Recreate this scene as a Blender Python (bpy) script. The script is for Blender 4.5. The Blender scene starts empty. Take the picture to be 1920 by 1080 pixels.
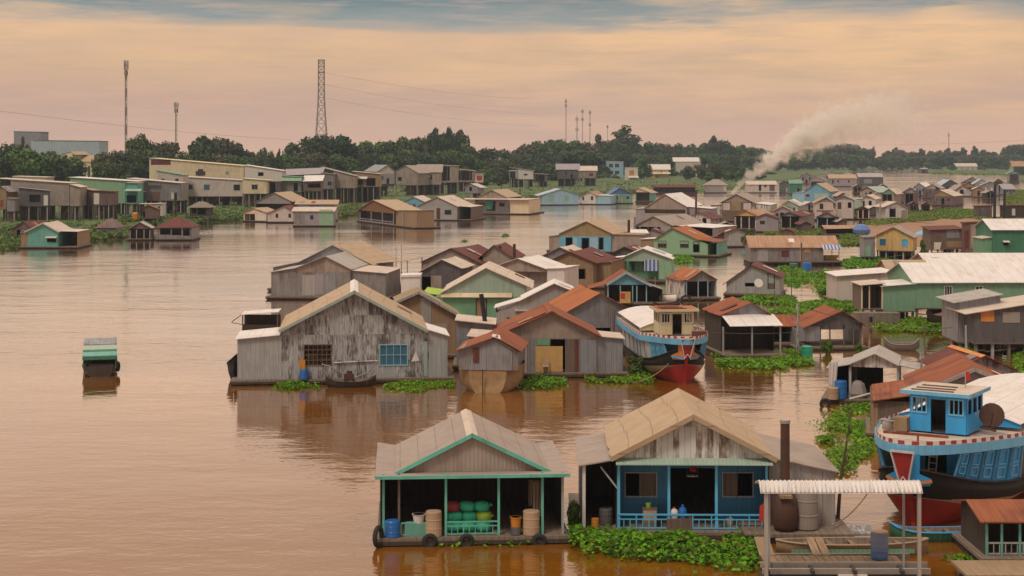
import bpy, bmesh, math, random
from mathutils import Vector, Matrix, noise
R = random.Random(11)
F, HZ, CH = 3000.0, 290.0, 16.0          # focal length and horizon row of the 1920 px photograph, eye height in metres
scene = bpy.context.scene
COL = scene.collection

def YW(w, z=0.0): return F*(CH-z)/(w-HZ)                       # distance of a point of height z seen on row w
def PW(x, y, Y): return Vector(((x-960)*Y/F, Y, CH-(y-HZ)*Y/F))
def PG(x, w, z=0.0):
    Y = YW(w, z); return Vector(((x-960)*Y/F, Y, z))

# ------------------------------------------------------------------ meshes
class MB:
    def __init__(s): s.v = []; s.f = []
    def poly(s, *pts):
        i = len(s.v); s.v += [tuple(p) for p in pts]; s.f.append(tuple(range(i, i+len(pts)))); return s
    def prism(s, pts, off):
        n = len(pts); i = len(s.v); o = Vector(off)
        s.v += [tuple(p) for p in pts] + [tuple(Vector(p)+o) for p in pts]
        s.f.append(tuple(range(i, i+n))); s.f.append(tuple(range(i+2*n-1, i+n-1, -1)))
        for k in range(n):
            a, b = i+k, i+(k+1) % n
            s.f.append((b, a, a+n, b+n))
        return s
    def box(s, x0, y0, z0, x1, y1, z1):
        return s.prism([(x0, y0, z0), (x1, y0, z0), (x1, y1, z0), (x0, y1, z0)], (0, 0, z1-z0))
    def beam(s, p, q, w, h=None):
        p, q = Vector(p), Vector(q); h = h or w; d = (q-p)
        if d.length < 1e-6: return s
        d.normalize(); a = Vector((0, 0, 1)) if abs(d.z) < .95 else Vector((0, 1, 0))
        u = d.cross(a).normalized()*w/2; v = u.cross(d).normalized()*h/2
        return s.prism([p-u-v, p+u-v, p+u+v, p-u+v], q-p)
    def tube(s, pts, rad, n=8, cap=True):
        pts = [Vector(p) for p in pts]; i0 = len(s.v); m = len(pts)
        for k, p in enumerate(pts):
            d = (pts[min(k+1, m-1)]-pts[max(k-1, 0)]).normalized()
            a = Vector((0, 0, 1)) if abs(d.z) < .9 else Vector((1, 0, 0))
            u = d.cross(a).normalized(); v = d.cross(u)
            r = rad[k] if isinstance(rad, (list, tuple)) else rad
            for j in range(n):
                t = 2*math.pi*j/n; s.v.append(tuple(p+(u*math.cos(t)+v*math.sin(t))*r))
        for k in range(m-1):
            for j in range(n):
                a = i0+k*n+j; b = i0+k*n+(j+1) % n; s.f.append((a, b, b+n, a+n))
        if cap:
            s.f.append(tuple(i0+j for j in range(n))); s.f.append(tuple(i0+(m-1)*n+j for j in reversed(range(n))))
        return s
    def lathe(s, prof, n=14, c=(0, 0, 0)):
        return s.tube([(c[0], c[1], c[2]+z) for r, z in prof], [max(r, .002) for r, z in prof], n)
    def grid(s, rows):
        i0 = len(s.v); n = len(rows[0])
        for r in rows: s.v += [tuple(p) for p in r]
        for a in range(len(rows)-1):
            for b in range(n-1):
                k = i0+a*n+b; s.f.append((k, k+1, k+n+1, k+n))
        return s
    def build(s, name, m, parent=None, smooth=False, uv=True, fix=True):
        me = bpy.data.meshes.new(name); me.from_pydata(s.v, [], s.f)
        if fix:
            bm = bmesh.new(); bm.from_mesh(me); bmesh.ops.recalc_face_normals(bm, faces=bm.faces); bm.to_mesh(me); bm.free()
        if uv: add_uv(me)
        if smooth: me.polygons.foreach_set('use_smooth', [True]*len(me.polygons))
        me.materials.append(MAT(m))
        o = bpy.data.objects.new(name, me); COL.objects.link(o)
        if parent is not None: o.parent = parent
        return o

def add_uv(me):
    uvl = me.uv_layers.new(name='UVMap').data; V = me.vertices; up = Vector((0, 0, 1))
    for p in me.polygons:
        n = p.normal
        if abs(n.z) > .97: t, b = Vector((1, 0, 0)), Vector((0, 1, 0))
        else:
            t = up.cross(n).normalized(); b = n.cross(t)
        for li, vi in zip(p.loop_indices, p.vertices):
            c = V[vi].co; uvl[li].uv = (c.dot(t), c.dot(b))

def tag(o, label, cat, group=None, kind=None):
    if label: o['label'] = label
    if cat: o['category'] = cat
    if group: o['group'] = group
    if kind: o['kind'] = kind
    return o
def empty(name, label, cat, loc=(0, 0, 0), rz=0, group=None):
    o = bpy.data.objects.new(name, None); COL.objects.link(o); o.empty_display_size = .3
    o.location = loc; o.rotation_euler = (0, 0, rz); return tag(o, label, cat, group)
def struct(o):
    o['kind'] = 'structure'; return o
def copy_tree(o, loc, rz=0, label=None, group=None, scale=None):
    c = o.copy(); COL.objects.link(c); c.location = loc; c.rotation_euler = (0, 0, rz)
    if scale is not None: c.scale = scale
    if label: c['label'] = label
    if group: c['group'] = group
    for ch in list(o.children):
        d = ch.copy(); COL.objects.link(d); d.parent = c
        for g in list(ch.children):
            e = g.copy(); COL.objects.link(e); e.parent = d
    return c

# ------------------------------------------------------------------ materials
class G:
    def __init__(s, t): s.t = t
    def __call__(s, typ, inp=None, **props):
        n = s.t.nodes.new('ShaderNode'+typ)
        for k, v in props.items(): setattr(n, k, v)
        for k, v in (inp or {}).items():
            sk = n.inputs[k]
            if isinstance(v, bpy.types.NodeSocket): s.t.links.new(v, sk)
            else: sk.default_value = v
        return n
    def m(s, op, a, b=0.0, c=0.0): return s('Math', {0: a, 1: b, 2: c}, operation=op).outputs[0]
    def mix(s, f, a, b, mode='MIX'):
        a = a if isinstance(a, bpy.types.NodeSocket) else (*a[:3], 1); b = b if isinstance(b, bpy.types.NodeSocket) else (*b[:3], 1)
        return s('Mix', {0: f, 6: a, 7: b}, data_type='RGBA', blend_type=mode).outputs[2]
    def rng(s, v, a, b, c=0.0, d=1.0): return s('MapRange', {0: v, 1: a, 2: b, 3: c, 4: d}).outputs[0]
    def noise(s, vec, scale, detail=3, rough=.55, dims='3D'):
        return s('TexNoise', {'Vector': vec, 'Scale': scale, 'Detail': detail, 'Roughness': rough}, noise_dimensions=dims).outputs[0]
    def xyz(s, x, y, z=0.0): return s('CombineXYZ', {0: x, 1: y, 2: z}).outputs[0]
def new_mat(name):
    m = bpy.data.materials.new(name); m.use_nodes = True; m.node_tree.nodes.clear(); return m, G(m.node_tree)
def finish(m, g, sh): g('OutputMaterial', {'Surface': sh}); return m

def surf(name, col, col2=None, amt=.3, panel=.9, var=.2, gu=1.8, gv=.4, seam=0., corr=0., rough=.75, metal=0., vseam=0., soft=.2):
    """weathered sheet / plank / paint: tone differs from panel to panel, stains run along the slope"""
    m, g = new_mat(name)
    uv = g('UVMap').outputs[0]; rnd = g('ObjectInfo').outputs['Random']
    sp = g('SeparateXYZ', {0: uv}); u, v = sp.outputs[0], sp.outputs[1]
    uo = g.m('ADD', u, g.m('MULTIPLY', rnd, 53.7)); vo = g.m('ADD', v, g.m('MULTIPLY', rnd, 31.3))
    pid = g.m('FLOOR', g.m('DIVIDE', uo, panel))
    vid = g.m('FLOOR', g.m('DIVIDE', vo, 2.6))
    wn = g('TexWhiteNoise', {'Vector': g.xyz(pid, vid, 0)}, noise_dimensions='2D').outputs[0]
    big = g.noise(g.xyz(uo, vo, 3.), .55, 3)
    st = g.noise(g.xyz(g.m('MULTIPLY', uo, gu), g.m('MULTIPLY', vo, gv), 0), 1., 4, .62)
    c = g.mix(1., col, g.xyz(*[g.m('ADD', 1-var*.5, g.m('MULTIPLY', wn, var))]*3), 'MULTIPLY')
    c = g.mix(1., c, g.xyz(*[g.m('ADD', .8, g.m('MULTIPLY', big, .4))]*3), 'MULTIPLY')
    c2 = col2 or tuple(x*.45 for x in col)
    k = g.m('ADD', g.m('ADD', g.m('MULTIPLY', st, .65), g.m('MULTIPLY', big, .35)), g.m('MULTIPLY', g.m('SUBTRACT', wn, .5), .22))
    th = .72-.42*amt
    f = g.rng(k, th-soft, th+soft)
    c = g.mix(f, c, c2)
    if seam > 0:
        fr = g.m('FRACT', g.m('DIVIDE', uo, panel))
        e = g.m('LESS_THAN', fr, seam/panel)
        c = g.mix(g.m('MULTIPLY', e, .55), c, tuple(x*.25 for x in col))
    if vseam > 0:
        e = g.m('LESS_THAN', g.m('FRACT', g.m('DIVIDE', vo, vseam)), .045)
        c = g.mix(g.m('MULTIPLY', e, .5), c, tuple(x*.25 for x in col))
    h = g.m('MULTIPLY', st, .3)
    if corr > 0:
        h = g.m('ADD', g.m('MULTIPLY', g.m('SINE', g.m('MULTIPLY', u, 6.2832/corr)), .8), h)
    bp = g('Bump', {'Strength': .55 if corr else .3, 'Distance': .02, 'Height': h}).outputs[0]
    b = g('BsdfPrincipled', {'Base Color': c, 'Roughness': g.rng(st, .2, .8, min(1, rough-.1), min(1, rough+.15)), 'Metallic': metal, 'Normal': bp})
    return finish(m, g, b.outputs[0])

def leafmat(name, c0, c1, c2, tr=.25, sc=.35, dry=False):
    m, g = new_mat(name)
    geo = g('NewGeometry').outputs['Position']; rnd = g('ObjectInfo').outputs['Random']
    n = g.noise(geo, sc, 3); isl = g('NewGeometry').outputs['Random Per Island']
    k = g.m('ADD', g.m('MULTIPLY', n, .7), g.m('MULTIPLY', isl, .3))
    c = g.mix(g.rng(k, .35, .65), c0, c1)
    c = g.mix(g.m('MULTIPLY', rnd, .55), c, c2)
    c = g.mix(1., c, g.xyz(*[g.m('ADD', .6, g.m('MULTIPLY', isl, .8))]*3), 'MULTIPLY')
    if dry: c = g.mix(g.m('MULTIPLY', g.rng(g.m('FRACT', g.m('MULTIPLY', isl, 17.3)), .86, .9), g.rng(n, .4, .55, .35, 1.)), c, (.22, .15, .03))
    d = g('BsdfPrincipled', {'Base Color': c, 'Roughness': .6, 'Specular IOR Level': .3})
    t = g('BsdfTranslucent', {'Color': c})
    return finish(m, g, g('MixShader', {0: tr, 1: d.outputs[0], 2: t.outputs[0]}).outputs[0])

def glass(name, col):
    m, g = new_mat(name)
    n = g.noise(g('UVMap').outputs[0], 1.3, 2)
    c = g.mix(n, tuple(x*.5 for x in col), tuple(x*1.4 for x in col))
    return finish(m, g, g('BsdfPrincipled', {'Base Color': c, 'Roughness': .12}).outputs[0])

SPEC = {
 # sheet metal
 'white': dict(col=(.76, .72, .70), col2=(.50, .44, .39), amt=.08, panel=1.0, var=.06, seam=.03, corr=.2, rough=.5, gu=1.5, gv=.5),
 'pinkwhite': dict(col=(.60, .53, .50), col2=(.36, .29, .25), amt=.2, panel=1.1, var=.1, rough=.7),
 'lightgrey': dict(col=(.43, .405, .39), col2=(.27, .22, .19), amt=.25, panel=.9, var=.22, seam=.03, corr=.16, rough=.5, metal=.1),
 'grey': dict(col=(.29, .28, .285), col2=(.14, .105, .09), amt=.34, panel=.9, var=.35, seam=.03, corr=.16, rough=.55, metal=.1),
 'bluegrey': dict(col=(.31, .32, .36), col2=(.17, .14, .13), amt=.3, panel=.8, var=.3, seam=.03, corr=.16, rough=.55, metal=.1),
 'darkgrey': dict(col=(.125, .12, .13), col2=(.07, .055, .05), amt=.35, panel=.8, var=.45, seam=.03, corr=.16, rough=.6),
 'shack': dict(col=(.17, .14, .14), col2=(.16, .055, .04), amt=.45, panel=.7, var=.7, seam=.03, corr=.16, rough=.7),
 'lilac': dict(col=(.35, .32, .34), col2=(.25, .22, .22), amt=.25, panel=.9, var=.15, corr=.16, rough=.6),
 'taupe': dict(col=(.38, .315, .27), col2=(.2, .15, .125), amt=.3, panel=1.05, var=.1, corr=.17, rough=.7),
 'taupe_roof': dict(col=(.38, .315, .275), col2=(.27, .21, .18), amt=.35, panel=1.05, var=.14, vseam=.85, rough=.75, gu=.9, gv=.9, soft=.25),
 'tan_roof': dict(col=(.48, .36, .245), col2=(.37, .245, .145), amt=.35, panel=1.05, var=.16, vseam=1.15, rough=.75, gu=.9, gv=.9, soft=.25),
 'pale_roof': dict(col=(.62, .52, .44), col2=(.44, .35, .28), amt=.25, panel=1.05, var=.08, vseam=1.2, rough=.65, gu=1.2, gv=.8, soft=.22),
 'mossroof': dict(col=(.36, .27, .15), col2=(.22, .17, .08), amt=.4, panel=1.05, var=.1, corr=.18, rough=.8),
 'green_roof': dict(col=(.16, .34, .25), col2=(.1, .2, .15), amt=.25, panel=1., var=.1, corr=.18, rough=.6),
 'blue_roof': dict(col=(.07, .17, .38), col2=(.06, .1, .2), amt=.2, panel=1., var=.1, corr=.18, rough=.6),
 'paleblue_roof': dict(col=(.40, .50, .58), col2=(.3, .32, .34), amt=.2, panel=1., var=.1, corr=.18, rough=.6),
 'rust': dict(col=(.38, .115, .042), col2=(.15, .042, .024), amt=.5, panel=.85, var=.35, gu=3, gv=.35, seam=.03, corr=.18, rough=.85),
 'rust_orange': dict(col=(.52, .18, .055), col2=(.22, .06, .03), amt=.45, panel=.8, var=.4, gu=3.5, gv=.3, seam=.03, corr=.18, rough=.85),
 'rust_dark': dict(col=(.17, .05, .04), col2=(.1, .03, .025), amt=.45, panel=.85, var=.4, gu=3, gv=.4, seam=.03, corr=.18, rough=.85),
 'rust_pale': dict(col=(.50, .33, .22), col2=(.30, .13, .06), amt=.42, panel=.8, var=.25, gu=4, gv=.3, seam=.03, corr=.18, rough=.8),
 'thatch': dict(col=(.24, .12, .05), col2=(.15, .08, .035), amt=.4, panel=.3, var=.3, gu=9, gv=.8, rough=.95),
 'thatch_grey': dict(col=(.26, .22, .19), col2=(.15, .12, .1), amt=.4, panel=.3, var=.3, gu=9, gv=.8, rough=.95),
 # wood
 'plank_pale': dict(col=(.50, .51, .52), col2=(.115, .095, .09), amt=.50, panel=.34, var=.55, gu=8, gv=1.5, seam=.022, rough=.85, soft=.12),
 'plank_grey': dict(col=(.44, .45, .46), col2=(.22, .19, .18), amt=.36, panel=.32, var=.45, gu=9, gv=.7, seam=.02, rough=.85),
 'plank_white': dict(col=(.70, .68, .66), col2=(.20, .13, .10), amt=.42, panel=.24, var=.35, gu=5, gv=1.1, seam=.022, rough=.8, soft=.1),
 'plank_brown': dict(col=(.20, .145, .115), col2=(.1, .07, .055), amt=.4, panel=.25, var=.5, gu=8, gv=.6, seam=.02, rough=.85),
 'plank_tan': dict(col=(.36, .25, .15), col2=(.22, .14, .085), amt=.4, panel=.35, var=.4, gu=6, gv=.5, seam=.02, rough=.85),
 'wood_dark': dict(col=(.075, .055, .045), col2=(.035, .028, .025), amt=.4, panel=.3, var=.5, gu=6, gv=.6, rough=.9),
 'deck': dict(col=(.26, .20, .155), col2=(.13, .09, .07), amt=.4, panel=.28, var=.45, gu=5, gv=.7, seam=.03, rough=.9),
 'hull_ochre': dict(col=(.42, .28, .14), col2=(.22, .125, .06), amt=.42, panel=2.3, var=.15, gu=1.2, gv=1.2, rough=.9),
 # paint
 'cream': dict(col=(.72, .61, .43), col2=(.45, .33, .2), amt=.16, panel=3., var=.06, gu=2, gv=.5, rough=.85),
 'yellow': dict(col=(.68, .49, .20), col2=(.44, .21, .07), amt=.3, panel=1.2, var=.2, gu=2.5, gv=.4, rough=.8),
 'mint': dict(col=(.27, .46, .29), col2=(.2, .33, .22), amt=.2, panel=1.2, var=.12, gu=2.5, gv=.4, rough=.7),
 'mint_pale': dict(col=(.37, .50, .41), col2=(.25, .34, .28), amt=.2, panel=1.2, var=.08, gu=2.5, gv=.4, corr=.16, rough=.65),
 'green': dict(col=(.16, .36, .22), col2=(.1, .22, .14), amt=.2, panel=1.1, var=.14, gu=2.5, gv=.4, corr=.18, rough=.65),
 'green_wall': dict(col=(.20, .37, .25), col2=(.13, .25, .17), amt=.2, panel=1.1, var=.1, gu=2.5, gv=.4, corr=.2, rough=.65),
 'green_deep': dict(col=(.055, .22, .13), col2=(.035, .13, .08), amt=.25, panel=1.1, var=.12, gu=2.5, gv=.4, corr=.2, rough=.6),
 'turq': dict(col=(.14, .40, .34), col2=(.1, .24, .2), amt=.2, panel=1.2, var=.1, rough=.65),
 'trim_teal': dict(col=(.14, .52, .41), col2=(.09, .24, .19), amt=.2, panel=1.5, var=.1, rough=.6),
 'trim_pale': dict(col=(.36, .46, .43), col2=(.2, .25, .23), amt=.3, panel=1.5, var=.1, rough=.7),
 'skyblue': dict(col=(.30, .50, .62), col2=(.2, .33, .4), amt=.2, panel=1.2, var=.1, rough=.65),
 'aqua': dict(col=(.15, .40, .55), col2=(.1, .25, .34), amt=.2, panel=1.2, var=.12, rough=.65),
 'blue': dict(col=(.03, .19, .36), col2=(.02, .11, .2), amt=.2, panel=.22, var=.12, seam=.012, rough=.55),
 'blue_bright': dict(col=(.12, .50, .84), col2=(.08, .28, .46), amt=.18, panel=2., var=.08, rough=.5),
 'boat_blue': dict(col=(.04, .38, .82), col2=(.05, .22, .42), amt=.2, panel=1.4, var=.1, rough=.45),
 'boat_pale': dict(col=(.16, .50, .78), col2=(.12, .27, .42), amt=.2, panel=2.4, var=.1, rough=.45),
 'boat_red': dict(col=(.40, .025, .025), col2=(.15, .02, .016), amt=.3, panel=3., var=.1, gu=1.5, gv=1.5, rough=.5),
 'boat_beige': dict(col=(.42, .31, .20), col2=(.28, .19, .12), amt=.35, panel=2., var=.15, gu=1.5, gv=1.5, rough=.7),
 'boat_black': dict(col=(.008, .007, .007), col2=(.02, .013, .01), amt=.3, panel=2., var=.2, gu=1.5, gv=1.5, rough=.75),
 'boat_white': dict(col=(.62, .60, .58), col2=(.4, .37, .34), amt=.15, panel=2., var=.08, rough=.5),
 'boat_yellow': dict(col=(.60, .55, .38), col2=(.45, .38, .2), amt=.2, panel=1.4, var=.1, rough=.5),
 'red': dict(col=(.45, .035, .03), col2=(.3, .025, .02), amt=.2, panel=2., var=.1, rough=.5),
 'orange': dict(col=(.70, .26, .06), col2=(.45, .13, .03), amt=.3, panel=2., var=.1, rough=.55),
 'concrete': dict(col=(.36, .315, .28), col2=(.22, .185, .16), amt=.3, panel=3., var=.08, gu=1.5, gv=1., rough=.9),
 'stone': dict(col=(.25, .21, .175), col2=(.12, .1, .085), amt=.4, panel=.6, var=.3, gu=2, gv=2, vseam=.4, seam=.03, rough=.9),
 'steel': dict(col=(.50, .49, .47), col2=(.28, .22, .17), amt=.25, panel=1.5, var=.1, rough=.4, metal=.3),
 'iron_rust': dict(col=(.115, .055, .038), col2=(.05, .03, .025), amt=.4, panel=2, var=.2, gu=2, gv=1.2, rough=.75, metal=.2),
 'mast_grey': dict(col=(.30, .28, .27), col2=(.2, .16, .14), amt=.2, panel=2, var=.1, rough=.6),
 'black': dict(col=(.012, .012, .013), col2=(.03, .028, .026), amt=.3, panel=1, var=.2, rough=.7),
 'rubber': dict(col=(.018, .018, .018), col2=(.04, .036, .03), amt=.35, panel=1, var=.1, rough=.8),
 'plastic_blue': dict(col=(.02, .17, .55), col2=(.02, .08, .25), amt=.2, panel=5, var=.05, gu=1, gv=1, rough=.35),
 'drum_blue': dict(col=(.015, .13, .38), col2=(.36, .3, .24), amt=.32, panel=5, var=.05, gu=2.2, gv=1.4, rough=.5),
 'plastic_green': dict(col=(.02, .34, .22), col2=(.015, .22, .14), amt=.2, panel=5, var=.05, gu=1, gv=1, rough=.45),
 'sack_green': dict(col=(.04, .48, .30), col2=(.02, .22, .13), amt=.3, panel=.3, var=.15, gu=3, gv=3, rough=.6),
 'sack_lime': dict(col=(.38, .58, .05), col2=(.16, .28, .02), amt=.3, panel=.3, var=.15, gu=3, gv=3, rough=.6),
 'sack_red': dict(col=(.36, .045, .045), col2=(.2, .03, .03), amt=.3, panel=.3, var=.15, gu=3, gv=3, rough=.6),
 'canvas': dict(col=(.50, .35, .23), col2=(.24, .16, .1), amt=.3, panel=5, var=.1, gu=3, gv=1, rough=.9),
 'cloth_brown': dict(col=(.22, .16, .11), col2=(.1, .075, .05), amt=.4, panel=.2, var=.3, gu=8, gv=.8, rough=.95),
 'cloth_white': dict(col=(.70, .66, .62), col2=(.5, .45, .42), amt=.2, panel=.3, var=.2, gu=6, gv=.8, rough=.9),
 'tarp_tan': dict(col=(.60, .38, .14), col2=(.42, .24, .08), amt=.3, panel=1.2, var=.2, gu=2, gv=2, rough=.7),
 'tarp_blue': dict(col=(.13, .22, .50), col2=(.08, .13, .3), amt=.3, panel=1.2, var=.2, gu=2, gv=2, rough=.6),
 'tarp_brown': dict(col=(.11, .06, .05), col2=(.05, .03, .028), amt=.3, panel=.5, var=.3, gu=6, gv=.4, rough=.6),
 'crate_orange': dict(col=(.60, .24, .02), col2=(.4, .14, .015), amt=.2, panel=5, var=.05, gu=2, gv=2, rough=.5),
 'mud': dict(col=(.25, .11, .055), col2=(.34, .19, .11), amt=.45, panel=30, var=.05, gu=.35, gv=.35, rough=.6),
 'flower_red': dict(col=(.55, .04, .03), col2=(.3, .02, .02), amt=.3, panel=1, var=.2, rough=.7),
 'wire': dict(col=(.10, .08, .08), col2=(.06, .05, .05), amt=.2, panel=9, var=.05, rough=.6),
 'rope': dict(col=(.36, .26, .17), col2=(.2, .14, .09), amt=.3, panel=9, var=.05, rough=.9),
 'bark': dict(col=(.13, .095, .07), col2=(.06, .045, .035), amt=.4, panel=.3, var=.2, gu=6, gv=1, rough=.95),
 'stripe_blue': None, 'leaf_dark': None, 'leaf_mid': None, 'leaf_bright': None, 'leaf_olive': None, 'weed': None, 'weed_far': None, 'grass': None,
 'pane': None, 'pane_blue': None, 'pane_warm': None, 'land': None, 'water': None, 'haze': None, 'smoke': None, 'bunting': None,
}
_M = {}
def stripes(name, a, b, per):
    m, g = new_mat(name); sp = g('SeparateXYZ', {0: g('UVMap').outputs[0]})
    f = g.m('LESS_THAN', g.m('FRACT', g.m('DIVIDE', sp.outputs[0], per)), .5)
    n = g.noise(g('UVMap').outputs[0], 3, 2)
    c = g.mix(1., g.mix(f, a, b), g.xyz(*[g.m('ADD', .75, g.m('MULTIPLY', n, .5))]*3), 'MULTIPLY')
    return finish(m, g, g('BsdfPrincipled', {'Base Color': c, 'Roughness': .75}).outputs[0])
def mat_water():
    m, g = new_mat('water')
    pos = g('NewGeometry').outputs['Position']; sp = g('SeparateXYZ', {0: pos})
    p2 = g.xyz(g.m('MULTIPLY', sp.outputs[0], .55), sp.outputs[1], 0)
    calm = g.rng(g.noise(g.xyz(g.m('MULTIPLY', sp.outputs[0], .35), sp.outputs[1], 0), .028, 3), .4, .62)
    n1 = g.noise(p2, .9, 3, .6); n2 = g.noise(p2, .16, 2); n3 = g.noise(pos, 3.2, 2)
    h = g.m('ADD', g.m('ADD', g.m('MULTIPLY', n1, .5), g.m('MULTIPLY', n2, 1.3)), g.m('MULTIPLY', n3, .10))
    bp = g('Bump', {'Strength': g.rng(calm, 0, 1, .11, .30), 'Distance': .35, 'Height': h}).outputs[0]
    c = g.mix(g.noise(pos, .05, 3), (.185, .066, .003), (.235, .092, .008))
    d = g('BsdfDiffuse', {'Color': c, 'Normal': bp}); s = g('BsdfGlossy', {'Color': (1, 1, 1, 1), 'Roughness': g.rng(calm, 0, 1, .05, .12), 'Normal': bp})
    fc = g('LayerWeight', {'Normal': bp, 'Blend': .5}).outputs['Facing']          # muddy water mirrors more the flatter it is seen
    rp = g('ValToRGB', {0: fc}); cr = rp.color_ramp; cr.elements[0].position = .45; cr.elements[0].color = (.05,)*3+(1,); cr.elements[1].position = .97; cr.elements[1].color = (.97,)*3+(1,)
    for p_, v_ in ((.65, .16), (.77, .33), (.86, .66), (.91, .92)): q = cr.elements.new(p_); q.color = (v_, v_, v_, 1)
    return finish(m, g, g('MixShader', {0: rp.outputs[0], 1: d.outputs[0], 2: s.outputs[0]}).outputs[0])
def mat_land():
    m, g = new_mat('land')
    pos = g('NewGeometry').outputs['Position']
    a = g.noise(pos, .09, 4); b = g.noise(pos, 1.1, 3)
    c = g.mix(g.rng(a, .38, .62), (.055, .115, .022), (.105, .15, .035))
    c = g.mix(g.rng(b, .45, .7), c, (.04, .075, .02))
    c = g.mix(g.rng(g.noise(pos, .045, 3), .62, .72), c, (.17, .11, .065))
    return finish(m, g, g('BsdfPrincipled', {'Base Color': c, 'Roughness': .9}).outputs[0])
HAZE_D, HAZE_C = .00012, (.56, .74, .95)
def mat_haze():
    m, g = new_mat('haze')
    v = g('VolumePrincipled', {'Color': (*HAZE_C, 1), 'Density': HAZE_D, 'Anisotropy': 0.0})
    g('OutputMaterial', {'Volume': v.outputs[0]}); return m
SPECIAL = {
 'stripe_blue': lambda: stripes('stripe_blue', (.07, .17, .48), (.55, .56, .62), .5),
 'bunting': lambda: stripes('bunting', (.68, .60, .54), (.36, .04, .035), .62),
 'leaf_dark': lambda: leafmat('leaf_dark', (.022, .05, .016), (.055, .10, .028), (.075, .085, .03)),
 'leaf_mid': lambda: leafmat('leaf_mid', (.035, .085, .018), (.09, .17, .035), (.12, .13, .04)),
 'leaf_bright': lambda: leafmat('leaf_bright', (.05, .12, .018), (.11, .21, .03), (.13, .19, .03)),
 'leaf_olive': lambda: leafmat('leaf_olive', (.06, .075, .03), (.11, .115, .05), (.12, .10, .05)),
 'weed': lambda: leafmat('weed', (.045, .16, .006), (.15, .38, .012), (.19, .32, .012), .35, 1.1, True),
 'weed_far': lambda: leafmat('weed_far', (.055, .14, .012), (.15, .25, .025), (.17, .21, .03), .3, .2, True),
 'grass': lambda: leafmat('grass', (.055, .12, .022), (.11, .17, .035), (.13, .15, .04), .3, .12),
 'pane': lambda: glass('pane', (.03, .035, .04)), 'pane_blue': lambda: glass('pane_blue', (.05, .16, .24)),
 'pane_warm': lambda: glass('pane_warm', (.12, .075, .03)),
 'land': mat_land, 'water': mat_water, 'haze': mat_haze,
}
def MAT(k):
    if k not in _M: _M[k] = SPECIAL[k]() if k in SPECIAL else surf(k, **SPEC[k])
    return _M[k]
# ------------------------------------------------------------------ houses
def rear_yaw(wl, ap, rear, z0=0, dmin=4, dmax=16):
    """yaw and ridge length of a house whose ridge runs from the front apex to the rear apex seen in the photograph"""
    Y = YW(wl, z0); A = PW(ap[0], ap[1], Y); Y2 = F*(CH-A.z)/max(rear[1]-HZ, 1); X2 = (rear[0]-960)*Y2/F
    D = min(max(math.hypot(X2-A.x, Y2-A.y), dmin), dmax)
    best = min((abs((A.x+D*math.sin(t))/(A.y+D*math.cos(t))-(rear[0]-960)/F), t) for t in [k*.01 for k in range(-130, 131)])
    return -best[1], D

def slope(mb, a, b, c, d, th, far, seed):
    """one roof slope from eave a-d up to ridge b-c; near roofs sag a little and have uneven sheet edges"""
    if far: return mb.prism([a, b, c, d], (0, 0, -th))
    a, b, c, d = map(Vector, (a, b, c, d)); n, m = 8, 5; r = random.Random(str(seed)+str(round(a.x, 2))); rows = []
    for i in range(n+1):
        t = i/n; ed = r.uniform(-.05, .07); row = []
        for j in range(m+1):
            s = j/m; p = a.lerp(d, t).lerp(b.lerp(c, t), s); sag = -.07*math.sin(math.pi*t)*(.4+.6*s)
            if j == 0: p = p-(b-a).normalized()*ed
            row.append(p+Vector((0, 0, sag+r.uniform(-.006, .006)*(j < m))))
        rows.append(row)
    mb.grid(rows); low = [[p-Vector((0, 0, th)) for p in q] for q in rows]; mb.grid(low)
    for q, w in ((rows[0], low[0]), (rows[-1], low[-1]), ([x[0] for x in rows], [x[0] for x in low])): mb.grid([q, w])
    return mb

class Frame:
    """local frame of a house front: x along the front, y into depth, z up from the water"""
    def __init__(s, wl, x0, x1, yaw=0., z0=0.):
        Y = YW(wl, z0); xm = (x0+x1)/2
        s.yaw = yaw; s.O = Vector(((xm-960)*Y/F, Y, 0)); s.u = Vector((math.cos(yaw), math.sin(yaw), 0)); s.v = Vector((-math.sin(yaw), math.cos(yaw), 0))
    def loc(s, x, y, yl=0.):
        B = s.O+s.v*yl; k = (x-960)/F
        a = (k*B.y-B.x)/(s.u.x-k*s.u.y); Yp = B.y+a*s.u.y
        return a, CH-(y-HZ)*Yp/F
    def zat(s, y, yl):
        return s.loc(960+F*(s.O+s.v*yl).x/(s.O+s.v*yl).y, y, yl)[1]

def front_wall(mb, xl, xr, zb, zt, holes, y=0., th=.08):
    xs = sorted({xl, xr, *[min(max(h[k], xl), xr) for h in holes for k in (0, 2)]}); zs = sorted({zb, zt, *[min(max(h[k], zb), zt) for h in holes for k in (1, 3)]})
    for a, b in zip(xs, xs[1:]):
        for c, d in zip(zs, zs[1:]):
            mx, mz = (a+b)/2, (c+d)/2
            if any(h[0] < mx < h[2] and h[1] < mz < h[3] for h in holes): continue
            mb.poly((a, y, c), (b, y, c), (b, y, d), (a, y, d)); mb.poly((a, y+th, c), (a, y+th, d), (b, y+th, d), (b, y+th, c))
    for h in holes:
        a, c, b, d = max(h[0], xl), max(h[1], zb), min(h[2], xr), min(h[3], zt)
        mb.poly((a, y, c), (a, y+th, c), (a, y+th, d), (a, y, d)); mb.poly((b, y, c), (b, y, d), (b, y+th, d), (b, y+th, c))
        mb.poly((a, y, d), (a, y+th, d), (b, y+th, d), (b, y, d)); mb.poly((a, y, c), (b, y, c), (b, y+th, c), (a, y+th, c))

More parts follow.
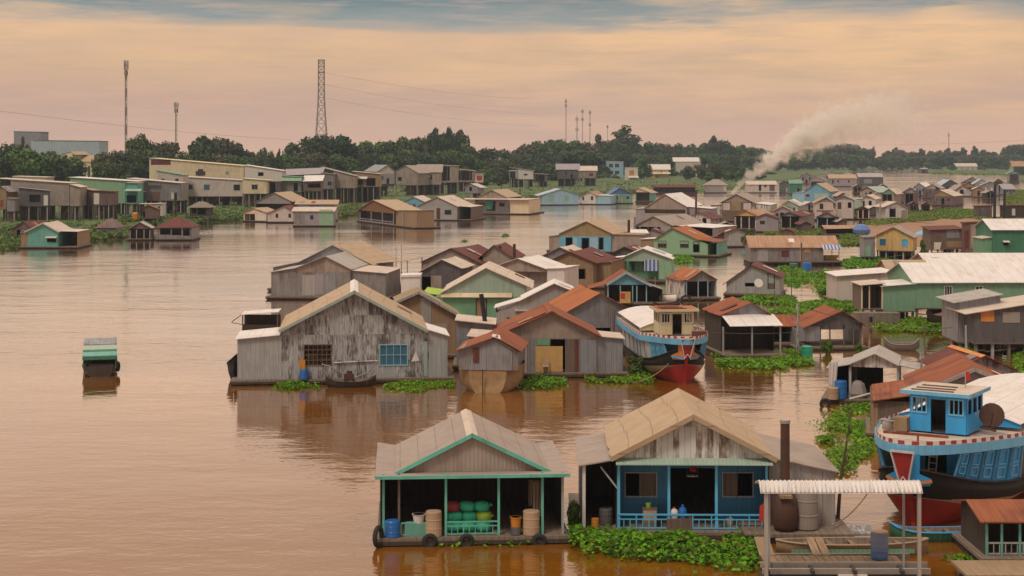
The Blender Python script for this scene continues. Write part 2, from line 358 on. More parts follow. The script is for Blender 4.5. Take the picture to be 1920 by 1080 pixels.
def window(parent, rc, frame, pane, nx=2, ny=1, y=0., w=.07):
    a, c, b, d = rc; m = MB(); w = min(w, (b-a)*.12)
    for x in [a, b]: m.box(x-w/2, y-.05, c-w/2, x+w/2, y+.06, d+w/2)
    for z in [c, d]: m.box(a+w/2, y-.048, z-w/2, b-w/2, y+.058, z+w/2)
    for k in range(1, nx): x = a+(b-a)*k/nx; m.box(x-w*.3, y-.03, c+w/2, x+w*.3, y+.05, d-w/2)
    for k in range(1, ny): z = c+(d-c)*k/ny; m.box(a+w/2, y-.025, z-w*.3, b-w/2, y+.045, z+w*.3)
    f = m.build('window', frame, parent)
    if pane: MB().box(a+w/2, y+.012, c+w/2, b-w/2, y+.024, d-w/2).build('pane', pane, f)
    return f

def railing(parent, p, q, h, m, n, r=.03, mid=False):
    p, q = Vector(p), Vector(q); mb = MB(); up = Vector((0, 0, h))
    mb.beam(p+up, q+up, r*2.2, r*2); mb.beam(p+Vector((0, 0, .06)), q+Vector((0, 0, .06)), r*1.6)
    if mid: mb.beam(p+up*.68, q+up*.68, r*1.4)
    for k in range(n+1):
        a = p.lerp(q, k/n); mb.beam(a+Vector((0, 0, .06)), a+up*(.97 if k % 3 == 0 or not mid else .66), r*(1.5 if k % 3 == 0 else 1.1))
    return mb.build('railing', m, parent)

def raft(root, xl, xr, y0, y1, fz, far, deck='deck', flo='wood_dark'):
    d = MB().box(xl, y0, fz-.12, xr, y1, fz).build('deck', deck, root)
    f = MB()
    if far: f.box(xl+.15, y0+.15, -.4, xr-.15, y1-.1, fz-.12)
    else:
        n = max(3, int((xr-xl)/.95))
        for k in range(n):
            x = xl+.35+(xr-xl-.7)*k/(n-1); f.tube([(x, y0+.12, .02), (x, y1-.1, .02)], .27, 9)
        f.box(xl+.2, y0+.35, -.3, xr-.2, y1-.2, fz-.125)
        f.beam((xl, y0-.02, fz-.2), (xr, y0-.02, fz-.2), .1, .14)
    f.build('float', flo, root)

def H(label, wl, x0, x1, roof, pts, rear=None, D=7., yaw=0., z0=0., fz=.35, fzp=None, w='grey', g=None, r='rust', win=(), door=(), pan=(), holes=(), gb=None,
      trim=None, cap=None, opening=False, inner=None, iw=None, ih=(), posts=(), rail=None, ann=(), awn=(), stilts=0, under=True, name='floating_house', cat='house', group='floating houses', df=.5, go=.3,
      base=True, back=True, plain=False, far=None, eave=None, dmax=16, side=None, inset=.0):
    if rear: yaw, D = rear_yaw(wl, pts[1], rear, z0, dmax=dmax)
    else: yaw = math.radians(yaw)
    fr = Frame(wl, x0, x1, yaw, z0); L = fr.loc
    dist = fr.O.y; far = dist > 200 if far is None else far
    root = empty(name, label, cat, fr.O, yaw, group)
    xl, xr = L(x0, wl)[0], L(x1, wl)[0]
    if fzp is not None: fz = L((x0+x1)/2, fzp)[1]
    rc = lambda q: (*L(q[0], q[3]), *L(q[2], q[1]))
    hol = [rc(q) for q in holes]+[rc(q) for q in win]+[rc(q) for q in door]
    g = g or w; W = MB()
    auto = not (win or door or pan or holes or opening or plain); ra = random.Random(int(x0*13+wl*3+x1)); aw, ad, apo = [], [], []
    def fin(zb, zt):
        if auto and zt-fz > 1.35 and xr-xl > 2.2:
            wd_, h_ = xr-xl, zt-fz; st_ = ra.random()
            if st_ < .35:
                a = xl+ra.uniform(.2, .35)*1.2; b = xl+wd_*ra.uniform(.55, .92); hol.append((a, fz+ra.choice([0, 0, .6]), b, zt-ra.uniform(.12, .3)))
                n_ = max(1, int((b-a)/1.6)); apo.extend([a+(b-a)*(k+.5)/n_ for k in range(n_)])
            else:
                xd = xl+wd_*ra.choice([.3, .5, .68]); dw = min(.95, wd_*.2); q = (xd-dw/2, fz, xd+dw/2, min(fz+2.0, zt-.15)); hol.append(q); ad.append(q)
                for s_ in (-1, 1):
                    xc = xd+s_*wd_*.27; ww_ = min(1.0, wd_*.15)
                    if xl+.3 < xc-ww_/2 and xc+ww_/2 < xr-.3: q = (xc-ww_/2, fz+(zt-fz)*.4, xc+ww_/2, fz+(zt-fz)*.8); hol.append(q); aw.append(q)
        if not opening: front_wall(W, xl, xr, fz, zt, hol)
    th = .06
    rfm = MB(); z_in = None
    if roof == 'gy':
        (el, zl), (xa, za), (er, zr) = [L(*p, -go) for p in pts]
        zL = zl+(za-zl)*(xl-el)/(xa-el)-th-.01; zR = zr+(za-zr)*(er-xr)/(er-xa)-th-.01
        zb = min(zL, zR) if gb is None else L(xa*0+(x0+x1)/2, gb)[1]; zb = min(zb, zL, zR)
        for (ex, ez) in ((el, zl), (er, zr)): slope(rfm, (ex, -go, ez), (xa, -go, za), (xa, D+go, za), (ex, D+go, ez), th, far, label)
        patches = [[(ex, -go, ez), (xa, -go, za), (xa, D+go, za), (ex, D+go, ez)] for ex, ez in ((el, zl), (er, zr))]
        za2 = za-th-.02
        fin(fz, zb)
        poly = [(xl, 0, zb), (xr, 0, zb)] + ([(xr, 0, zR)] if zR > zb+.02 else []) + [(xa, 0, za2)] + ([(xl, 0, zL)] if zL > zb+.02 else [])
        MB().prism(poly, (0, .06, 0)).build('gable', g, root)
        if back: W.prism([(xl, D-.06, fz), (xr, D-.06, fz), (xr, D-.06, zR), (xa, D-.06, za2), (xl, D-.06, zL)], (0, .06, 0))
        W.box(xl, .082, fz, xl+.07, D-.062, zL); W.box(xr-.07, .082, fz, xr, D-.062, zR)
        z_in = zb
    elif roof == 'hip':
        (el, zl), (xa, za), (er, zr) = [L(*p, 0) for p in pts]; o = .3; xm1 = el+(er-el)*.38; xm2 = el+(er-el)*.62; ym = D/2
        for q in ([(el, -o, zl), (er, -o, zr), (xm2, ym, za), (xm1, ym, za)], [(er, D+o, zr), (el, D+o, zl), (xm1, ym, za), (xm2, ym, za)], [(el, D+o, zl), (el, -o, zl), (xm1, ym, za)], [(er, -o, zr), (er, D+o, zr), (xm2, ym, za)]):
            rfm.prism(q, (0, 0, -th))
        zt = min(zl, zr)-.02; fin(fz, zt); W.box(xl, .082, fz, xl+.07, D, zt); W.box(xr-.07, .082, fz, xr, D, zt); W.box(xl+.072, D-.06, fz, xr-.072, D, zt); z_in = zt
    elif roof == 'gx':
        (el, zl) = L(*pts[0], -go); (er, zr) = L(*pts[1], -go); za = fr.zat(pts[2], D/2)
        rfm.prism([(el, -go, zl), (er, -go, zr), (er, D/2, za), (el, D/2, za)], (0, 0, -th)); zl2 = zl
        rfm.prism([(el, D+go, zl), (er, D+go, zr), (er, D/2, za), (el, D/2, za)], (0, 0, -th))
        zt = zl+(za-zl)*go/(D/2+go)-th-.01; fin(fz, zt)
        for x in (xl, xr-.07): W.prism([(x, .082, fz), (x, D-.062, fz), (x, D-.062, zt), (x, D/2, za-th-.02), (x, .082, zt)], (.07, 0, 0))
        W.box(xl, D-.06, fz, xr, D, zt); z_in = zt
    elif roof == 'sh':
        (el, zl) = L(*pts[0], -go); (er, zr) = L(*pts[1], -go); zb = fr.zat(pts[2], D)
        rfm.prism([(el, -go, zl), (er, -go, zr), (er, D+.1, zb+(zr-zl)), (el, D+.1, zb)], (0, 0, -th))
        zt = min(zl, zr)+(zb-zl)*go/(D+go)-th-.01; fin(fz, zt)
        for x in (xl, xr-.07): W.prism([(x, .082, fz), (x, D-.062, fz), (x, D-.062, zb-th-.02), (x, .082, zt)], (.07, 0, 0))
        W.box(xl, D-.06, fz, xr, D, zb-th-.02); z_in = zt
    elif roof in ('sl', 'flat'):
        (el, zl), (er, zr) = L(*pts[0], 0), L(*pts[1], 0); gp = go if roof == 'sl' else .12
        rfm.prism([(el, -gp, zl), (er, -gp, zr), (er, D+gp, zr), (el, D+gp, zl)], (0, 0, -th if roof == 'sl' else -.22))
        ti = .08 if roof == 'sl' else .24; f = lambda x: zl+(zr-zl)*(x-el)/(er-el)-ti
        zt = min(f(xl), f(xr)); fin(fz, zt); z_in = zt
        hx = xl if f(xl) > f(xr) else xr
        if abs(f(xl)-f(xr)) > .05 and not opening: W.prism([(xl, 0, zt), (xr, 0, zt), (hx, 0, max(f(xl), f(xr)))], (0, .08, 0))
        W.box(xl, .082, fz, xl+.07, D-.062, f(xl)); W.box(xr-.07, .082, fz, xr, D-.062, f(xr))
        W.prism([(xl, D-.06, fz), (xr, D-.06, fz), (xr, D-.06, f(xr)), (xl, D-.06, f(xl))], (0, .06, 0))
    W.build('wall', w, root)
    ro = rfm.build('roof', r, root)
    rp_ = random.Random(label)
    if roof == 'gx': patches = [[(el, -go, zl2), (el, D/2, za), (er, D/2, za), (er, -go, zl2)]]
    if roof in ('gy', 'gx') and dist < 520:
        for k in range(rp_.choice([0, 1, 1, 2, 3])):
            A, B, C_, D_ = [Vector(q) for q in rp_.choice(patches)]
            up_, al_ = (B-A), (D_-A); lu, la = up_.length, al_.length; pw_, ph_ = rp_.uniform(.6, 1.1), rp_.uniform(.9, 1.9)
            if lu < ph_+.3 or la < pw_+.3: continue
            s0 = rp_.uniform(.05, 1-ph_/lu-.05); t0 = rp_.uniform(.05, 1-pw_/la-.05); nn = up_.cross(al_).normalized(); nn = nn if nn.z > 0 else -nn
            f = lambda s_, t_: A+up_*s_+al_*t_+nn*(.035+rp_.uniform(0, .04))
            MB().prism([f(s0, t0), f(s0+ph_/lu, t0), f(s0+ph_/lu, t0+pw_/la), f(s0, t0+pw_/la)], -nn*.012).build('loose_sheet', rp_.choice(['rust', 'rust_dark', 'rust_pale', 'lightgrey', 'pale_roof', 'grey', 'white']), ro)
    if roof == 'gy':
        if cap:
            c = MB(); s1 = (za-zl)/(xa-el); s2 = (za-zr)/(er-xa); k = .3
            c.prism([(xa-k, -go-.02, za-k*s1+.015), (xa, -go-.02, za+.02), (xa, D+go+.02, za+.02), (xa-k, D+go+.02, za-k*s1+.015)], (0, 0, .02))
            c.prism([(xa+k, -go-.02, za-k*s2+.015), (xa, -go-.02, za+.02), (xa, D+go+.02, za+.02), (xa+k, D+go+.02, za-k*s2+.015)], (0, 0, .02))
            c.build('ridge_cap', cap, ro)
        if trim:
            t = MB(); dz = Vector((0, 0, -.10))
            t.beam(Vector((el, -go-.03, zl))+dz, Vector((xa, -go-.03, za))+dz, .06, .2); t.beam(Vector((xa, -go-.03, za))+dz, Vector((er, -go-.03, zr))+dz, .06, .2)
            t.build('bargeboard', trim, root)
    for q in win: window(root, rc(q), q[4], q[5], *(q[6:] or (2, 1)))
    for q in door:
        a, c, b, d = rc(q); fm = MB()
        for x in (a, b): fm.box(x-.05, -.04, c, x+.05, .06, d)
        fm.box(a-.05, -.042, d, b+.05, .062, d+.08); dr = fm.build('door', q[5] if len(q) > 5 else 'wood_dark', root)
        if q[4]: MB().box(a+.05, .01, c, b-.05, .05, d-.01).build('door_leaf', q[4], dr)
    for q in aw: window(root, q, ra.choice(['plank_grey', 'plank_brown', 'skyblue', 'plank_pale']), ra.choice(['pane', 'pane', 'wood_dark', None]), 2, 1)
    for x in apo: MB().beam((x, .02, fz), (x, .02, z_in-.05), .12).build('post', ra.choice(['plank_grey', 'plank_brown', 'plank_pale']), root)
    for a, c, b, d in ad:
        fm = MB()
        for x in (a, b): fm.box(x-.05, -.04, c, x+.05, .06, d)
        fm.box(a-.05, -.042, d, b+.05, .062, d+.08); dr = fm.build('door', 'plank_brown', root)
        if ra.random() < .4: MB().box(a+.05, .01, c, b-.05, .05, d-.01).build('door_leaf', ra.choice(['plank_brown', 'aqua', 'plank_grey', 'rust_dark']), dr)
    for k, q in enumerate(pan):
        a, c, b, d = rc(q); MB().box(a, -.035-.004*k, c, b, -.006-.001*k, d).build('patch_sheet', q[4], root)
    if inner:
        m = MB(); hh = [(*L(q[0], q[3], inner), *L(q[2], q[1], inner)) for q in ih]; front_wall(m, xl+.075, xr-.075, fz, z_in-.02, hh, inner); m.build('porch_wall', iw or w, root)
    for q in posts:
        for x in q[0]:
            px, zt = L(x, q[1], q[2]); MB().beam((px, q[2], fz), (px, q[2], zt), q[3]).build('post', q[4], root)
    if rail:
        a, zt = L(rail[0], rail[2], rail[3]); b = L(rail[1], rail[2], rail[3])[0]; railing(root, (a, rail[3], fz), (b, rail[3], fz), zt-fz, rail[4], rail[5], rail[6] if len(rail) > 6 else .03)
    ex0, ex1 = xl, xr
    for q in ann:
        sd, o, i, yf, yb, wm, rm, closed = q[:8]
        (xo, zo), (xi, zi) = L(*o, yf), L(*i, yf); yb = yb*D if yb <= 1 else yb
        MB().prism([(xo, yf-.2, zo), (xi, yf-.2, zi), (xi, yb, zi), (xo, yb, zo)], (0, 0, -.05)).build('annex_roof', rm, root)
        s = -1 if sd == 'L' else 1; xw = xo-s*.15; xb = (xl if sd == 'L' else xr)+s*.006; f = lambda x: zo+(zi-zo)*(x-xo)/(xi-xo)-.06
        if wm:
            m = MB(); m.prism([(xw, yf, fz), (xw, yb-.1, fz), (xw, yb-.1, f(xw)), (xw, yf, f(xw))], (-s*.05, 0, 0))
            m.prism([(xw-s*.055, yb-.16, fz), (xb, yb-.16, fz), (xb, yb-.16, f(xb)), (xw-s*.055, yb-.16, f(xw))], (0, .05, 0))
            if closed: m.prism([(xw-s*.055, yf, fz), (xb, yf, fz), (xb, yf, f(xb)), (xw-s*.055, yf, f(xw))], (0, .05, 0))
            m.build('annex_wall', wm, root)
        else:
            for yy in (yf, yb-.3): MB().beam((xw, yy, fz), (xw, yy, f(xw)), .1).build('post', 'plank_grey', root)
        ex0, ex1 = min(ex0, xo), max(ex1, xo)
    for q in awn:
        xa_, xb_, yt, yb_, fw, mt = q
        p, zt = L(xa_, yt, 0); p2 = L(xb_, yt, 0)[0]; zb_ = L((xa_+xb_)/2, yb_, -fw)[1]
        MB().prism([(p, -fw, zb_), (p2, -fw, zb_), (p2, -.01, zt), (p, -.01, zt)], (0, 0, -.04)).build('awning', mt, root)
    if base:
        if stilts:
            nrow = 2 if D > 4 else 1
            for j in range(nrow):
                for k in range(stilts):
                    x = ex0+.2+(ex1-ex0-.4)*k/(stilts-1); y = .15+(D-.4)*j*.5
                    MB().beam((x, y, -.4), (x, y, fz-.12), .22).build('stilt', 'plank_grey' if (k+j) % 2 else 'stone', root)
            MB().box(ex0, -.15, fz-.12, ex1, D, fz).build('floor', 'plank_brown', root)
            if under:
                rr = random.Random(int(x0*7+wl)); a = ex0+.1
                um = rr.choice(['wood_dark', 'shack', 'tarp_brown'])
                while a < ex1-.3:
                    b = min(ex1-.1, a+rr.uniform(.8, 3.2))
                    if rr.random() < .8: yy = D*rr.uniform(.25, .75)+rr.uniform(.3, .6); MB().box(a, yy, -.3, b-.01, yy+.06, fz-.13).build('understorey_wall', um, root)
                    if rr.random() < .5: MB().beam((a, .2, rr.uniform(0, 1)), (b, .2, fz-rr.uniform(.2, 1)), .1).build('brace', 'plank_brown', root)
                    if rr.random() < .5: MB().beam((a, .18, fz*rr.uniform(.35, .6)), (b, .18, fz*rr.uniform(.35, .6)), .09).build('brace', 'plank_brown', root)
                    a = b

        else: raft(root, ex0-.3, ex1+.3, -df, D+.3, fz, far)
    root['_fr'] = 0; del root['_fr']
    return root, fr, fz
# ------------------------------------------------------------------ camera, sky, sun, water, land, haze
cam = bpy.data.cameras.new('camera'); co = bpy.data.objects.new('camera', cam); COL.objects.link(co); scene.camera = co
co.location = (0, 0, CH); co.rotation_euler = (math.pi/2, 0, 0)
cam.sensor_width = 36; cam.lens = 36*F/1920; cam.shift_y = -(540-HZ)/1920; cam.clip_end = 30000; cam.clip_start = .5
scene.view_settings.view_transform = 'Standard'; scene.view_settings.look = 'None'; scene.view_settings.gamma = 1; scene.view_settings.exposure = 0.0; scene.cycles.volume_bounces = 3
SUN_EL, SUN_AZ = math.radians(58), math.radians(212)       # azimuth clockwise from +Y: behind the camera, a little to the left

w = bpy.data.worlds.new('World'); scene.world = w; w.use_nodes = True; w.node_tree.nodes.clear(); g = G(w.node_tree)
sky = g('TexSky', None, sky_type='NISHITA', sun_disc=False, sun_elevation=SUN_EL, sun_rotation=SUN_AZ)
bg1 = g('Background', {'Color': sky.outputs[0], 'Strength': .08})
d = g('TexCoord').outputs['Generated']; sp = g('SeparateXYZ', {0: d}); ex, ey, ez = sp.outputs
el = g.m('MAXIMUM', ez, 0.0)
az = g.m('ARCTAN2', ex, ey)
warp = g.noise(g.xyz(g.m('MULTIPLY', az, 5), g.m('MULTIPLY', el, 30), 1.7), 1., 4)
wob = g.m('MULTIPLY', g.m('SUBTRACT', warp, .5), .024)
e2 = g.m('ADD', el, wob)
rampn = g('ValToRGB', {0: g.m('MULTIPLY', e2, 5.)}); cr = rampn.color_ramp; cr.interpolation = 'EASE'
stops = [(0.0, (.80, .475, .335)), (.065, (.75, .44, .325)), (.15, (.65, .395, .29)), (.29, (.72, .455, .27)), (.385, (.77, .49, .29)), (.408, (.44, .385, .32)), (.43, (.27, .315, .31)), (.485, (.165, .235, .25)), (.52, (1.15, .80, .58)), (.62, (1.12, .78, .57)), (.76, (.97, .69, .50)), (1.0, (.96, .73, .56))]
cr.elements[0].position, cr.elements[0].color = stops[0][0], (*stops[0][1], 1); cr.elements[1].position, cr.elements[1].color = 1.0, (*stops[-1][1], 1)
for p_, c_ in stops[1:-1]: q = cr.elements.new(p_); q.color = (*c_, 1)
base = rampn.outputs[0]
# streaks of lit and shaded cloud, drawn out along the horizon
s1 = g.noise(g.xyz(g.m('MULTIPLY', az, 11), g.m('MULTIPLY', el, 90), 4.2), 1., 5, .62)
msk = g.rng(g.noise(g.xyz(g.m('MULTIPLY', az, 6), g.m('MULTIPLY', el, 24), 7.7), 1., 2), .38, .52)
s2 = g.noise(g.xyz(g.m('MULTIPLY', az, 6), g.m('MULTIPLY', el, 55), 9.1), 1., 5, .6)
s3 = g.noise(g.xyz(g.m('MULTIPLY', az, 20), g.m('MULTIPLY', el, 260), 2.2), 1., 5, .65)
right = g.rng(az, -.1, .3)
lit = g.m('MULTIPLY', g.m('MULTIPLY', g.rng(s1, .40, .56), msk), g.m('MULTIPLY', g.rng(el, .006, .075, .16, .95), g.m('ADD', .5, g.m('MULTIPLY', right, .5))))
c = g.mix(lit, base, (1.0, .60, .30))
c = g.mix(g.m('MULTIPLY', right, g.m('MULTIPLY', g.rng(el, .015, .06, 0, .38), g.rng(el, .1, .07))), c, (.80, .50, .26))
c = g.mix(g.m('MULTIPLY', g.rng(s2, .47, .66), g.rng(el, .0, .06, .30, .20)), c, (.50, .36, .315))
c = g.mix(g.m('MULTIPLY', g.rng(s3, .50, .72), g.rng(el, .004, .03, .0, .34)), c, (.86, .50, .37))
c = g.mix(g.m('MULTIPLY', g.rng(s3, .48, .30), g.rng(el, .004, .03, .0, .22)), c, (.47, .37, .34))
up = g.rng(el, .16, .75)
cl = g.noise(g('VectorMath', {0: d, 1: (2.2, 2.2, 3.)}, operation='MULTIPLY').outputs[0], 1.4, 4)
zen = g.mix(g.rng(cl, .4, .6), (.98, .82, .69), (1.36, 1.14, .94))
c = g.mix(up, c, zen)
c = g.mix(g.rng(ey, .25, -.35), c, g.mix(1., c, (.46, .45, .47), 'MULTIPLY'))          # darkening added to the unseen sky behind the viewer, to dim facing walls
bg2 = g('Background', {'Color': c, 'Strength': 1.0})
g('OutputWorld', {'Surface': g('MixShader', {0: .92, 1: bg1.outputs[0], 2: bg2.outputs[0]}).outputs[0]})

sun = bpy.data.lights.new('sun', 'SUN'); sun.energy = 1.7; sun.angle = math.radians(14); sun.color = (1, .86, .70)
so = bpy.data.objects.new('sun', sun); COL.objects.link(so); so.location = (0, -40, 80)
sdir = Vector((math.sin(SUN_AZ)*math.cos(SUN_EL), math.cos(SUN_AZ)*math.cos(SUN_EL), math.sin(SUN_EL)))
so.rotation_euler = (-sdir).to_track_quat('-Z', 'Y').to_euler()

m = MB(); m.poly((-1600, -50, 0), (1600, -50, 0), (1600, 2520, 0), (-1600, 2520, 0)); struct(m.build('river', 'water'))
shore = [(-420, 450), (0, 440), (60, 437), (150, 434), (230, 425), (300, 420), (400, 414), (455, 408), (560, 402), (700, 394), (790, 386), (880, 380), (1000, 372), (1100, 366), (1190, 360), (1260, 362),
         (1330, 360), (1380, 352), (1430, 344), (1500, 334), (1560, 326), (1620, 320), (1720, 318.5), (1745, 325), (1800, 326.5), (1880, 327.5), (1900, 335), (1930, 345), (2200, 356)]
sh2 = []
for a, b in zip(shore, shore[1:]):
    for k in range(8): sh2.append((a[0]+(b[0]-a[0])*k/8+R.uniform(-3, 3), a[1]+(b[1]-a[1])*k/8+R.uniform(-.7, .7)*(1 if a[1] > 340 else .25)))
rows = [[], [], [], []]
for x, y in sh2:
    p = PG(x, y)
    for k, (dd, z) in enumerate(((0, -.15), (3, .55), (22, 1.0))): q = p*(1+dd/p.y); rows[k].append((q.x, q.y, z))
    q = p*(2520/p.y); rows[3].append((q.x, q.y, 1.5))
struct(MB().grid(rows).build('river_bank', 'land'))
mud = [(1590, 436), (1640, 418), (1700, 406), (1760, 401), (1830, 411), (1920, 411), (2060, 430), (2060, 470), (1900, 474), (1740, 468), (1690, 448), (1640, 446)]
pts = [PG(x, y, .05) for x, y in mud]; struct(MB().poly(*pts).build('mud_flat', 'mud', uv=True))
hz_ = MB().box(-1700, -60, -1.5, 1700, 2640, 72).build('haze', 'haze'); hz_['kind'] = 'stuff'

# ------------------------------------------------------------------ trees
def crown_mesh(name, lobes, n, leaf, seed, m='leaf_mid', droop=0.):
    r = random.Random(seed); V = []; FF = []
    wts = [l[1][0]*l[1][1]+l[1][0]*l[1][2] for l in lobes]
    for _ in range(n):
        c, rad = r.choices(lobes, wts)[0]
        while True:
            q = Vector((r.uniform(-1, 1), r.uniform(-1, 1), r.uniform(-1, 1)))
            if .05 < q.length < 1: break
        q.normalize(); k = .45+.55*r.random()**.45
        k *= 1+.22*noise.noise(q*2.3+Vector(c)*5)
        p = Vector(c)+Vector((q.x*rad[0], q.y*rad[1], q.z*rad[2]))*k
        nrm = (q+Vector((r.gauss(0, .5), r.gauss(0, .5), r.gauss(.25, .5)))).normalized()
        a = nrm.cross(Vector((r.gauss(0, 1), r.gauss(0, 1), r.gauss(0, 1)))).normalized(); b = nrm.cross(a)
        s = leaf*r.uniform(.55, 1.35); i = len(V)
        for (e, f_) in ((-1, -.5), (.1, -.8), (1, -.1), (.35, .75), (-.6, .6)): V.append(tuple(p+a*s*e*.6+b*s*f_*.6))
        FF.append((i, i+1, i+2, i+3, i+4))
    me = bpy.data.meshes.new(name); me.from_pydata(V, [], FF); me.materials.append(MAT(m)); return me
def lobes_round(seed, k=9, sq=1.):
    r = random.Random(seed); out = [((0, 0, .55), (.37, .37, .37)), ((0, 0, .26), (.3, .3, .18))]
    for j in range(k):
        t = 6.28*j/k+r.uniform(-.4, .4); z = r.uniform(.34, .82); d = r.uniform(.26, .36)*(1.15-abs(z-.6))
        s = r.uniform(.13, .21); out.append(((d*math.cos(t), d*math.sin(t), z), (s*1.15, s*1.15, s*.9)))
    out.append(((r.uniform(-.12, .12), 0, .82), (.22, .22, .16))); return out
def lobes_tall(seed):
    r = random.Random(seed); out = []
    for j in range(9): z = .2+.72*j/8; s = .38*(1-.6*abs(z-.42)/.5)*r.uniform(.75, 1.2); out.append(((r.uniform(-.1, .1), r.uniform(-.1, .1), z), (s, s, .11)))
    return out
def lobes_cone(seed):
    r = random.Random(seed); out = []
    for j in range(10): z = .14+.82*j/9; s = .46*(1-z)**.8+.03; out.append(((r.uniform(-.04, .04), r.uniform(-.04, .04), z), (s, s, .085)))
    return out
def lobes_umbrella(seed):
    r = random.Random(seed); out = [((0, 0, .72), (.42, .42, .2))]
    for j in range(9): t = 6.28*j/9; out.append(((.34*math.cos(t), .34*math.sin(t), r.uniform(.5, .72)), (.19, .19, .15)))
    return out
def lobes_sparse(seed):
    r = random.Random(seed); out = []
    for j in range(11): t = r.uniform(0, 6.28); z = r.uniform(.3, .92); d = r.uniform(.05, .36)*(1.2-z); s = r.uniform(.08, .15); out.append(((d*math.cos(t), d*math.sin(t), z), (s*1.2, s*1.2, s*.8)))
    return out
def lobes_bush(seed):
    r = random.Random(seed); out = []
    for j in range(9): t = r.uniform(0, 6.28); d = r.uniform(.05, .3); s = r.uniform(.13, .24); out.append(((d*math.cos(t), d*math.sin(t), r.uniform(.2, .8)), (s, s, s*.9)))
    return out
def trunk_mesh(seed, multi=False):
    r = random.Random(seed); mb = MB(); mb.tube([(0, 0, -.02), (.01, .005, .2), (-.008, 0, .42), (.0, .01, .66)], [.028, .022, .017, .008], 7)
    for j in range(5): t = 6.28*j/5+r.uniform(-.4, .4); z = r.uniform(.26, .46); mb.tube([(0, 0, z), (.13*math.cos(t), .13*math.sin(t), z+.12), (.26*math.cos(t), .26*math.sin(t), z+.28)], [.012, .008, .004], 5)
    o = mb.build('trunk', 'bark'); me = o.data; bpy.data.objects.remove(o); return me
TR = [trunk_mesh(k) for k in range(3)]
CR = {'round': [crown_mesh('crown', lobes_round(k), 2600, .062, k, ('leaf_dark', 'leaf_mid', 'leaf_olive', 'leaf_mid', 'leaf_dark')[k]) for k in range(5)],
      'tall': [crown_mesh('crown', lobes_tall(k+20), 2200, .058, k+20, 'leaf_dark') for k in range(2)],
      'cone': [crown_mesh('crown', lobes_cone(31), 2600, .055, 31, 'leaf_dark')],
      'umbrella': [crown_mesh('crown', lobes_umbrella(41), 2600, .06, 41, 'leaf_dark')],
      'bright': [crown_mesh('crown', lobes_round(51, 10), 3200, .055, 51, 'leaf_bright')],
      'sparse': [crown_mesh('crown', lobes_sparse(61+k), 1500, .055, 61+k, 'leaf_olive') for k in range(2)],
      'bush': [crown_mesh('crown', lobes_bush(71+k), 1700, .07, 71+k, 'leaf_mid') for k in range(2)],
      'green': [crown_mesh('crown', lobes_bush(75+k), 1500, .07, 75+k, 'leaf_bright') for k in range(2)]}
def tree(label, x, top, wpx, kind, Y, zb=.9, group='trees on the river banks', name='tree', cat='tree'):
    p = PW(x, top, Y); h = p.z-zb+.3; ww = wpx*Y/F
    root = empty(name, label, cat, (p.x, p.y, zb-.3), R.uniform(0, 6.28), group)
    for nm, me, sc in (('crown', R.choice(CR[kind]), (ww/.86, ww/.86, h)), ('trunk', R.choice(TR), (min(h, ww*1.6), min(h, ww*1.6), h))):
        o = bpy.data.objects.new(nm, me); COL.objects.link(o); o.parent = root; o.scale = sc
    return root

# ------------------------------------------------------------------ floating weed and grass
def inpoly(x, y, P):
    c = False; j = len(P)-1
    for i in range(len(P)):
        if (P[i][1] > y) != (P[j][1] > y) and x < (P[j][0]-P[i][0])*(y-P[i][1])/(P[j][1]-P[i][1])+P[i][0]: c = not c
        j = i
    return c
def weed(px, label, size=.16, hmax=.5, dens=60, m='weed', z0=0.0, name='water_hyacinth', cat='water plants', nmax=7000, seed=0):
    P = [tuple(PG(x, y, z0).xy) for x, y in px]; r = random.Random(seed or len(px)*7+int(px[0][0]))
    xs = [p[0] for p in P]; ys = [p[1] for p in P]; A = abs(sum(P[i-1][0]*P[i][1]-P[i][0]*P[i-1][1] for i in range(len(P))))/2
    n = int(min(nmax, A*dens)); V = []; FF = []; tries = 0; k = 0
    while k < n and tries < n*30:
        tries += 1; x, y = r.uniform(min(xs), max(xs)), r.uniform(min(ys), max(ys))
        nz = noise.noise(Vector((x*.55, y*.3, seed))); e = r.gauss(0, .25 if r.random() < .85 else 1.1)
        if not inpoly(x+e, y+e, P) or nz < -.36+.25*(r.random()): continue
        k += 1; h = z0+max(.03, hmax*(.35+.65*(nz+.4))*r.uniform(.2, 1)); s = size*r.uniform(.6, 1.4); t = r.uniform(0, 6.28)
        n_ = Vector((r.gauss(0, .45), r.gauss(-.15, .45), 1)).normalized(); a = n_.cross(Vector((math.cos(t), math.sin(t), 0))).normalized(); b = n_.cross(a); c_ = Vector((x, y, h)); i = len(V)
        for (u_, v_, dz) in ((-1, 0, -.2), (-.45, -.7, 0), (.4, -.75, .05), (1, 0, -.12), (.4, .75, .05), (-.45, .7, 0)): V.append(tuple(c_+a*u_*s*.55+b*v_*s*.55+Vector((0, 0, dz*s))))
        FF.append((i, i+1, i+2, i+3, i+4, i+5))
    me = bpy.data.meshes.new(name); me.from_pydata(V, [], FF); me.materials.append(MAT(m)); o = bpy.data.objects.new(name, me); COL.objects.link(o)
    return tag(o, label, cat, None, 'stuff')

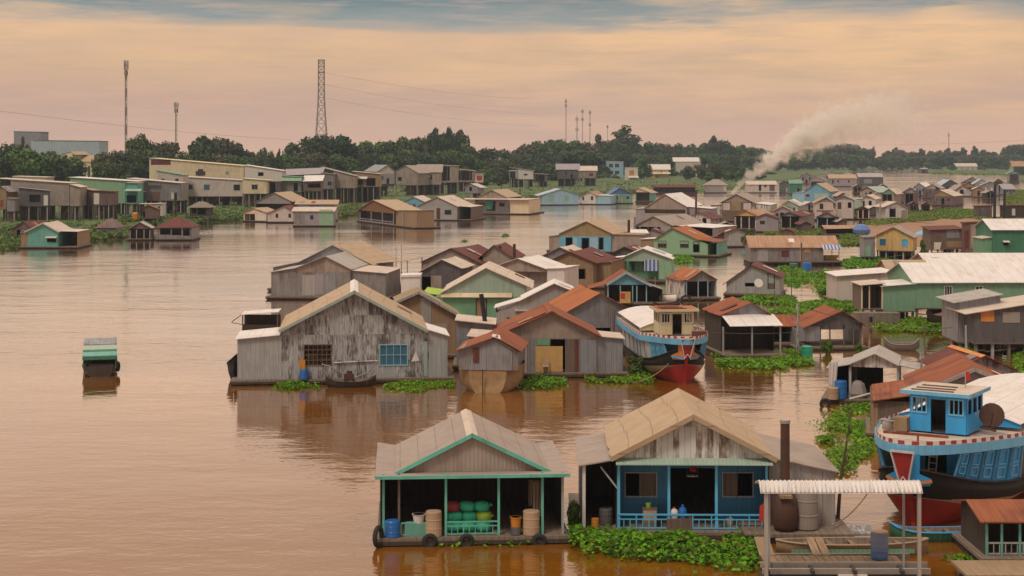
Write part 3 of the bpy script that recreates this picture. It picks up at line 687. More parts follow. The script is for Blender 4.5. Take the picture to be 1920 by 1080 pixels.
# ------------------------------------------------------------------ boats
def wooden_boat(label, x, wl, yaw, L, B, pal, zs=1.9, zd=3.35, rake=1.5, wheel=(2.55, 2.5, 1.85, 3.2), deck_w=1.07, name='wooden_cargo_boat'):
    """bluff bowed river boat: bow at local y=0, stern at y=L"""
    O = PG(x, wl); root = empty(name, label, 'boat', O, math.radians(yaw), 'painted wooden cargo boats')
    def hb(s): return B/2*min(1., max(.0, s/.27))**.42*(1-.25*max(0, s-.75)/.25)
    def zsh(s): return zs+1.2*max(0, 1-s/.28)**2+.25*max(0, s-.6)
    def pt(s, t, sd, out=0.):
        b = hb(s); z = -.55+(zsh(s)+.55)*t; k = math.sin(min(1, t*1.05)*math.pi/2)**.75
        y = s*L-rake*max(0, t-.2)*(1-min(1, s/.35))**1.5
        return Vector((sd*(b*k*(1-.04*(t > .9))+out+.06), y, z))
    S = [0, .012, .03, .055, .09, .13, .18, .25, .33, .45, .6, .75, .9, 1.0]
    zred = lambda s: .25+1.15*max(0, 1-s/.22)**1.0; zbl = lambda s: .75+.62*max(0, 1-s/.30)**1.2
    tz = lambda s, z: min(1, (z+.55)/(zsh(s)+.55))
    for nm, mt, lo, hi, o_ in (('hull_bottom', pal['bottom'], lambda s: 0, lambda s: tz(s, zred(s)), 0), ('hull_band', pal['band'], lambda s: tz(s, zred(s)), lambda s: max(tz(s, zbl(s)), tz(s, zred(s)+.03)), .004), ('topsides', pal['top'], lambda s: max(tz(s, zbl(s)), tz(s, zred(s)+.03)), lambda s: 1, .008)):
        mb = MB()
        for sd in (-1, 1): mb.grid([[pt(s, lo(s)+(hi(s)-lo(s))*k/6, sd, o_) for k in range(7)] for s in S])
        mb.build(nm, mt, root, smooth=True)
    mb = MB(); mb.grid([[pt(s, 1, -1), pt(s, .985, 1)] for s in S]); mb.prism([pt(1, t, sd) for sd, t in ((-1, 0), (-1, .5), (-1, 1), (1, 1), (1, .5), (1, 0))], (0, .05, 0)); mb.build('inner_deck', 'deck', root)
    rl = MB()
    for sd in (-1, 1): rl.tube([pt(s, 1, sd, .02)+Vector((0, 0, .03)) for s in S], .06, 6)
    rl.build('gunwale', pal['rail'], root)
    # stem post, flared at the top, and bow ornament
    st = [pt(0, t, 0) for t in (0, .25, .5, .75, 1)]; f = MB()
    for a, b, w0 in zip(st, st[1:], (.2, .2, .22, .26)): f.beam(a+Vector((0, -.08, 0)), b+Vector((0, -.08, 0)), w0, .22)
    f.build('stem', pal['stem'], root)
    tp = st[-1]; f = MB(); f.prism([tp+Vector((-.16, -.2, -.55)), tp+Vector((.16, -.2, -.55)), tp+Vector((.46, -.42, .75)), tp+Vector((-.46, -.42, .75))], (0, .14, 0)); f.build('bow_crest', 'boat_red', root)
    f = MB()
    for sd in (-1, 1): f.beam(tp+Vector((sd*.19, -.24, -.55)), tp+Vector((sd*.5, -.46, .77)), .06, .08)
    f.beam(tp+Vector((-.5, -.47, .79)), tp+Vector((.5, -.47, .79)), .07, .09)
    for sd in (-1, 1): f.beam(tp+Vector((0, -.34, -.28)), tp+Vector((sd*.24, -.28, -.62)), .05, .05)
    f.build('crest_edge', 'boat_white', root)
    for sd in (-1, 1):
        f = MB(); f.prism([tp+Vector((sd*.16, -.12, -.5)), tp+Vector((sd*.42, -.16, .72)), tp+Vector((sd*.62, -.06, .68)), tp+Vector((sd*.55, .12, -.2)), tp+Vector((sd*.95, .42, -.42)), tp+Vector((sd*.9, .45, -.72)), tp+Vector((sd*.25, 0, -.72))], (0, .06, 0)); f.build('bow_wing', pal['wing'], root)
        f = MB(); f.beam(tp+Vector((sd*.2, -.15, -.62)), tp+Vector((sd*1.0, .40, -.50)), .05, .12); f.build('wing_edge', pal.get('wing_edge', 'orange'), root)
    # deck outline
    def dk(s, sd, k=1.): b = (B/2*deck_w)*min(1, max(0.0, (s+.045)/.29))**.5*(1-.1*max(0, s-.8)/.2); return Vector((sd*b*k, s*L-.25-.3*(1-min(1, s/.3)), zd+.12*s+.25*max(0, 1-s/.3)))
    SD = [-.044, -.04, -.03, -.012, .012, .04, .075, .12, .18, .25, .34, .45, .58, .72, .86, 1.0]
    loop = [dk(s, -1) for s in reversed(SD)]+[dk(s, 1) for s in SD[0:]]
    MB().grid([[dk(s, -1, .985), dk(s, 0), dk(s, 1, .985)] for s in SD]).build('upper_deck', pal['deck'], root)
    rim = MB(); rim.grid([[p+Vector((0, 0, -.36)), p+Vector((0, 0, .05))] for p in loop]); rim.grid([[p*1+Vector((0, 0, .05)), Vector((p.x*.965, p.y+.08, p.z+.05))] for p in loop]); rim.build('deck_rim', pal['rim'], root)
    rim = MB(); rim.grid([[Vector((p.x*.99, p.y+.02, p.z+.055)), Vector((p.x*.985, p.y+.03, p.z+.22))] for p in loop]); bo = rim.build('deck_edging', 'bunting', root, uv=False)
    uvl = bo.data.uv_layers.new(name='UVMap').data; acc = [0.]
    for a, b in zip(loop, loop[1:]): acc.append(acc[-1]+(b-a).length)
    for p in bo.data.polygons:
        for li, vi in zip(p.loop_indices, p.vertices): uvl[li].uv = (acc[vi//2], vi % 2)
    # panelled sides between hull and deck
    SS = [.055, .085, .125, .17, .225, .29, .37, .47, .58, .70, .83, .97]
    for sd in (-1, 1):
        for j, (a, b) in enumerate(zip(SS, SS[1:])):
            p, q = pt(a, 1, sd, -.12), pt(b, 1, sd, -.12); p2, q2 = dk(a, sd, .94)+Vector((0, 0, -.3)), dk(b, sd, .94)+Vector((0, 0, -.3))
            p = Vector((sd*min(abs(p.x)+.05, abs(p2.x)), p2.y, p.z)); q = Vector((sd*min(abs(q.x)+.05, abs(q2.x)), q2.y, q.z))
            mt = pal['tarp'] if (j >= pal.get('tarp_from', 99) and sd == pal.get('tarp_side', 1)) or j >= pal.get('tarp_all', 99) else pal['side']
            pn = MB().prism([p, q, q2, p2], (-sd*.05, 0, 0)).build('side_panel', mt, root)
            fm = MB()
            for e0, e1 in ((p, p2), (q, q2)): fm.beam(e0+Vector((sd*.03, -.02, 0)), e1+Vector((sd*.03, -.02, 0)), .07, .07)
            if mt == pal['side']:
                c_ = [p.lerp(p2, .15).lerp(q.lerp(q2, .15), k) for k in (.25, .75)]+[p.lerp(p2, .42).lerp(q.lerp(q2, .42), k) for k in (.75, .25)]
                for e0, e1 in zip(c_, c_[1:]+c_[:1]): fm.beam(e0+Vector((sd*.03, -.02, 0)), e1+Vector((sd*.03, -.02, 0)), .045, .045)
                c_ = [p.lerp(p2, .52).lerp(q.lerp(q2, .52), k) for k in (.25, .75)]+[p.lerp(p2, .9).lerp(q.lerp(q2, .9), k) for k in (.75, .25)]
                for e0, e1 in zip(c_, c_[1:]+c_[:1]): fm.beam(e0+Vector((sd*.03, -.02, 0)), e1+Vector((sd*.03, -.02, 0)), .045, .045)
            if mt == pal['side']: fm.build('panel_frame', pal['frame'], pn)
            else:
                for e0, e1 in ((p, p2), (q, q2)): MB().beam(e0+Vector((sd*.03, -.02, 0)), e1+Vector((sd*.03, -.02, 0)), .05, .05).build('stanchion', pal['frame'], pn)
    # bulkhead across the bow under the deck, with a doorway and a ladder
    yb = .085*L; hw = hb(.085)*.8; zf = zsh(.1)-.1; zt = dk(.1, 0).z-.05; mb = MB(); front_wall(mb, -hw, hw, zf, zt, [(-.1, zf, .85, zt-.12)], yb); mb.build('bulkhead', pal['side'], root)
    MB().box(-hw+.1, yb+1.6, zf, hw-.1, yb+1.65, zt).build('inner_bulkhead', 'wood_dark', root)
    ld = MB(); lx = .35
    for sd in (-.17, .17): ld.beam((lx+sd, yb-.5, zf), (lx+sd, yb-.12, zt), .05)
    for k in range(6): t = (k+.7)/6.5; ld.beam((lx-.17, yb-.5+.38*t, zf+(zt-zf)*t), (lx+.17, yb-.5+.38*t, zf+(zt-zf)*t), .04)
    ld.build('ladder', 'boat_white', root)
    # wheelhouse
    ww, wd, wh, wy = wheel; zf = zd+.2; mb = MB(); ho = [(-.32, zf, .36, zf+wh-.28), (-ww/2+.12, zf+.85, -.5, zf+wh-.22), (.52, zf+.85, ww/2-.12, zf+wh-.22)]
    front_wall(mb, -ww/2, ww/2, zf, zf+wh, ho, wy)
    mb.box(-ww/2, wy+wd, zf, ww/2, wy+wd+.05, zf+wh)
    for sd in (-1, 1):
        xa = sd*ww/2; mb.box(xa-.03, wy+.082, zf, xa+.03, wy+wd, zf+.85); mb.box(xa-.03, wy+.082, zf+wh-.25, xa+.03, wy+wd, zf+wh)
        for k in range(4): y = wy+.082+(wd-.25)*k/3; mb.box(xa-.029, y, zf+.852, xa+.029, y+.16, zf+wh-.252)
    wo = mb.build('wheelhouse', pal['wheel'], root)
    for h in ho[1:]: window(wo, h, pal['wframe'], None, 3, 1, wy)
    MB().prism([(-ww/2+.05, wy+wd-.06, zf), (ww/2-.05, wy+wd-.06, zf), (ww/2-.05, wy+wd-.06, zf+wh-.05), (-ww/2+.05, wy+wd-.06, zf+wh-.05)], (0, .04, 0)).build('cabin_shade_back', 'wood_dark', wo); MB().box(-ww/2+.05, wy+.1, zf-.02, ww/2-.05, wy+wd-.07, zf+.02).build('cabin_floor', 'wood_dark', wo)  # dark back sheet added so the cabin looks shaded through its openings
    rf = MB(); e = .28; rf.prism([(-ww/2-e, wy-.45, zf+wh), (ww/2+e, wy-.45, zf+wh), (ww/2+e, wy+wd+e, zf+wh), (-ww/2-e, wy+wd+e, zf+wh)], (0, 0, .09)); rf.build('wheelhouse_roof', pal['wroof'], root)
    tr = MB()
    for y0 in (.2, .9, 1.7): tr.box(-ww/2+.1, wy-.3+y0, zf+wh+.092, ww/2-.5-y0*.2, wy-.18+y0, zf+wh+.14)
    tr.build('roof_batten', pal['batten'], root)
    tr = MB(); tr.beam((-ww/2-e, wy-.46, zf+wh+.02), (ww/2+e, wy-.46, zf+wh+.02), .05, .16)
    for sd in (-1, 1): tr.beam((sd*(ww/2+e), wy-.46, zf+wh+.02), (sd*(ww/2+e), wy+wd+e, zf+wh+.02), .05, .16)
    tr.build('roof_edge', pal['edge'], root)
    # aft cargo roof: shallow arch
    y0, y1 = wy+wd+.5, L-.4; nn = 9; rws = []
    for k in range(nn+1): t = -1+2*k/nn; bx = B/2*deck_w*.86*t; rws.append([(bx, y0, zd+.4+.5*(1-t*t)), (bx, y1, zd+.55+.5*(1-t*t))])
    mb = MB(); mb.grid(rws); mb.build('cargo_roof', pal['aft'], root, smooth=True)
    mb = MB(); mb.prism([(r_[0][0], y0+.1, r_[0][2]-.03) for r_ in rws]+[(rws[-1][0][0], y0+.1, zd+.2), (rws[0][0][0], y0+.1, zd+.2)], (0, .05, 0)); mb.build('cargo_front', pal['wheel'], root)
    return root, dk, zd, tp
# ------------------------------------------------------------------ small things
def lathe_thing(name, label, cat, prof, m, loc, n=16, group=None):
    o = MB().lathe(prof, n).build(name, m, None, smooth=False); o.location = loc
    return tag(o, label, cat, group)
def barrel(label, loc, h=.9, r=.29, m='plastic_blue', lid=None, group='barrels and drums', name='barrel'):
    o = lathe_thing(name, label, 'barrel', [(r*.9, 0), (r, .03), (r, h*.3), (r*1.04, h*.33), (r, h*.36), (r, h*.64), (r*1.04, h*.67), (r, h*.7), (r, h*.96), (r*.93, h), (r*.93, h-.02), (.0, h-.02)], m, loc, 18, group)
    if lid: MB().lathe([(r*.95, h), (r*.97, h+.04), (0, h+.05)], 18).build('lid', lid, o)
    return o
def jug(label, loc, m, h=.42, cap='red'):
    o = lathe_thing('water_jug', label, 'jug', [(.15, 0), (.17, .03), (.17, h*.6), (.13, h*.8), (.06, h*.86), (.06, h*.95), (0, h*.95)], m, loc, 14, 'jugs on the blue porch')
    MB().lathe([(.065, h*.95), (.065, h*1.03), (0, h*1.03)], 12).build('cap', cap, o); return o
def tyre(label, loc, r=.36, rx=math.pi/2, rz=0., group='tyre fenders'):
    mb = MB(); rows = []
    for k in range(21):
        t = 2*math.pi*k/20; rows.append([((r-.1+.1*math.cos(a))*math.cos(t), (r-.1+.1*math.cos(a))*math.sin(t), .1*math.sin(a)) for a in [2*math.pi*j/10 for j in range(11)]])
    mb.grid(rows); o = mb.build('tyre', 'rubber', None, smooth=True); o.location = loc; o.rotation_euler = (rx, 0, rz); return tag(o, label, 'tyre', group)
def sack(label, loc, m, sx=.42, sy=.3, sz=.2, seed=0):
    r = random.Random(seed); rows = []
    for k in range(9):
        v = -1+2*k/8; rr = max(.04, (1-abs(v)**3)**.5); rows.append([(sx*rr*math.copysign(abs(math.cos(t))**.7, math.cos(t))*(1+.05*r.gauss(0, 1)), sy*rr*math.sin(t), sz*v*(1+.06*r.gauss(0, 1))) for t in [2*math.pi*j/16 for j in range(17)]])
    for q in rows: q[-1] = q[0]
    o = MB().grid(rows).build('sack', m, None, smooth=True); o.location = loc; o.rotation_euler = (r.uniform(-.1, .1), r.uniform(-.12, .12), r.uniform(-.3, .3))
    MB().tube([(sx*.92, 0, 0), (sx*1.08, 0, .02), (sx*1.2, .02, .05)], [.05, .035, .08], 7).build('tied_end', m, o); return tag(o, label, 'sack', 'feed sacks stacked on the open house deck')
def cloth(label, loc, w, h, m, seed=0, name='hanging_cloth', cat='cloth', rz=0):
    r = random.Random(seed); rows = []
    for j in range(7):
        z = -h*j/6; rows.append([(-w/2+w*k/12*(1-.04*j), .05*math.sin(k*1.3+seed)+.03*math.sin(k*2.9+j*.4), z+.03*math.sin(k*.9+seed)*j/6) for k in range(13)])
    mb = MB().grid(rows); mb.grid([[(x, y+.012, z) for x, y, z in q] for q in rows]); o = mb.build(name, m, None, smooth=True); o.location = loc; o.rotation_euler = (0, 0, rz); return tag(o, label, cat)
def at(fr, x, y, yl): a, z = fr.loc(x, y, yl); p = fr.O+fr.u*a+fr.v*yl; return Vector((p.x, p.y, z))
def pole(label, x, top, wl, r=.06, lean=0, m='plank_grey', z0=-.5, name='pole', cat='pole', group='thin poles standing in the water', Y=None):
    p = PG(x, wl) if Y is None else PW(x, wl, Y); t = PW(x+lean, top, p.y); o = MB().tube([(p.x, p.y, min(p.z, 0)+z0), (t.x, t.y, t.z)], [r, r*.8], 7).build(name, m); return tag(o, label, cat, group)

# ------------------------------------------------------------------ A1: open house with teal trim
yaw, D = rear_yaw(1012, (885, 810), (873, 768)); D = 6.2
fr = Frame(1012, 712, 1058, yaw); L = fr.loc; A1 = empty('open_floating_house', 'open floating house with teal trim and grey roof, sacks stacked on its deck', 'house', fr.O, yaw, 'floating houses')
fz = fr.loc(885, 999)[1]; fz = .32; xl, xr = L(712, 1012)[0], L(1058, 1012)[0]
(gl, zg), (ga, zap), (gr, _) = L(741, 885, .0), L(885, 812, .0), L(1031, 885, .0)
ro = MB()
for ex in (gl, gr): ro.prism([(ex, -.15, zg), (ga, -.15, zap), (ga, D, zap), (ex, D, zg)], (0, 0, -.06))
ro = ro.build('roof', 'taupe_roof', A1)
c = MB()
for s in (-1, 1): sl = (zap-zg)/(ga-gl); c.prism([(ga+s*.24, -.17, zap-.24*sl+.012), (ga, -.17, zap+.012), (ga, D+.05, zap+.012), (ga+s*.24, D+.05, zap-.24*sl+.012)], (0, 0, .02))
c.build('ridge_cap', 'pale_roof', ro)
MB().prism([(gl+.12, 0, zg-.02), (gr-.12, 0, zg-.02), (ga, 0, zap-.09)], (0, .05, 0)).build('gable', 'taupe', A1)
MB().prism([(gl+.12, D-.3, zg-.02), (gr-.12, D-.3, zg-.02), (ga, D-.3, zap-.09)], (0, .05, 0)).build('rear_gable', 'taupe', A1)
t = MB()
for p, q in (((gl, -.19, zg-.06), (ga, -.19, zap-.06)), ((ga, -.19, zap-.06), (gr, -.19, zg-.06))): t.beam(p, q, .06, .16)
t.build('bargeboard', 'trim_teal', A1)
(sl_, zs), (sr_, _) = L(703, 893, -.95), L(1069, 893, -.95)
sk = MB(); zi = zg-.03; bk = D+.6
sk.prism([(sl_, -.95, zs), (sr_, -.95, zs), (gr-.06, .0, zi), (gl+.06, .0, zi)], (0, 0, -.04))
sk.prism([(sl_, -.95, zs), (gl+.06, 0, zi), (gl+.06, bk-.5, zi), (sl_, bk, zs)], (0, 0, -.04)); sk.prism([(sr_, -.95, zs), (sr_, bk, zs), (gr-.06, bk-.5, zi), (gr-.06, 0, zi)], (0, 0, -.04))
sk.build('skirt_roof', 'taupe_roof', A1)
t = MB(); t.beam((sl_, -.97, zs-.07), (sr_, -.97, zs-.07), .05, .13); t.build('eave_fascia', 'trim_teal', A1)
zc = zi-.1
for x, m_ in ((719, 'trim_teal'), (748, 'plank_brown'), (836, 'trim_teal'), (935, 'trim_teal'), (1017, 'trim_teal'), (1055, 'plank_grey')):
    a = L(x, 900, -.55)[0]; MB().beam((a, -.55, fz), (a, -.55, zs+.02), .10).build('post', m_, A1)
for x in (713, 1055): a = L(x, 900, .2)[0]; MB().beam((a, D-.4, fz), (a, D-.4, zc), .1).build('post', 'plank_brown', A1)
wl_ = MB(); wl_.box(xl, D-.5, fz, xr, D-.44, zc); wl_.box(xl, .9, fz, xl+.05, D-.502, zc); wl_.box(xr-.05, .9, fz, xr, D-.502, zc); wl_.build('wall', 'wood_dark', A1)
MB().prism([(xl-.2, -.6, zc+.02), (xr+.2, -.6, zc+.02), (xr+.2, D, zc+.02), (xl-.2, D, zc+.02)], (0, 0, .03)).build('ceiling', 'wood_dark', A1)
a, b = L(836, 975, -.55)[0], L(935, 975, -.55)[0]; railing(A1, (a, -.55, fz), (b, -.55, fz), .56, 'trim_teal', 9, .028, True)
a, b = L(752, 975, -.55)[0], L(798, 975, -.55)[0]; railing(A1, (a, -.55, fz), (b, -.55, fz), .54, 'trim_teal', 6, .026, False)
raft(A1, xl-.1, xr+.15, -.95, D, fz, False)
for k, (x, y) in enumerate(((806, 1001), (875, 1001), (1011, 1001), (709, 992))):
    p = at(fr, x, y+10, -1.02); tyre(('dark tyre fender left of the middle of the teal open house deck', 'dark tyre fender under the sacks of the teal open house', 'dark tyre fender at the right end of the teal open house', 'dark tyre fender on the left corner of the teal open house')[k], p-Vector((0, 0, .08)), .32 if k < 3 else .46, math.pi/2, fr.yaw+(0 if k < 3 else 1.2))
dk_ = lambda x, yl: at(fr, x, 1000, yl).xy.to_3d()+Vector((0, 0, fz))
barrel('bright blue plastic barrel on the left corner of the open teal house', dk_(736, -.6), .68, .31, 'plastic_blue')
barrel('brown rusted drum standing right of the small teal railing', dk_(813, -.62), 1.04, .33, 'canvas', name='drum')
barrel('brown cloth covered drum near the hanging cloths of the open house', dk_(996, -.62), 1.0, .34, 'canvas', name='drum')
o = barrel('grey bucket under the orange crate on the open house deck', dk_(967, -.6), .34, .22, 'darkgrey', name='bucket')
p = dk_(967, -.6)+Vector((0, 0, .34)); m_ = MB().lathe([(.19, 0), (.22, .36), (.24, .36), (.24, .4), (.2, .4), (.17, .05), (0, .05)], 16).build('bucket', 'crate_orange'); m_.location = p; tag(m_, 'orange yellow bucket stacked on a grey bucket in the open house', 'bucket')
p = dk_(783, -.4); m_ = MB().box(-.5, -.2, 0, .5, .25, .52).build('basin_stand', 'turq'); m_.location = p; tag(m_, 'low turquoise stand behind the small teal railing', 'stand'); 
m_ = MB().lathe([(.2, 0), (.26, .34), (.29, .36), (.25, .36), (.18, .04), (0, .04)], 16).build('bucket', 'cloth_white'); m_.location = p+Vector((.05, 0, .52)); tag(m_, 'white bucket on the turquoise stand of the open house', 'bucket')
sk_ = [(852, 991, 'sack_green', 'lower left green sack behind the teal railing'), (877, 991, 'sack_green', 'green sack at the bottom middle of the pile behind the teal railing'), (906, 991, 'sack_green', 'green sack at the bottom right of the pile behind the railing'),
       (853, 967, 'sack_green', 'green sack in the second layer on the left, under the red sack'), (879, 966, 'sack_green', 'green sack in the middle of the second layer of the pile'), (907, 966, 'sack_lime', 'lime green sack on the right of the pile'),
       (848, 951, 'sack_red', 'dark red sack lying on top left of the green sacks'), (876, 950, 'sack_green', 'green sack on top of the pile in the middle'), (903, 950, 'sack_green', 'green sack on top of the pile above the lime sack')]
for k, (x, y, m_, lb) in enumerate(sk_):
    p = at(fr, x, 1000, .15); z = fz+(.2 if k < 3 else .62 if k < 6 else 1.02); sack(lb, (p.x, p.y+(.0 if k < 3 else .1), z), m_, .34, .32, .23, k)
p = at(fr, 1009, 903, -.3); cloth('brown cloth hanging from the eave right of the drum', p, .42, 1.45, 'cloth_brown', 3, rz=.4)
p = at(fr, 1001, 900, .1); cloth('dark brown cloth hanging behind the other in the open house', p, .45, 1.1, 'cloth_brown', 5)

# ------------------------------------------------------------------ A2: house with the blue porch
yaw, D = rear_yaw(1006, (1300, 777), (1274, 734)); D = 6.8
A2, fr, fz = H('brown roofed floating house with a blue porch, blue railing and peeling white gable', 1006, 1156, 1443, 'gy', [(1145, 857), (1300, 777), (1457, 859)], D=D, yaw=math.degrees(yaw), fz=.3, w='wood_dark', g='plank_white', r='tan_roof', gb=864,
   trim='tan_roof', cap=None, opening=True, inner=1.3, iw='blue', ih=[(1257, 878, 1341, 990), (1172, 886, 1231, 931), (1355, 886, 1412, 931)], name='porch_house', df=.55, go=.4,
   posts=[((1160, 1254, 1343, 1437), 872, .02, .11, 'blue_bright')], awn=[(1154, 1446, 858, 871, .55, 'mint_pale')], far=False,
   ann=[('L', (1084, 871), (1150, 860), -.1, .92, 'darkgrey', 'taupe_roof', False), ('R', (1573, 883), (1452, 858), .5, .95, 'lightgrey', 'taupe_roof', True)])
L = fr.loc
a, b = L(1158, 967, -.02)[0], L(1440, 967, -.02)[0]; railing(A2, (a, -.03, fz), (b, -.03, fz), .62, 'blue_bright', 24, .032, True)
for q in ((1172, 886, 1231, 931), (1355, 886, 1412, 931)):
    c, d_ = L(q[0], q[3], 1.3), L(q[2], q[1], 1.3); wn = window(A2, (c[0], c[1], d_[0], d_[1]), 'plank_grey', None, 1, 1, 1.3, .05)
    MB().box(c[0]+(d_[0]-c[0])*(.45 if q[0] < 1200 else .05), 1.36, c[1]+.02, c[0]+(d_[0]-c[0])*(.98 if q[0] < 1200 else .5), 1.38, d_[1]-.02).build('shutter', 'plank_brown', wn)
xs = L(1095, 900, -.1)[0]; MB().beam((xs, -.05, fz), (xs, -.05, L(1095, 872, -.1)[1]), .13).build('post', 'cloth_white', A2)
MB().beam((xs+.7, .05, 2.9), (xs+1.4, .05, 2.0), .07).build('brace', 'plank_grey', A2)
dk_ = lambda x, yl: at(fr, x, 990, yl).xy.to_3d()+Vector((0, 0, fz))
p = dk_(1218, .45); o = MB().box(-.28, -.25, 0, .28, .25, .78).build('cabinet', 'canvas'); o.location = p; tag(o, 'small cloth covered cabinet standing on the blue porch', 'cabinet'); MB().box(-.31, -.28, .78, .31, .28, .81).build('top', 'plank_brown', o)
p = p+Vector((-.05, 0, .81)); o = MB().lathe([(.1, 0), (.12, .2), (0, .2)], 12).build('plant_pot', 'sack_lime'); o.location = p; tag(o, 'yellow pot on the cabinet of the blue porch', 'pot')
jug('white jug with red cap and base on the blue porch', dk_(1264, .12)+Vector((0, 0, .45)), 'cloth_white', .44); jug('blue jug beside the white jug on the porch', dk_(1280, .12)+Vector((0, 0, .45)), 'plastic_blue', .54, 'plastic_blue')
o = MB().box(-.5, -.2, 0, .55, .25, .45).build('bench', 'plank_brown'); o.location = dk_(1272, .12); tag(o, 'low brown bench under two jugs on the blue porch', 'bench')
p = at(fr, 1298, 893, .6); o = MB().box(-.24, -.15, 0, .24, .15, .05).build('hanging_shrine', 'plank_pale'); o.location = p; tag(o, 'small hanging shelf with red flowers over the dark doorway', 'shelf')
f = MB(); [f.beam((s*.22, -.1, .05), (s*.22, -.1, .5), .02) for s in (-1, 1)]; f.build('hanger', 'wire', o); f = MB(); [f.lathe([(.0, -.08), (.09, 0), (.0, .09)], 7, (R.uniform(-.1, .1), R.uniform(-.08, .08), .3+R.uniform(-.07, .1))) for k in range(7)]; f.build('flowers', 'flower_red', o)
barrel('small brown basket on the floor in front of the right porch window', dk_(1368, .8), .3, .16, 'canvas', name='basket'); barrel('dark blue barrel in the shaded lean-to left of the blue porch', dk_(1136, .8), .7, .3, 'darkgrey'); barrel('orange canister in the lean-to left of the blue porch', dk_(1116, .1), .42, .16, 'crate_orange', name='canister')
# boiler with its tall chimney
p = at(fr, 1472, 990, -.6); base = Vector((p.x, p.y, .45)); O_ = empty('rice_boiler', 'rust brown boiler drum with a tall dark chimney beside the blue porch house', 'boiler', base)
zt = at(fr, 1472, 788, -.6).z-base.z; MB().lathe([(.42, 0), (.52, .2), (.55, .8), (.48, 1.3), (.25, 1.6), (.2, 1.65)], 18).build('boiler_drum', 'iron_rust', O_, smooth=True)
MB().tube([(0, 0, 1.6), (.0, 0, zt)], [.2, .19], 16).build('chimney', 'iron_rust', O_); MB().tube([(0, 0, zt-.12), (0, 0, zt+.02)], [.215, .215], 16).build('chimney_rim', 'steel', O_)
MB().box(-.3, -.62, 1.4, .2, -.2, 1.52).build('hatch', 'plank_tan', O_)
p = at(fr, 1512, 990, -.35); barrel('tall grey metal tank right of the boiler', (p.x, p.y, .45), 1.75, .48, 'concrete', name='water_tank'); 
p = at(fr, 1490, 1000, -.9); O_ = MB().box(-2.1, -.6, 0, 2.4, 2.2, .14).build('boiler_platform', 'deck'); O_.location = (p.x, p.y+.2, .28); tag(O_, 'wooden platform under the boiler and the grey tank', 'platform'); MB().box(-1.9, -.4, -.55, 2.2, 2.0, 0).build('float', 'wood_dark', O_); MB().box(2.41, -.3, .0, 3.4, 1.3, .1).build('side_deck', 'plank_pale', O_)
p = at(fr, 1433, 970, -.5); O_ = MB().tube([(0, 0, -.2), (0, 0, .9)], .015, 6).build('red_flag', 'plank_grey'); O_.location = (p.x, p.y, .9); tag(O_, 'small red flag on a stick at the right end of the blue railing', 'flag'); MB().prism([(-.02, 0, -.15), (-.22, .02, -.12), (-.18, .02, .5), (-.02, 0, .62)], (0, .01, 0)).build('cloth', 'flower_red', O_)

# ------------------------------------------------------------------ A3: canopy over a plank landing
Y0 = 58.6; O_ = empty('landing_canopy', 'white corrugated canopy on thin posts over a plank landing', 'canopy', Vector(((1580-960)*Y0/F, Y0, 0)))
ox = O_.location.x; px_ = lambda x: (x-960)*Y0/F-ox; zc = CH-(922-HZ)*Y0/F; zd = .62
cv = MB(); rws = []
for k in range(9): t = k/8; rws.append([(px_(1425), -.12+1.5*t-.1*(1-t)*0, zc+.34*math.sin(min(1, t*3)*1.5708)-.42*max(0, t-.3)), (px_(1729), -.12+1.5*t, zc+.34*math.sin(min(1, t*3)*1.5708)-.42*max(0, t-.3))])
cv.grid(rws); cv.grid([[Vector(a)-Vector((0, 0, .04)) for a in q] for q in rws]); cv.build('canopy_roof', 'white', O_, smooth=True)
rb = MB()
for k in range(38): x = px_(1427)+(px_(1727)-px_(1427))*k/37; rb.tube([(x, q[0][1], q[0][2]+.015) for q in rws], .03, 5)
rb.build('corrugation', 'white', O_, smooth=True)
for x, y in ((1437, .05), (1724, .05), (1452, 1.2), (1710, 1.25)): MB().beam((px_(x), y, zd-1.2), (px_(x), y, zc+.1), .13 if y < 1 else .08).build('post', 'steel' if y < 1 else 'plank_grey', O_)
MB().beam((px_(1437), .1, zc+.02), (px_(1724), .1, zc+.02), .1).build('beam', 'steel', O_)
O_ = empty('plank_landing', 'plank landing with grey edge beams and cross boards under the white canopy', 'landing', Vector(((1580-960)*Y0/F, Y0, 0)))
pl = MB(); r_ = random.Random(5)
for k in range(20):
    x = px_(1447)+(px_(1712)-px_(1447))*k/20; pl.prism([(x, 1.5+r_.uniform(0, .06), zd), (x+.24, 1.5+r_.uniform(0, .06), zd), (x+.24, 2.6+r_.uniform(-.1, .1), zd), (x, 2.6, zd)], (0, 0, .04+r_.uniform(0, .015)))
pl.build('boards', 'plank_tan', O_)
bm_ = MB(); bm_.beam((px_(1437), 1.42, zd), (px_(1757), 1.42, zd), .12, .2); bm_.beam((px_(1437), .95, zd-.12), (px_(1757), .95, zd-.12), .14, .2); bm_.beam((px_(1437), -.1, zd-.3), (px_(1740), -.1, zd-.3), .16, .2); bm_.beam((px_(1450), 2.72, zd), (px_(1740), 2.72, zd), .1, .2); bm_.build('edge_beam', 'concrete', O_)
w_ = MB(); [w_.beam((px_(x), .5, zd-.06), (px_(x)+.05, 2.7, zd-.06), .12) for x in (1445, 1530, 1610, 1700)]; w_.box(px_(1445), .65, zd-.4, px_(1750), 1.35, zd-.3); w_.box(px_(1440), -.2, zd-1.0, px_(1750), 2.6, zd-.55); w_.build('underframe', 'wood_dark', O_)
w_ = MB(); w_.box(px_(1580), .7, zd-.29, px_(1635), 1.0, zd-.22); w_.build('loose_board', 'cloth_white', O_)
for x in (1452, 1466, 1557, 1575):
    MB().beam((px_(x), 2.5, zd+.05), (px_(x)+.18, 5.1, zd+.14), .3, .05).build('gangplank', 'plank_tan', O_)
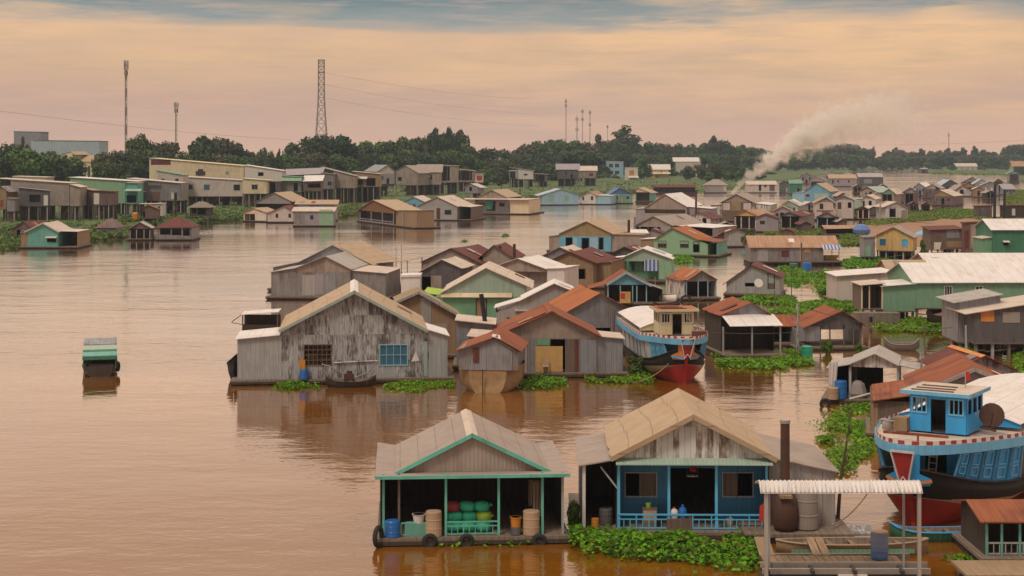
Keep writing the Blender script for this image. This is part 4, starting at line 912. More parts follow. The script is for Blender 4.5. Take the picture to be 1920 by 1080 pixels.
st = MB(); [st.box(px_(1732), 1.5+.0*k, zd-1.1+.24*k, px_(1757), 2.4, zd-.98+.24*k) for k in range(4)]; st.build('steps', 'bluegrey', O_)
barrel('weathered blue and rust barrel standing on the plank landing', PW(1649, 1046, Y0+2.1).xy.to_3d()+Vector((0, 0, zd+.05)), 1.02, .33, 'drum_blue', lid='canvas')
def sampan(label, p, q, w, h, hull, inside, name='sampan', thwarts=4, rise=.35, band=None):
    p, q = Vector(p), Vector(q); L_ = (q-p).length; a = math.atan2((q-p).y, (q-p).x); root = empty(name, label, 'boat', p, a, 'small wooden boats')
    N_ = 14; out, inn = [], []
    for k in range(N_+1):
        t = k/N_; b = w/2*max(.04, math.sin(math.pi*t)**.55); z = h+rise*(2*t-1)**4
        sec = [(-1, z), (-.86, z*.45), (-.45, -.12), (.45, -.12), (.86, z*.45), (1, z)]
        out.append([(t*L_, b*s, zz+(rise*(2*t-1)**4*.8 if zz < z*.9 else 0)) for s, zz in sec]); inn.append([(t*L_, b*s*.88, zz*.9+.05+(rise*(2*t-1)**4*.8 if zz < z*.9 else .02)) for s, zz in sec])
    MB().grid(out).build('hull', hull, root, smooth=True); MB().grid(inn).build('inside', inside, root, smooth=True)
    g_ = MB()
    for e in (0, 5): g_.tube([o_[e] for o_ in out], .045, 6)
    g_.build('gunwale', band or hull, root)
    pass
    for k in range(thwarts): t = .2+.6*k/max(1, thwarts-1); b = w/2*math.sin(math.pi*t)**.55*.9; MB().box(t*L_-.1, -b, h*.8, t*L_+.1, b, h*.8+.04).build('thwart', inside, root)
    return root
sampan('long moored boat with beige and green sides behind the plank landing', PG(1455, 1036, .1), PG(1740, 1034, .1), 1.2, .42, 'boat_beige', 'deck', thwarts=5, rise=.1, band='boat_beige')
O_ = COL.objects[-1]; bt = [q for q in bpy.data.objects if q.get('label', '').startswith('long moored boat')][0]; MB().box(.5, -.625, .1, 5.4, -.60, .26).build('green_stripe', 'green', bt)  # thin green strip along the near side of the hull
sampan('long low boat with a blue gunwale under the bow of the big blue boat', PG(1668, 1014), PG(1850, 1012), 1.0, .42, 'green_deep', 'deck', band='boat_blue')

# ------------------------------------------------------------------ A4: hut at the lower right corner
r4, fr, fz = H('small teal hut with a rusty roof and grey railing in the lower right corner', 1062, 1848, 1990, 'gx', [(1838, 978), (2010, 978), 936], D=3.4, fz=.42, w='wood_dark', r='rust', opening=True, inner=2.2, iw='wood_dark', posts=[((1850, 1878, 1912, 1960), 982, .05, .09, 'turq')], rail=(1852, 1985, 1018, .05, 'plank_grey', 12, .03), name='rusty_hut', cat='hut', group=None, far=False)
O_ = MB().box(-1.6, -1.2, 0, 3.6, 1.0, .1).build('jetty', 'plank_tan'); O_.location = PW(1875, 1068, 60.2); tag(O_, 'pale plank jetty in front of the teal hut in the corner', 'jetty'); f = MB(); [f.beam((x, y, -1.6), (x, y, 0), .12) for x in (-1.3, 1, 3.2) for y in (-1, .8)]; f.build('leg', 'plank_grey', O_)

# ------------------------------------------------------------------ boats
PALB1 = dict(bottom='boat_red', band='boat_beige', top='boat_black', rail='boat_black', stem='boat_red', wing='boat_blue', deck='pale_roof', rim='boat_pale', side='boat_blue', frame='boat_pale', tarp='tarp_brown', tarp_from=5, tarp_all=8, wheel='boat_blue', wframe='boat_pale', wroof='pale_roof', batten='plank_brown', edge='boat_pale', aft='white')
b1, dk1, zd1, tp1 = wooden_boat('big bright blue wooden boat with red bottom and blue wheelhouse on the right', 1716, 988, -33, 19, 6.2, PALB1, zs=1.5, zd=3.42, wheel=(2.55, 2.4, 1.75, 3.0))
PALB2 = dict(bottom='boat_red', band='boat_beige', top='boat_black', rail='boat_black', stem='boat_red', wing='orange', wing_edge='boat_blue', deck='pale_roof', rim='boat_pale', side='aqua', frame='boat_pale', tarp='pinkwhite', tarp_all=3, wheel='boat_yellow', wframe='boat_white', wroof='rust_orange', batten='rust_dark', edge='boat_yellow', aft='white')
b2, dk2, zd2, tp2 = wooden_boat('blue and cream wooden boat with an orange roofed wheelhouse, moored mid river', 1283, 720, 5.5, 16, 4.7, PALB2, zs=1.3, zd=2.95, rake=1.0, wheel=(2.45, 2.3, 1.75, 2.6))
def onboat(root, x, y, z): return root.matrix_basis @ Vector((x, y, z))
m0 = Matrix.Translation(b1.location) @ Matrix.Rotation(b1.rotation_euler.z, 4, 'Z'); P1 = lambda x, y, z: m0 @ Vector((x, y, z))
o = MB().lathe([(.0, -.08), (.55, -.08), (.55, .08), (.0, .08)], 18).build('winch_wheel', 'iron_rust'); o.location = P1(2.0, 4.4, zd1+.95); o.rotation_euler = (1.35, .2, -.5); tag(o, 'round rusty winch wheel right of the blue wheelhouse', 'winch'); f = MB(); f.beam((0, -.5, .12), (0, .1, .12), .1); f.beam((-.35, -.62, .05), (.35, -.62, .05), .12); f.build('stand', 'iron_rust', o)
o = MB().box(-.3, -.3, 0, .3, .3, .6).build('wooden_box', 'plank_tan'); o.location = P1(-1.55, 2.75, zd1+.2); o.rotation_euler.z = -.5; tag(o, 'brown box on deck left of the blue wheelhouse', 'box')
o = MB().beam((-1.5, 0, 0), (1.3, 0, 0), .11).build('anchor_beam', 'rust'); o.location = P1(0, .35, zd1+.5); o.rotation_euler.z = -.5; tag(o, 'rust red timber lying across the bow deck of the big blue boat', 'timber'); MB().tube([(0, 0, 0), (0, -.05, -.9)], .05, 7).build('stay', 'rust', o)
sampan('small green and white boat lying on the deck of the big blue boat', P1(-2.3, 2.3, zd1+.25), P1(-1.5, 4.9, zd1+.3), .6, .3, 'boat_white', 'green_deep', name='dinghy', thwarts=2, rise=.15)
o = MB().tube([(0, 0, 0), (0, 0, .75)], .02, 6).build('pink_flag', 'plank_grey'); o.location = P1(.75, 4.6, zd1+2.05); tag(o, 'small pink flag on the wheelhouse roof of the big boat', 'flag'); MB().prism([(.0, 0, .3), (.26, .05, .38), (.2, .04, .72), (0, 0, .75)], (0, .01, 0)).build('cloth', 'flower_red', o)
for k, (x, y) in enumerate(((3.22, 6.6), (3.18, 9.2))): p = P1(x, y, 1.25); tyre(('black tyre fender on the right flank of the big blue boat', 'black tyre fender further aft on the big blue boat')[k], p, .45, math.pi/2, math.radians(-33)+math.pi/2)
m0b = Matrix.Translation(b2.location) @ Matrix.Rotation(b2.rotation_euler.z, 4, 'Z'); P2 = lambda x, y, z: m0b @ Vector((x, y, z))
o = MB().box(-.5, -.3, 0, .5, .3, .34).build('wooden_box', 'rust_dark'); o.location = P2(1.4, 1.6, zd2+.2); tag(o, 'dark red crate on the bow deck of the cream wheelhouse boat', 'box')
def rope(label, a, b, sag=.4, r=.03, m='rope', name='mooring_rope', cat='rope', group=None):
    a, b = Vector(a), Vector(b); o = MB().tube([a.lerp(b, k/12)-Vector((0, 0, 4*sag*(k/12)*(1-k/12))) for k in range(13)], r, 5).build(name, m); return tag(o, label, cat, group)
rope('slack mooring rope from the cream boat to the weed bank', P2(-.6, .2, 1.9), PG(1178, 717, .1), .5)
rope('mooring rope from the big blue boat to the boiler platform', P1(-2.2, 1.5, 1.7), PG(1560, 985, .6), .35)
# covered ferry on the open river
Yf = YW(706); xf = (187-960)*Yf/F; O_ = empty('covered_ferry', 'covered green and purple roofed passenger boat alone on the open river', 'boat', (xf, Yf, 0), math.radians(14))
N_ = 12; out = []
for k in range(N_+1): t = k/N_; b = 1.25*min(1, (t*6+.55))**.5*(1-.5*max(0, t-.7)/.3); out.append([(-b, t*10, .55+.2*(2*t-1)**2), (-b*.85, t*10, .1), (-b*.4, t*10, -.2), (b*.4, t*10, -.2), (b*.85, t*10, .1), (b, t*10, .55+.2*(2*t-1)**2)])
MB().grid(out).prism([out[0][k] for k in range(6)], (0, .05, 0)).build('hull', 'wood_dark', O_, smooth=False)
MB().box(-1.05, .3, .25, 1.05, 9.2, .32).build('deck', 'deck', O_)
for k, (y0, y1, z0, z1, mt) in enumerate(((.2, 2.4, 1.42, 1.46, 'turq'), (2.4, 2.9, 1.5, 1.5, 'green_deep'), (2.9, 5.2, 1.56, 1.6, 'mint_pale'), (5.2, 9.2, 1.68, 1.72, 'bluegrey'))):
    MB().prism([(-1.22, y0, z0), (1.22, y0, z0), (1.22, y1, z1), (-1.22, y1, z1)], (0, 0, .06)).build('roof_panel', mt, O_)
MB().beam((-1.22, .18, 1.3), (1.22, .18, 1.3), .05, .22).build('roof_edge', 'green_deep', O_)
for y in (.3, 3.2, 6.2, 9): 
    for x in (-1.12, 1.12): MB().beam((x, y, .5), (x, y, 1.5), .07).build('post', 'green_deep', O_)
MB().box(-1.1, 3.0, .3, 1.1, 3.05, 1.45).build('cabin_bulkhead', 'wood_dark', O_); f = MB(); [f.box(-1, y, .32, 1, y+.35, .62) for y in (1, 1.9)]; f.build('bench', 'mast_grey', O_)
f = MB(); [f.box(s*1.12-.02, 1.2, .5, s*1.12+.02, 9, .95) for s in (-1, 1)]; f.build('side_board', 'wood_dark', O_)
tyre('tyre fender on the left side of the lone ferry', (xf-1.2, Yf+1.0, .5), .38, math.pi/2, math.pi/2); tyre('tyre fender on the right side of the lone ferry', (xf+1.0, Yf+1.3, .55), .38, math.pi/2, math.pi/2)
# barge with a rounded hull and a tin hut
p = PG(913, 738); O_ = empty('hulk_barge', 'ochre rounded old barge carrying a tin hut with a rusty roof', 'boat', p, math.radians(-6)); out = []
for k in range(9):
    t = k/8; b = 2.25*(1-.45*(2*t-1)**4); row = []
    for j in range(13): a_ = math.pi*j/12; row.append((-b*math.cos(a_)*(1.0), .2+5.5*t+.9*(1-math.sin(a_)**1)*(1 if t < .5 else -1)*.5, 1.75-2.1*math.sin(a_)**.6))
    out.append(row)
MB().grid(out).build('hull', 'hull_ochre', O_, smooth=True); MB().prism([q for q in out[0]], (0, .1, 0)).build('bow_plate', 'hull_ochre', O_)
f = MB(); f.box(-.34, .12, -.2, -.28, .2, 1.6); f.build('stem_seam', 'wood_dark', O_)
MB().prism([(-2.0, .62, 1.5), (2.0, .62, 1.5), (2.05, .62, 2.75), (.55, .62, 3.62), (-2.0, .62, 2.9)], (0, 5, 0)).build('hut_wall', 'grey', O_)
MB().prism([(-1.25, .56, 1.5), (1.6, .56, 1.5), (1.65, .56, 2.75), (.55, .56, 3.45), (-1.0, .56, 2.8)], (0, .055, 0)).build('front_sheet', 'bluegrey', O_)
f = MB(); f.prism([(-2.25, .3, 2.72), (.55, .3, 3.72), (.45, 6, 3.72), (-2.35, 6, 2.72)], (0, 0, .06)); f.prism([(.55, .3, 3.72), (2.3, .3, 2.75), (2.3, 6, 2.75), (.45, 6, 3.72)], (0, 0, .06)); f.build('hut_roof', 'rust', O_)
MB().box(-1.0, .5, 2.0, -.6, .55, 3.0).build('rust_strip', 'rust_dark', O_); MB().prism([(.3, .25, 3.79), (.9, .25, 3.6), (.7, 1.6, 3.7), (.2, 1.5, 3.8)], (0, 0, .04)).build('loose_sheet', 'cloth_white', O_)
# ------------------------------------------------------------------ C1: the large grey plank house
C1, fr, fz = H('large weathered grey plank house with a tan roof and one blue window', 718, 528, 804, 'gy', [(523, 619), (664.5, 545), (803, 619)], rear=(663, 526), fz=.35, w='plank_pale', r='tan_roof', trim='trim_pale', cap='white', gb=627, go=.45, far=False, name='plank_house',
   win=[(712, 646, 764, 685, 'skyblue', 'pane_blue', 4, 2)], holes=[(570, 646, 621, 685)],
   ann=[('L', (441, 635), (525, 627), 0, .55, 'plank_grey', 'white', True), ('R', (843, 629), (802, 617), .0, .5, 'plank_grey', 'white', True)])
L = fr.loc; a, c = L(570, 685); b, d_ = L(621, 646); wn = window(C1, (a, c, b, d_), 'plank_brown', None, 6, 4, 0, .06)
MB().box(a-.6, 2.2, .4, b+.8, 2.25, d_+.3).build('inner_wall', 'plank_tan', C1); f = MB(); f.box(a+.1, 1.9, .9, a+.9, 2.15, 1.9); f.box(b-.8, 1.8, .9, b-.1, 2.1, 1.6); f.build('shelf', 'tarp_tan', C1)
f = MB(); x0, z0 = L(798, 640); f.beam((x0, -.04, .4), (x0, -.04, z0), .26, .06); f.build('corner_board', 'trim_pale', C1)
f = MB(); x0, z0 = L(625, 680); x1, z1 = L(708, 676); f.tube([(x0, -.08, z0), (x1, -.08, z1)], .045, 7); f.build('long_pole', 'plank_white', C1)
fm = MB(); p0, p1 = L(452, 617), L(523, 590); o = empty('raised_bin', 'dark open bin with a white lid roof behind the left annex of the plank house', 'bin', PG(488, 700))
yb = 4.2; Yb = o.location.y+yb; q = lambda x, y: (((x-960)*Yb/F-o.location.x), yb, CH-(y-HZ)*Yb/F)
A_, B_ = q(453, 590), q(523, 585); f = MB().prism([(A_[0], yb-.3, A_[2]), (B_[0], yb-.3, B_[2]), (B_[0], yb+1.3, B_[2]+.1), (A_[0], yb+1.3, A_[2]+.1)], (0, 0, .05)); f.build('lid', 'white', o)
f = MB(); f.box(A_[0]+.1, yb+.9, .2, B_[0], yb+.95, A_[2]-.08); f.box(A_[0]+.1, yb-.1, .2, B_[0], yb-.05, A_[2]-.75); f.box(A_[0]+.1, yb-.05, .2, A_[0]+.15, yb+.9, A_[2]-.75); f.build('side', 'wood_dark', o)
[MB().beam((x, y, .2), (x, y, A_[2]), .09).build('post', 'plank_brown', o) for x in (A_[0]+.1, B_[0]-.1) for y in (yb-.1, yb+.9)]; f = MB(); f.beam((A_[0], yb, A_[2]), (A_[0]-.75, yb, A_[2]-.55), .06); f.beam((A_[0]-.75, yb, A_[2]-.6), (A_[0]+.1, yb, A_[2]-.75), .05); f.build('strut', 'plank_brown', o)
dk_ = lambda x, yl, z=.0: at(fr, x, 700, yl).xy.to_3d()+Vector((0, 0, z))
barrel('blue barrel against the front of the large plank house', dk_(570, -.45, .35), .72, .3, 'plastic_blue')
o = MB().box(-.2, -.12, 0, .2, .12, .62).lathe([(.06, .62), (.06, .72), (0, .72)], 8).build('jerrycan', 'crate_orange'); o.location = dk_(567, -.25, 1.07); tag(o, 'yellow jerrycan hanging by the grille window of the plank house', 'jerrycan')
o = MB().prism([(-.3, 0, 0), (.28, 0, .05), (.02, 0, .75)], (0, .02, 0)).build('paper', 'cloth_white'); p = at(fr, 779, 678, -.04); o.location = p; tag(o, 'white scrap of paper right of the blue window', 'paper')
o = empty('boat_engine', 'long tail boat engine with bent shafts lying before the plank house', 'engine', dk_(655, -1.2, .2)); f = MB(); f.box(-.35, -.25, .1, .3, .25, .6); f.lathe([(.18, .6), (.2, .8), (0, .82)], 10); f.build('motor', 'iron_rust', o)
f = MB(); f.tube([(-.3, 0, .5), (-1.2, -.2, 1.1), (-1.9, -.1, 1.3)], .04, 6); f.tube([(.3, 0, .3), (1.3, .1, .7), (2.0, 0, 1.5)], .05, 6); f.tube([(-.2, .1, .2), (-.9, 0, .2), (-1.3, 0, 1.0)], .035, 6); f.tube([(.5, -.2, .1), (1.4, -.2, .1), (1.7, -.1, .9)], .06, 7); f.build('shaft', 'mast_grey', o)
sampan('small dark boat with junk in front of the plank house', dk_(610, -1.9), dk_(705, -1.7), 1.1, .4, 'wood_dark', 'deck', thwarts=3)
sampan('dark boat hull tied behind the left corner of the plank house', dk_(438, 1.2), dk_(446, 5.6), 1.2, 1.1, 'boat_black', 'wood_dark', thwarts=2)

# ------------------------------------------------------------------ mid cluster around the cream wheelhouse boat
H('rusty red gabled house with tin walls and a hanging yellow tarp', 707, 928, 1120, 'gy', [(922, 632), (1035, 584), (1130, 632)], rear=(1026, 569), w='grey', g='taupe', r='rust', gb=634, go=.4, far=False, name='tin_house', cap='rust',
  pan=[(1004, 649, 1055, 697, 'tarp_tan'), (1007, 636, 1031, 647, 'green'), (1061, 636, 1077, 703, 'plank_brown'), (1078, 636, 1085, 703, 'rust_dark'), (932, 638, 962, 700, 'bluegrey'), (1088, 637, 1118, 702, 'bluegrey'), (964, 640, 988, 702, 'lightgrey')], holes=[(1032, 636, 1060, 700)], inner=2, iw='wood_dark', ann=[('R', (1172, 634), (1128, 630), .1, .6, 'bluegrey', 'pale_roof', True)])
o = MB().box(-.5, -.02, 0, .0, .02, 1.35).build('rust_door', 'rust_dark'); p = PG(1143, 706); o.location = (p.x, p.y+.02, .42); tag(o, 'narrow rust brown door of the tin annex beside the boat', 'door')
f = MB(); [f.beam((x, y, 0), (x, y, .5), .05) for x in (-.22, .22) for y in (-.2, .2)]; f.box(-.25, -.23, .46, .25, .23, .5); f.box(-.25, .2, .5, .25, .24, 1.0); o = f.build('chair', 'canvas'); p = PG(1023, 708); o.location = (p.x, p.y-.15, .35); tag(o, 'pale chair in front of the yellow tarp of the rusty house', 'chair')
H('blue grey gabled house with an orange rust roof running back left', 662, 1066, 1205, 'gy', [(1062, 585), (1126, 549), (1213, 596)], rear=(1091, 534), w='bluegrey', g='bluegrey', r='rust_orange', gb=608, go=.3, far=False, name='tin_house')
H('tan patched gable house between the grey plank house and the green house', 672, 746, 862, 'gy', [(740, 566), (785, 546), (866, 592)], rear=(781, 540), w='plank_tan', g='plank_tan', r='mossroof', gb=606, far=False, trim='plank_grey', pan=[(789, 558, 808, 606, 'lightgrey'), (812, 606, 840, 660, 'taupe')])
H('low blue grey tin annex with a pale flat roof left of the rusty house', 692, 856, 925, 'sl', [(853, 599), (930, 607)], D=4, w='bluegrey', r='pale_roof', far=False, name='tin_annex')
p = PG(912, 690); o = MB().tube([(0, 0, 0), (-.4, 0, 2.9)], [.17, .17], 12).build('chimney_pipe', 'black'); o.location = (p.x, p.y+.5, 2.6); tag(o, 'leaning black stove pipe left of the rusty red house', 'chimney')
o = MB().prism([(-.9, 0, 0), (1.1, 0, -.2), (1.4, 1.6, .2), (-.6, 1.6, .35)], (0, 0, -.06)).build('lean_to_roof', 'pale_roof'); p = PG(898, 700); o.location = (p.x, p.y, 2.75); tag(o, 'small pale lean-to roof under the black stove pipe', 'roof sheet'); MB().beam((-.7, .3, -2.4), (-.7, .3, 0), .1).build('post', 'plank_grey', o); MB().beam((1.0, .3, -2.4), (1.0, .3, -.15), .1).build('post', 'plank_grey', o)
H('white roofed grey tin house behind the rusty red house', 635, 930, 1070, 'gy', [(973, 564), (1039, 531), (1076, 546)], rear=(1039, 523), w='lightgrey', g='lightgrey', r='white', gb=572, far=False, name='tin_house', ann=[('L', (926, 577), (974, 563), 0, .7, 'lightgrey', 'white', True)], awn=[(965, 1020, 579, 583, .5, 'lightgrey')])
H('pale green gabled house with grey roof strips behind the tan house', 607, 815, 985, 'gy', [(826, 549), (911, 502), (1000, 541)], rear=(917, 490), w='green', g='mint_pale', r='pale_roof', gb=554, far=False, awn=[(827, 960, 549, 557, .35, 'cream')], door=[(893, 562, 912, 604, 'plank_tan')], ann=[('L', (793, 548), (828, 553), .2, .7, 'green', 'sack_lime', True)])
H('white roofed house with pale walls behind the pale green house', 562, 934, 1026, 'gy', [(930, 498), (970, 484), (1024, 504)], rear=(1006, 478), w='lightgrey', g='taupe', r='white', gb=509, opening=True, inner=.9, iw='taupe', far=False, ann=[('R', (1061, 502), (1022, 503), .0, .8, 'white', 'white', True)])
H('grey gabled house with a dark red roof at the edge of the open river', 548, 791, 902, 'gy', [(788, 491), (845, 465), (906, 496)], rear=(894, 458), w='taupe', g='taupe', r='rust_dark', far=False, name='tin_house')
H('dark red roof with a black chimney behind the white roofed house', 548, 905, 962, 'gy', [(893, 487), (925, 459.5), (965, 485)], D=6, yaw=-12, w='taupe', r='rust_dark', far=False, name='tin_house')
for k, (x, y0, y1) in enumerate(((937, 460, 488), (964.5, 457, 484))): p = PG(x, 552); o = MB().tube([(0, 0, 0), (0, 0, (y1-y0)*p.y/F)], .17, 10).build('chimney_pipe', 'iron_rust'); o.location = (p.x, p.y+3, CH-(y1-HZ)*(p.y+3)/F); tag(o, ('short brown chimney pipe on the dark red roof', 'taller brown chimney pipe at the right end of the dark red roof')[k], 'chimney')
H('dark grey tin shed with a tan roof below the dark red roofed house', 560, 783, 864, 'gy', [(779, 513), (828, 486), (866, 503)], D=5, yaw=-14, w='darkgrey', r='pale_roof', far=False, name='tin_shed', pan=[(808, 517, 828, 546, 'taupe')], holes=[(790, 519, 808, 544)])
H('white box shaped tin shed left of the dark grey shed', 566, 752, 788, 'flat', [(751, 516), (789, 515)], D=3, w='white', r='white', plain=True, far=False, name='tin_shed')
H('grey tin house with two stepped gables standing in the open river', 562, 556, 657, 'gy', [(552, 503), (610, 480), (659, 505)], rear=(651, 469), w='grey', g='taupe', r='lightgrey', gb=510, far=False, name='tin_house', pan=[(567, 516, 590, 554, 'lightgrey'), (590, 514, 607, 552, 'lilac'), (608, 516, 630, 556, 'bluegrey')], ann=[('L', (506, 510), (555, 502), .2, .8, 'grey', 'lightgrey', True), ('R', (726, 512), (655, 506), .3, .8, 'grey', 'pale_roof', True)])
H('wide tan roofed gable behind the stepped grey tin house', 548, 560, 690, 'gy', [(556, 493), (623, 459), (700, 497)], rear=(674, 451), w='bluegrey', g='bluegrey', r='tan_roof', plain=True, far=False, name='tin_house', ann=[('L', (510, 501), (560, 491), .2, .7, 'grey', 'pale_roof', True), ('R', (766, 488), (696, 494), 1.5, .8, None, 'tan_roof', False)])
H('tan wood house with a dark red roof and a small dark door', 540, 1040, 1112, 'gy', [(1032, 488), (1067, 471.5), (1119, 493.5)], rear=(1107, 463), w='plank_tan', g='plank_tan', r='rust_dark', far=False, name='wooden_house', door=[(1083, 505, 1097, 523, None)], ann=[('R', (1148, 491), (1115, 493), 2, .9, 'plank_tan', 'rust_dark', True)])
H('grey gable with a pale roof half behind the tan wood house', 532, 1018, 1075, 'gy', [(1012, 481), (1049, 462.5), (1084, 478)], rear=(1070, 459), w='bluegrey', r='pale_roof', far=False, name='tin_house')
H('tan gabled house with light blue door panels and a brown roof', 474, 1048, 1146, 'gy', [(1047, 438), (1099, 414.5), (1150, 439)], rear=(1130, 410), w='aqua', g='mossroof', r='tan_roof', gb=443, door=[(1061, 446, 1073, 466, None), (1091, 447, 1104, 468, None), (1123, 446, 1131, 468, None)], pan=[(1074, 446, 1082, 468, 'skyblue'), (1106, 446, 1121, 468, 'skyblue')], ann=[('L', (1028, 443), (1049, 440), 0, .6, 'taupe', 'tan_roof', True), ('R', (1207, 440), (1147, 439), .3, .6, 'taupe', 'mossroof', True)])
pole('dark chimney post beside the tan gabled house', 1179, 412, 470, .28, 0, 'iron_rust', name='chimney_post', group=None)
H('mint green gabled house with a rust roof and two barred windows', 481, 1226, 1327, 'gy', [(1225.5, 449), (1260, 426.5), (1310, 450)], rear=(1285, 422.5), w='mint', g='mint', r='rust_orange', win=[(1234, 452, 1249.5, 464, 'plank_brown', 'pane', 3, 1), (1275.5, 452, 1291, 464, 'plank_brown', 'pane', 3, 1)], door=[(1300, 454, 1311, 473, None)], ann=[('L', (1200, 448), (1228, 447), .6, .6, 'plank_tan', 'white', True), ('R', (1346, 454), (1308, 449), .0, .85, 'turq', 'rust', False)], far=False)
H('green house with a blue striped curtain and a white roof edge', 530, 1154, 1258, 'gy', [(1168, 482), (1205, 465.5), (1254, 483)], rear=(1213, 461), w='green', g='mint_pale', r='white', gb=487, opening=True, inner=1.0, iw='green', ih=[(1174, 489, 1190, 508)], pan=[(1235, 488, 1259, 524, 'mint'), (1154, 486, 1169, 522, 'mint'), (1208, 487, 1234, 508, 'stripe_blue')], ann=[('L', (1144, 484), (1170, 481), .3, .6, 'mint', 'white', True), ('R', (1262, 486), (1252, 482), .0, .6, 'mint', 'white', True)], far=False)
H('small grey gable with red roof squeezed behind the green curtain house', 520, 1146, 1195, 'gy', [(1143, 477), (1170, 462.5), (1200, 474)], D=6, yaw=-16, w='darkgrey', r='rust_dark', far=False, name='tin_house')
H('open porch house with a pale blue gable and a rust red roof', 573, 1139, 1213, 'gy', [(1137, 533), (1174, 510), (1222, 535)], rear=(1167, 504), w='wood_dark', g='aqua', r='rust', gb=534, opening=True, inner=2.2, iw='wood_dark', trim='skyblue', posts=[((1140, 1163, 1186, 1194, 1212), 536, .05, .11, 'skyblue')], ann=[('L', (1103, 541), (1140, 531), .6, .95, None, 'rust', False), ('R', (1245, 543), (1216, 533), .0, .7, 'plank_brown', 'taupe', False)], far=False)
p = PG(1172, 574); o = MB().box(-.55, -.2, 0, .55, .3, 1.15).build('crate_stack', 'tarp_tan'); o.location = (p.x, p.y-.2, .36); tag(o, 'pale crate stack on the porch under the blue gable', 'crate'); MB().box(-.5, -.26, .5, -.05, -.21, 1.05).build('red_panel', 'flower_red', o)
H('open fronted shed with a blue grey gable and a bright rust roof', 563, 1284, 1344, 'gy', [(1289, 525), (1316, 507), (1346, 524)], D=6, yaw=12, w='plank_white', g='bluegrey', r='rust_orange', gb=526, opening=True, inner=3, iw='wood_dark', posts=[((1287, 1309, 1327, 1342), 527, .05, .1, 'skyblue')], ann=[('L', (1273, 526), (1290, 524), .1, .9, 'plank_white', 'rust', True)], far=False)
H('weathered grey wood house with a white satellite dish and a low gable', 556, 1362, 1462, 'gy', [(1354, 534), (1408, 496), (1466, 520)], D=6, yaw=-14, w='plank_grey', g='plank_grey', r='rust_dark', door=[(1440, 514, 1452, 542, 'plank_brown')], holes=[(1397, 524, 1415, 537)], far=False, name='wooden_house')
p = PG(1421, 560); o = MB().lathe([(0, 0), (.3, .05), (.5, .17)], 16).build('satellite_dish', 'cloth_white'); o.location = (p.x, p.y-.3, CH-(531-HZ)*p.y/F); o.rotation_euler = (1.2, 0, .1); tag(o, 'white satellite dish on the grey wood house', 'dish'); MB().beam((0, 0, 0), (0, -.9, -.1), .05).build('arm', 'mast_grey', o)
H('long grey tin shed with a pale rust streaked roof and a blue white awning', 497, 1408, 1544, 'gx', [(1404, 464), (1575, 464), 441.5], D=6, w='grey', r='rust_pale', fz=.6, far=False, name='long_shed', holes=[], pan=[(1465, 470, 1479, 482, 'rust_dark'), (1421, 467, 1440, 492, 'plank_grey'), (1482, 466, 1500, 492, 'bluegrey'), (1508, 466, 1519, 473, 'tarp_tan'), (1500, 465, 1502.5, 493, 'yellow')], ann=[('R', (1575, 463), (1541, 464), 0, .9, None, 'rust_pale', False)], awn=[(1541, 1574, 459, 467, .9, 'stripe_blue')])
p = PG(1558, 494); cloth('tan tarp sagging under the blue white awning', (p.x, p.y-.3, CH-(478-HZ)*p.y/F), 2.3, .9, 'tarp_tan', 2, 'tarp', 'tarp')
barrel('blue tank floating below the long grey shed', PG(1513, 506), 1.0, .62, 'plastic_blue', name='floating_tank'); barrel('dark green tank floating below the long grey shed', PG(1488, 503), .7, .6, 'green_deep', name='floating_tank')

# open shed, canopies and rust roofs right of the boat
H('open shed with a pale corrugated gable and light grey lean-to roofs', 757, 1594, 1684, 'gy', [(1591, 683), (1640, 663), (1684, 685)], rear=(1647, 648), w='wood_dark', g='plank_white', r='lightgrey', gb=689, fz=.3, opening=True, inner=4.5, iw='wood_dark', ih=[(1656, 690, 1684, 717)], back=False, posts=[((1594, 1684), 688, .05, .16, 'plank_grey')], ann=[('L', (1550, 689), (1594, 682), 0, .9, 'wood_dark', 'lightgrey', False), ('R', (1728, 693), (1682, 683), 1.0, .8, None, 'lightgrey', False)], far=False, name='open_shed')
p = PG(1578, 757); barrel('tall blue drum in the left bay of the pale gabled open shed', (p.x, p.y+.3, .3), 1.15, .4, 'plastic_blue'); p = PG(1562, 757); barrel('tan drum left of the blue drum in the open shed', (p.x, p.y-.1, .3), .75, .33, 'canvas', name='drum'); p = PG(1565, 757); cloth('grey cloth hanging in the left bay of the open shed', (p.x, p.y+.4, 2.6), .6, 1.7, 'cloth_white', 4)
p = PG(1612, 757); o = MB().lathe([(.5, 0), (.62, .3), (.45, .9), (.2, 1.1), (0, 1.12)], 9).build('net_heap', 'mast_grey'); o.location = (p.x, p.y+.6, .3); tag(o, 'heap of grey nets on the open shed floor', 'net'); o = MB().beam((-.9, 0, 0), (.9, .1, .45), .18, .06).build('white_plank', 'cloth_white'); p = PG(1618, 760); o.location = (p.x, p.y-.2, .45); tag(o, 'white plank leaning at the front of the open shed', 'plank')
tyre('white rimmed tyre at the left corner of the open shed', PG(1547, 763)+Vector((0, 0, .2)), .36, math.pi/2, 0)
H('rust red roofed grey gabled house behind the big blue boat', 800, 1730, 1915, 'gy', [(1716, 737), (1828, 690), (1926, 733)], rear=(1797, 663), w='taupe', g='concrete', r='rust', plain=True, dmax=9, far=False, name='rusty_house', trim='plank_grey')
H('small plank hut with a flat rust roof left of the big blue boat', 822, 1633, 1720, 'sh', [(1636, 751), (1720, 739), 722], D=4.5, yaw=-12, w='plank_brown', r='rust', far=False, name='plank_hut', pan=[(1633, 756, 1646, 818, 'plank_tan')])
H('dark red roof with an orange ridge cap in the right background', 770, 1800, 1915, 'gy', [(1780, 698), (1848, 667), (1910, 695)], D=5, yaw=6, w='plank_pale', r='rust_dark', cap='orange', far=False, name='rusty_house')
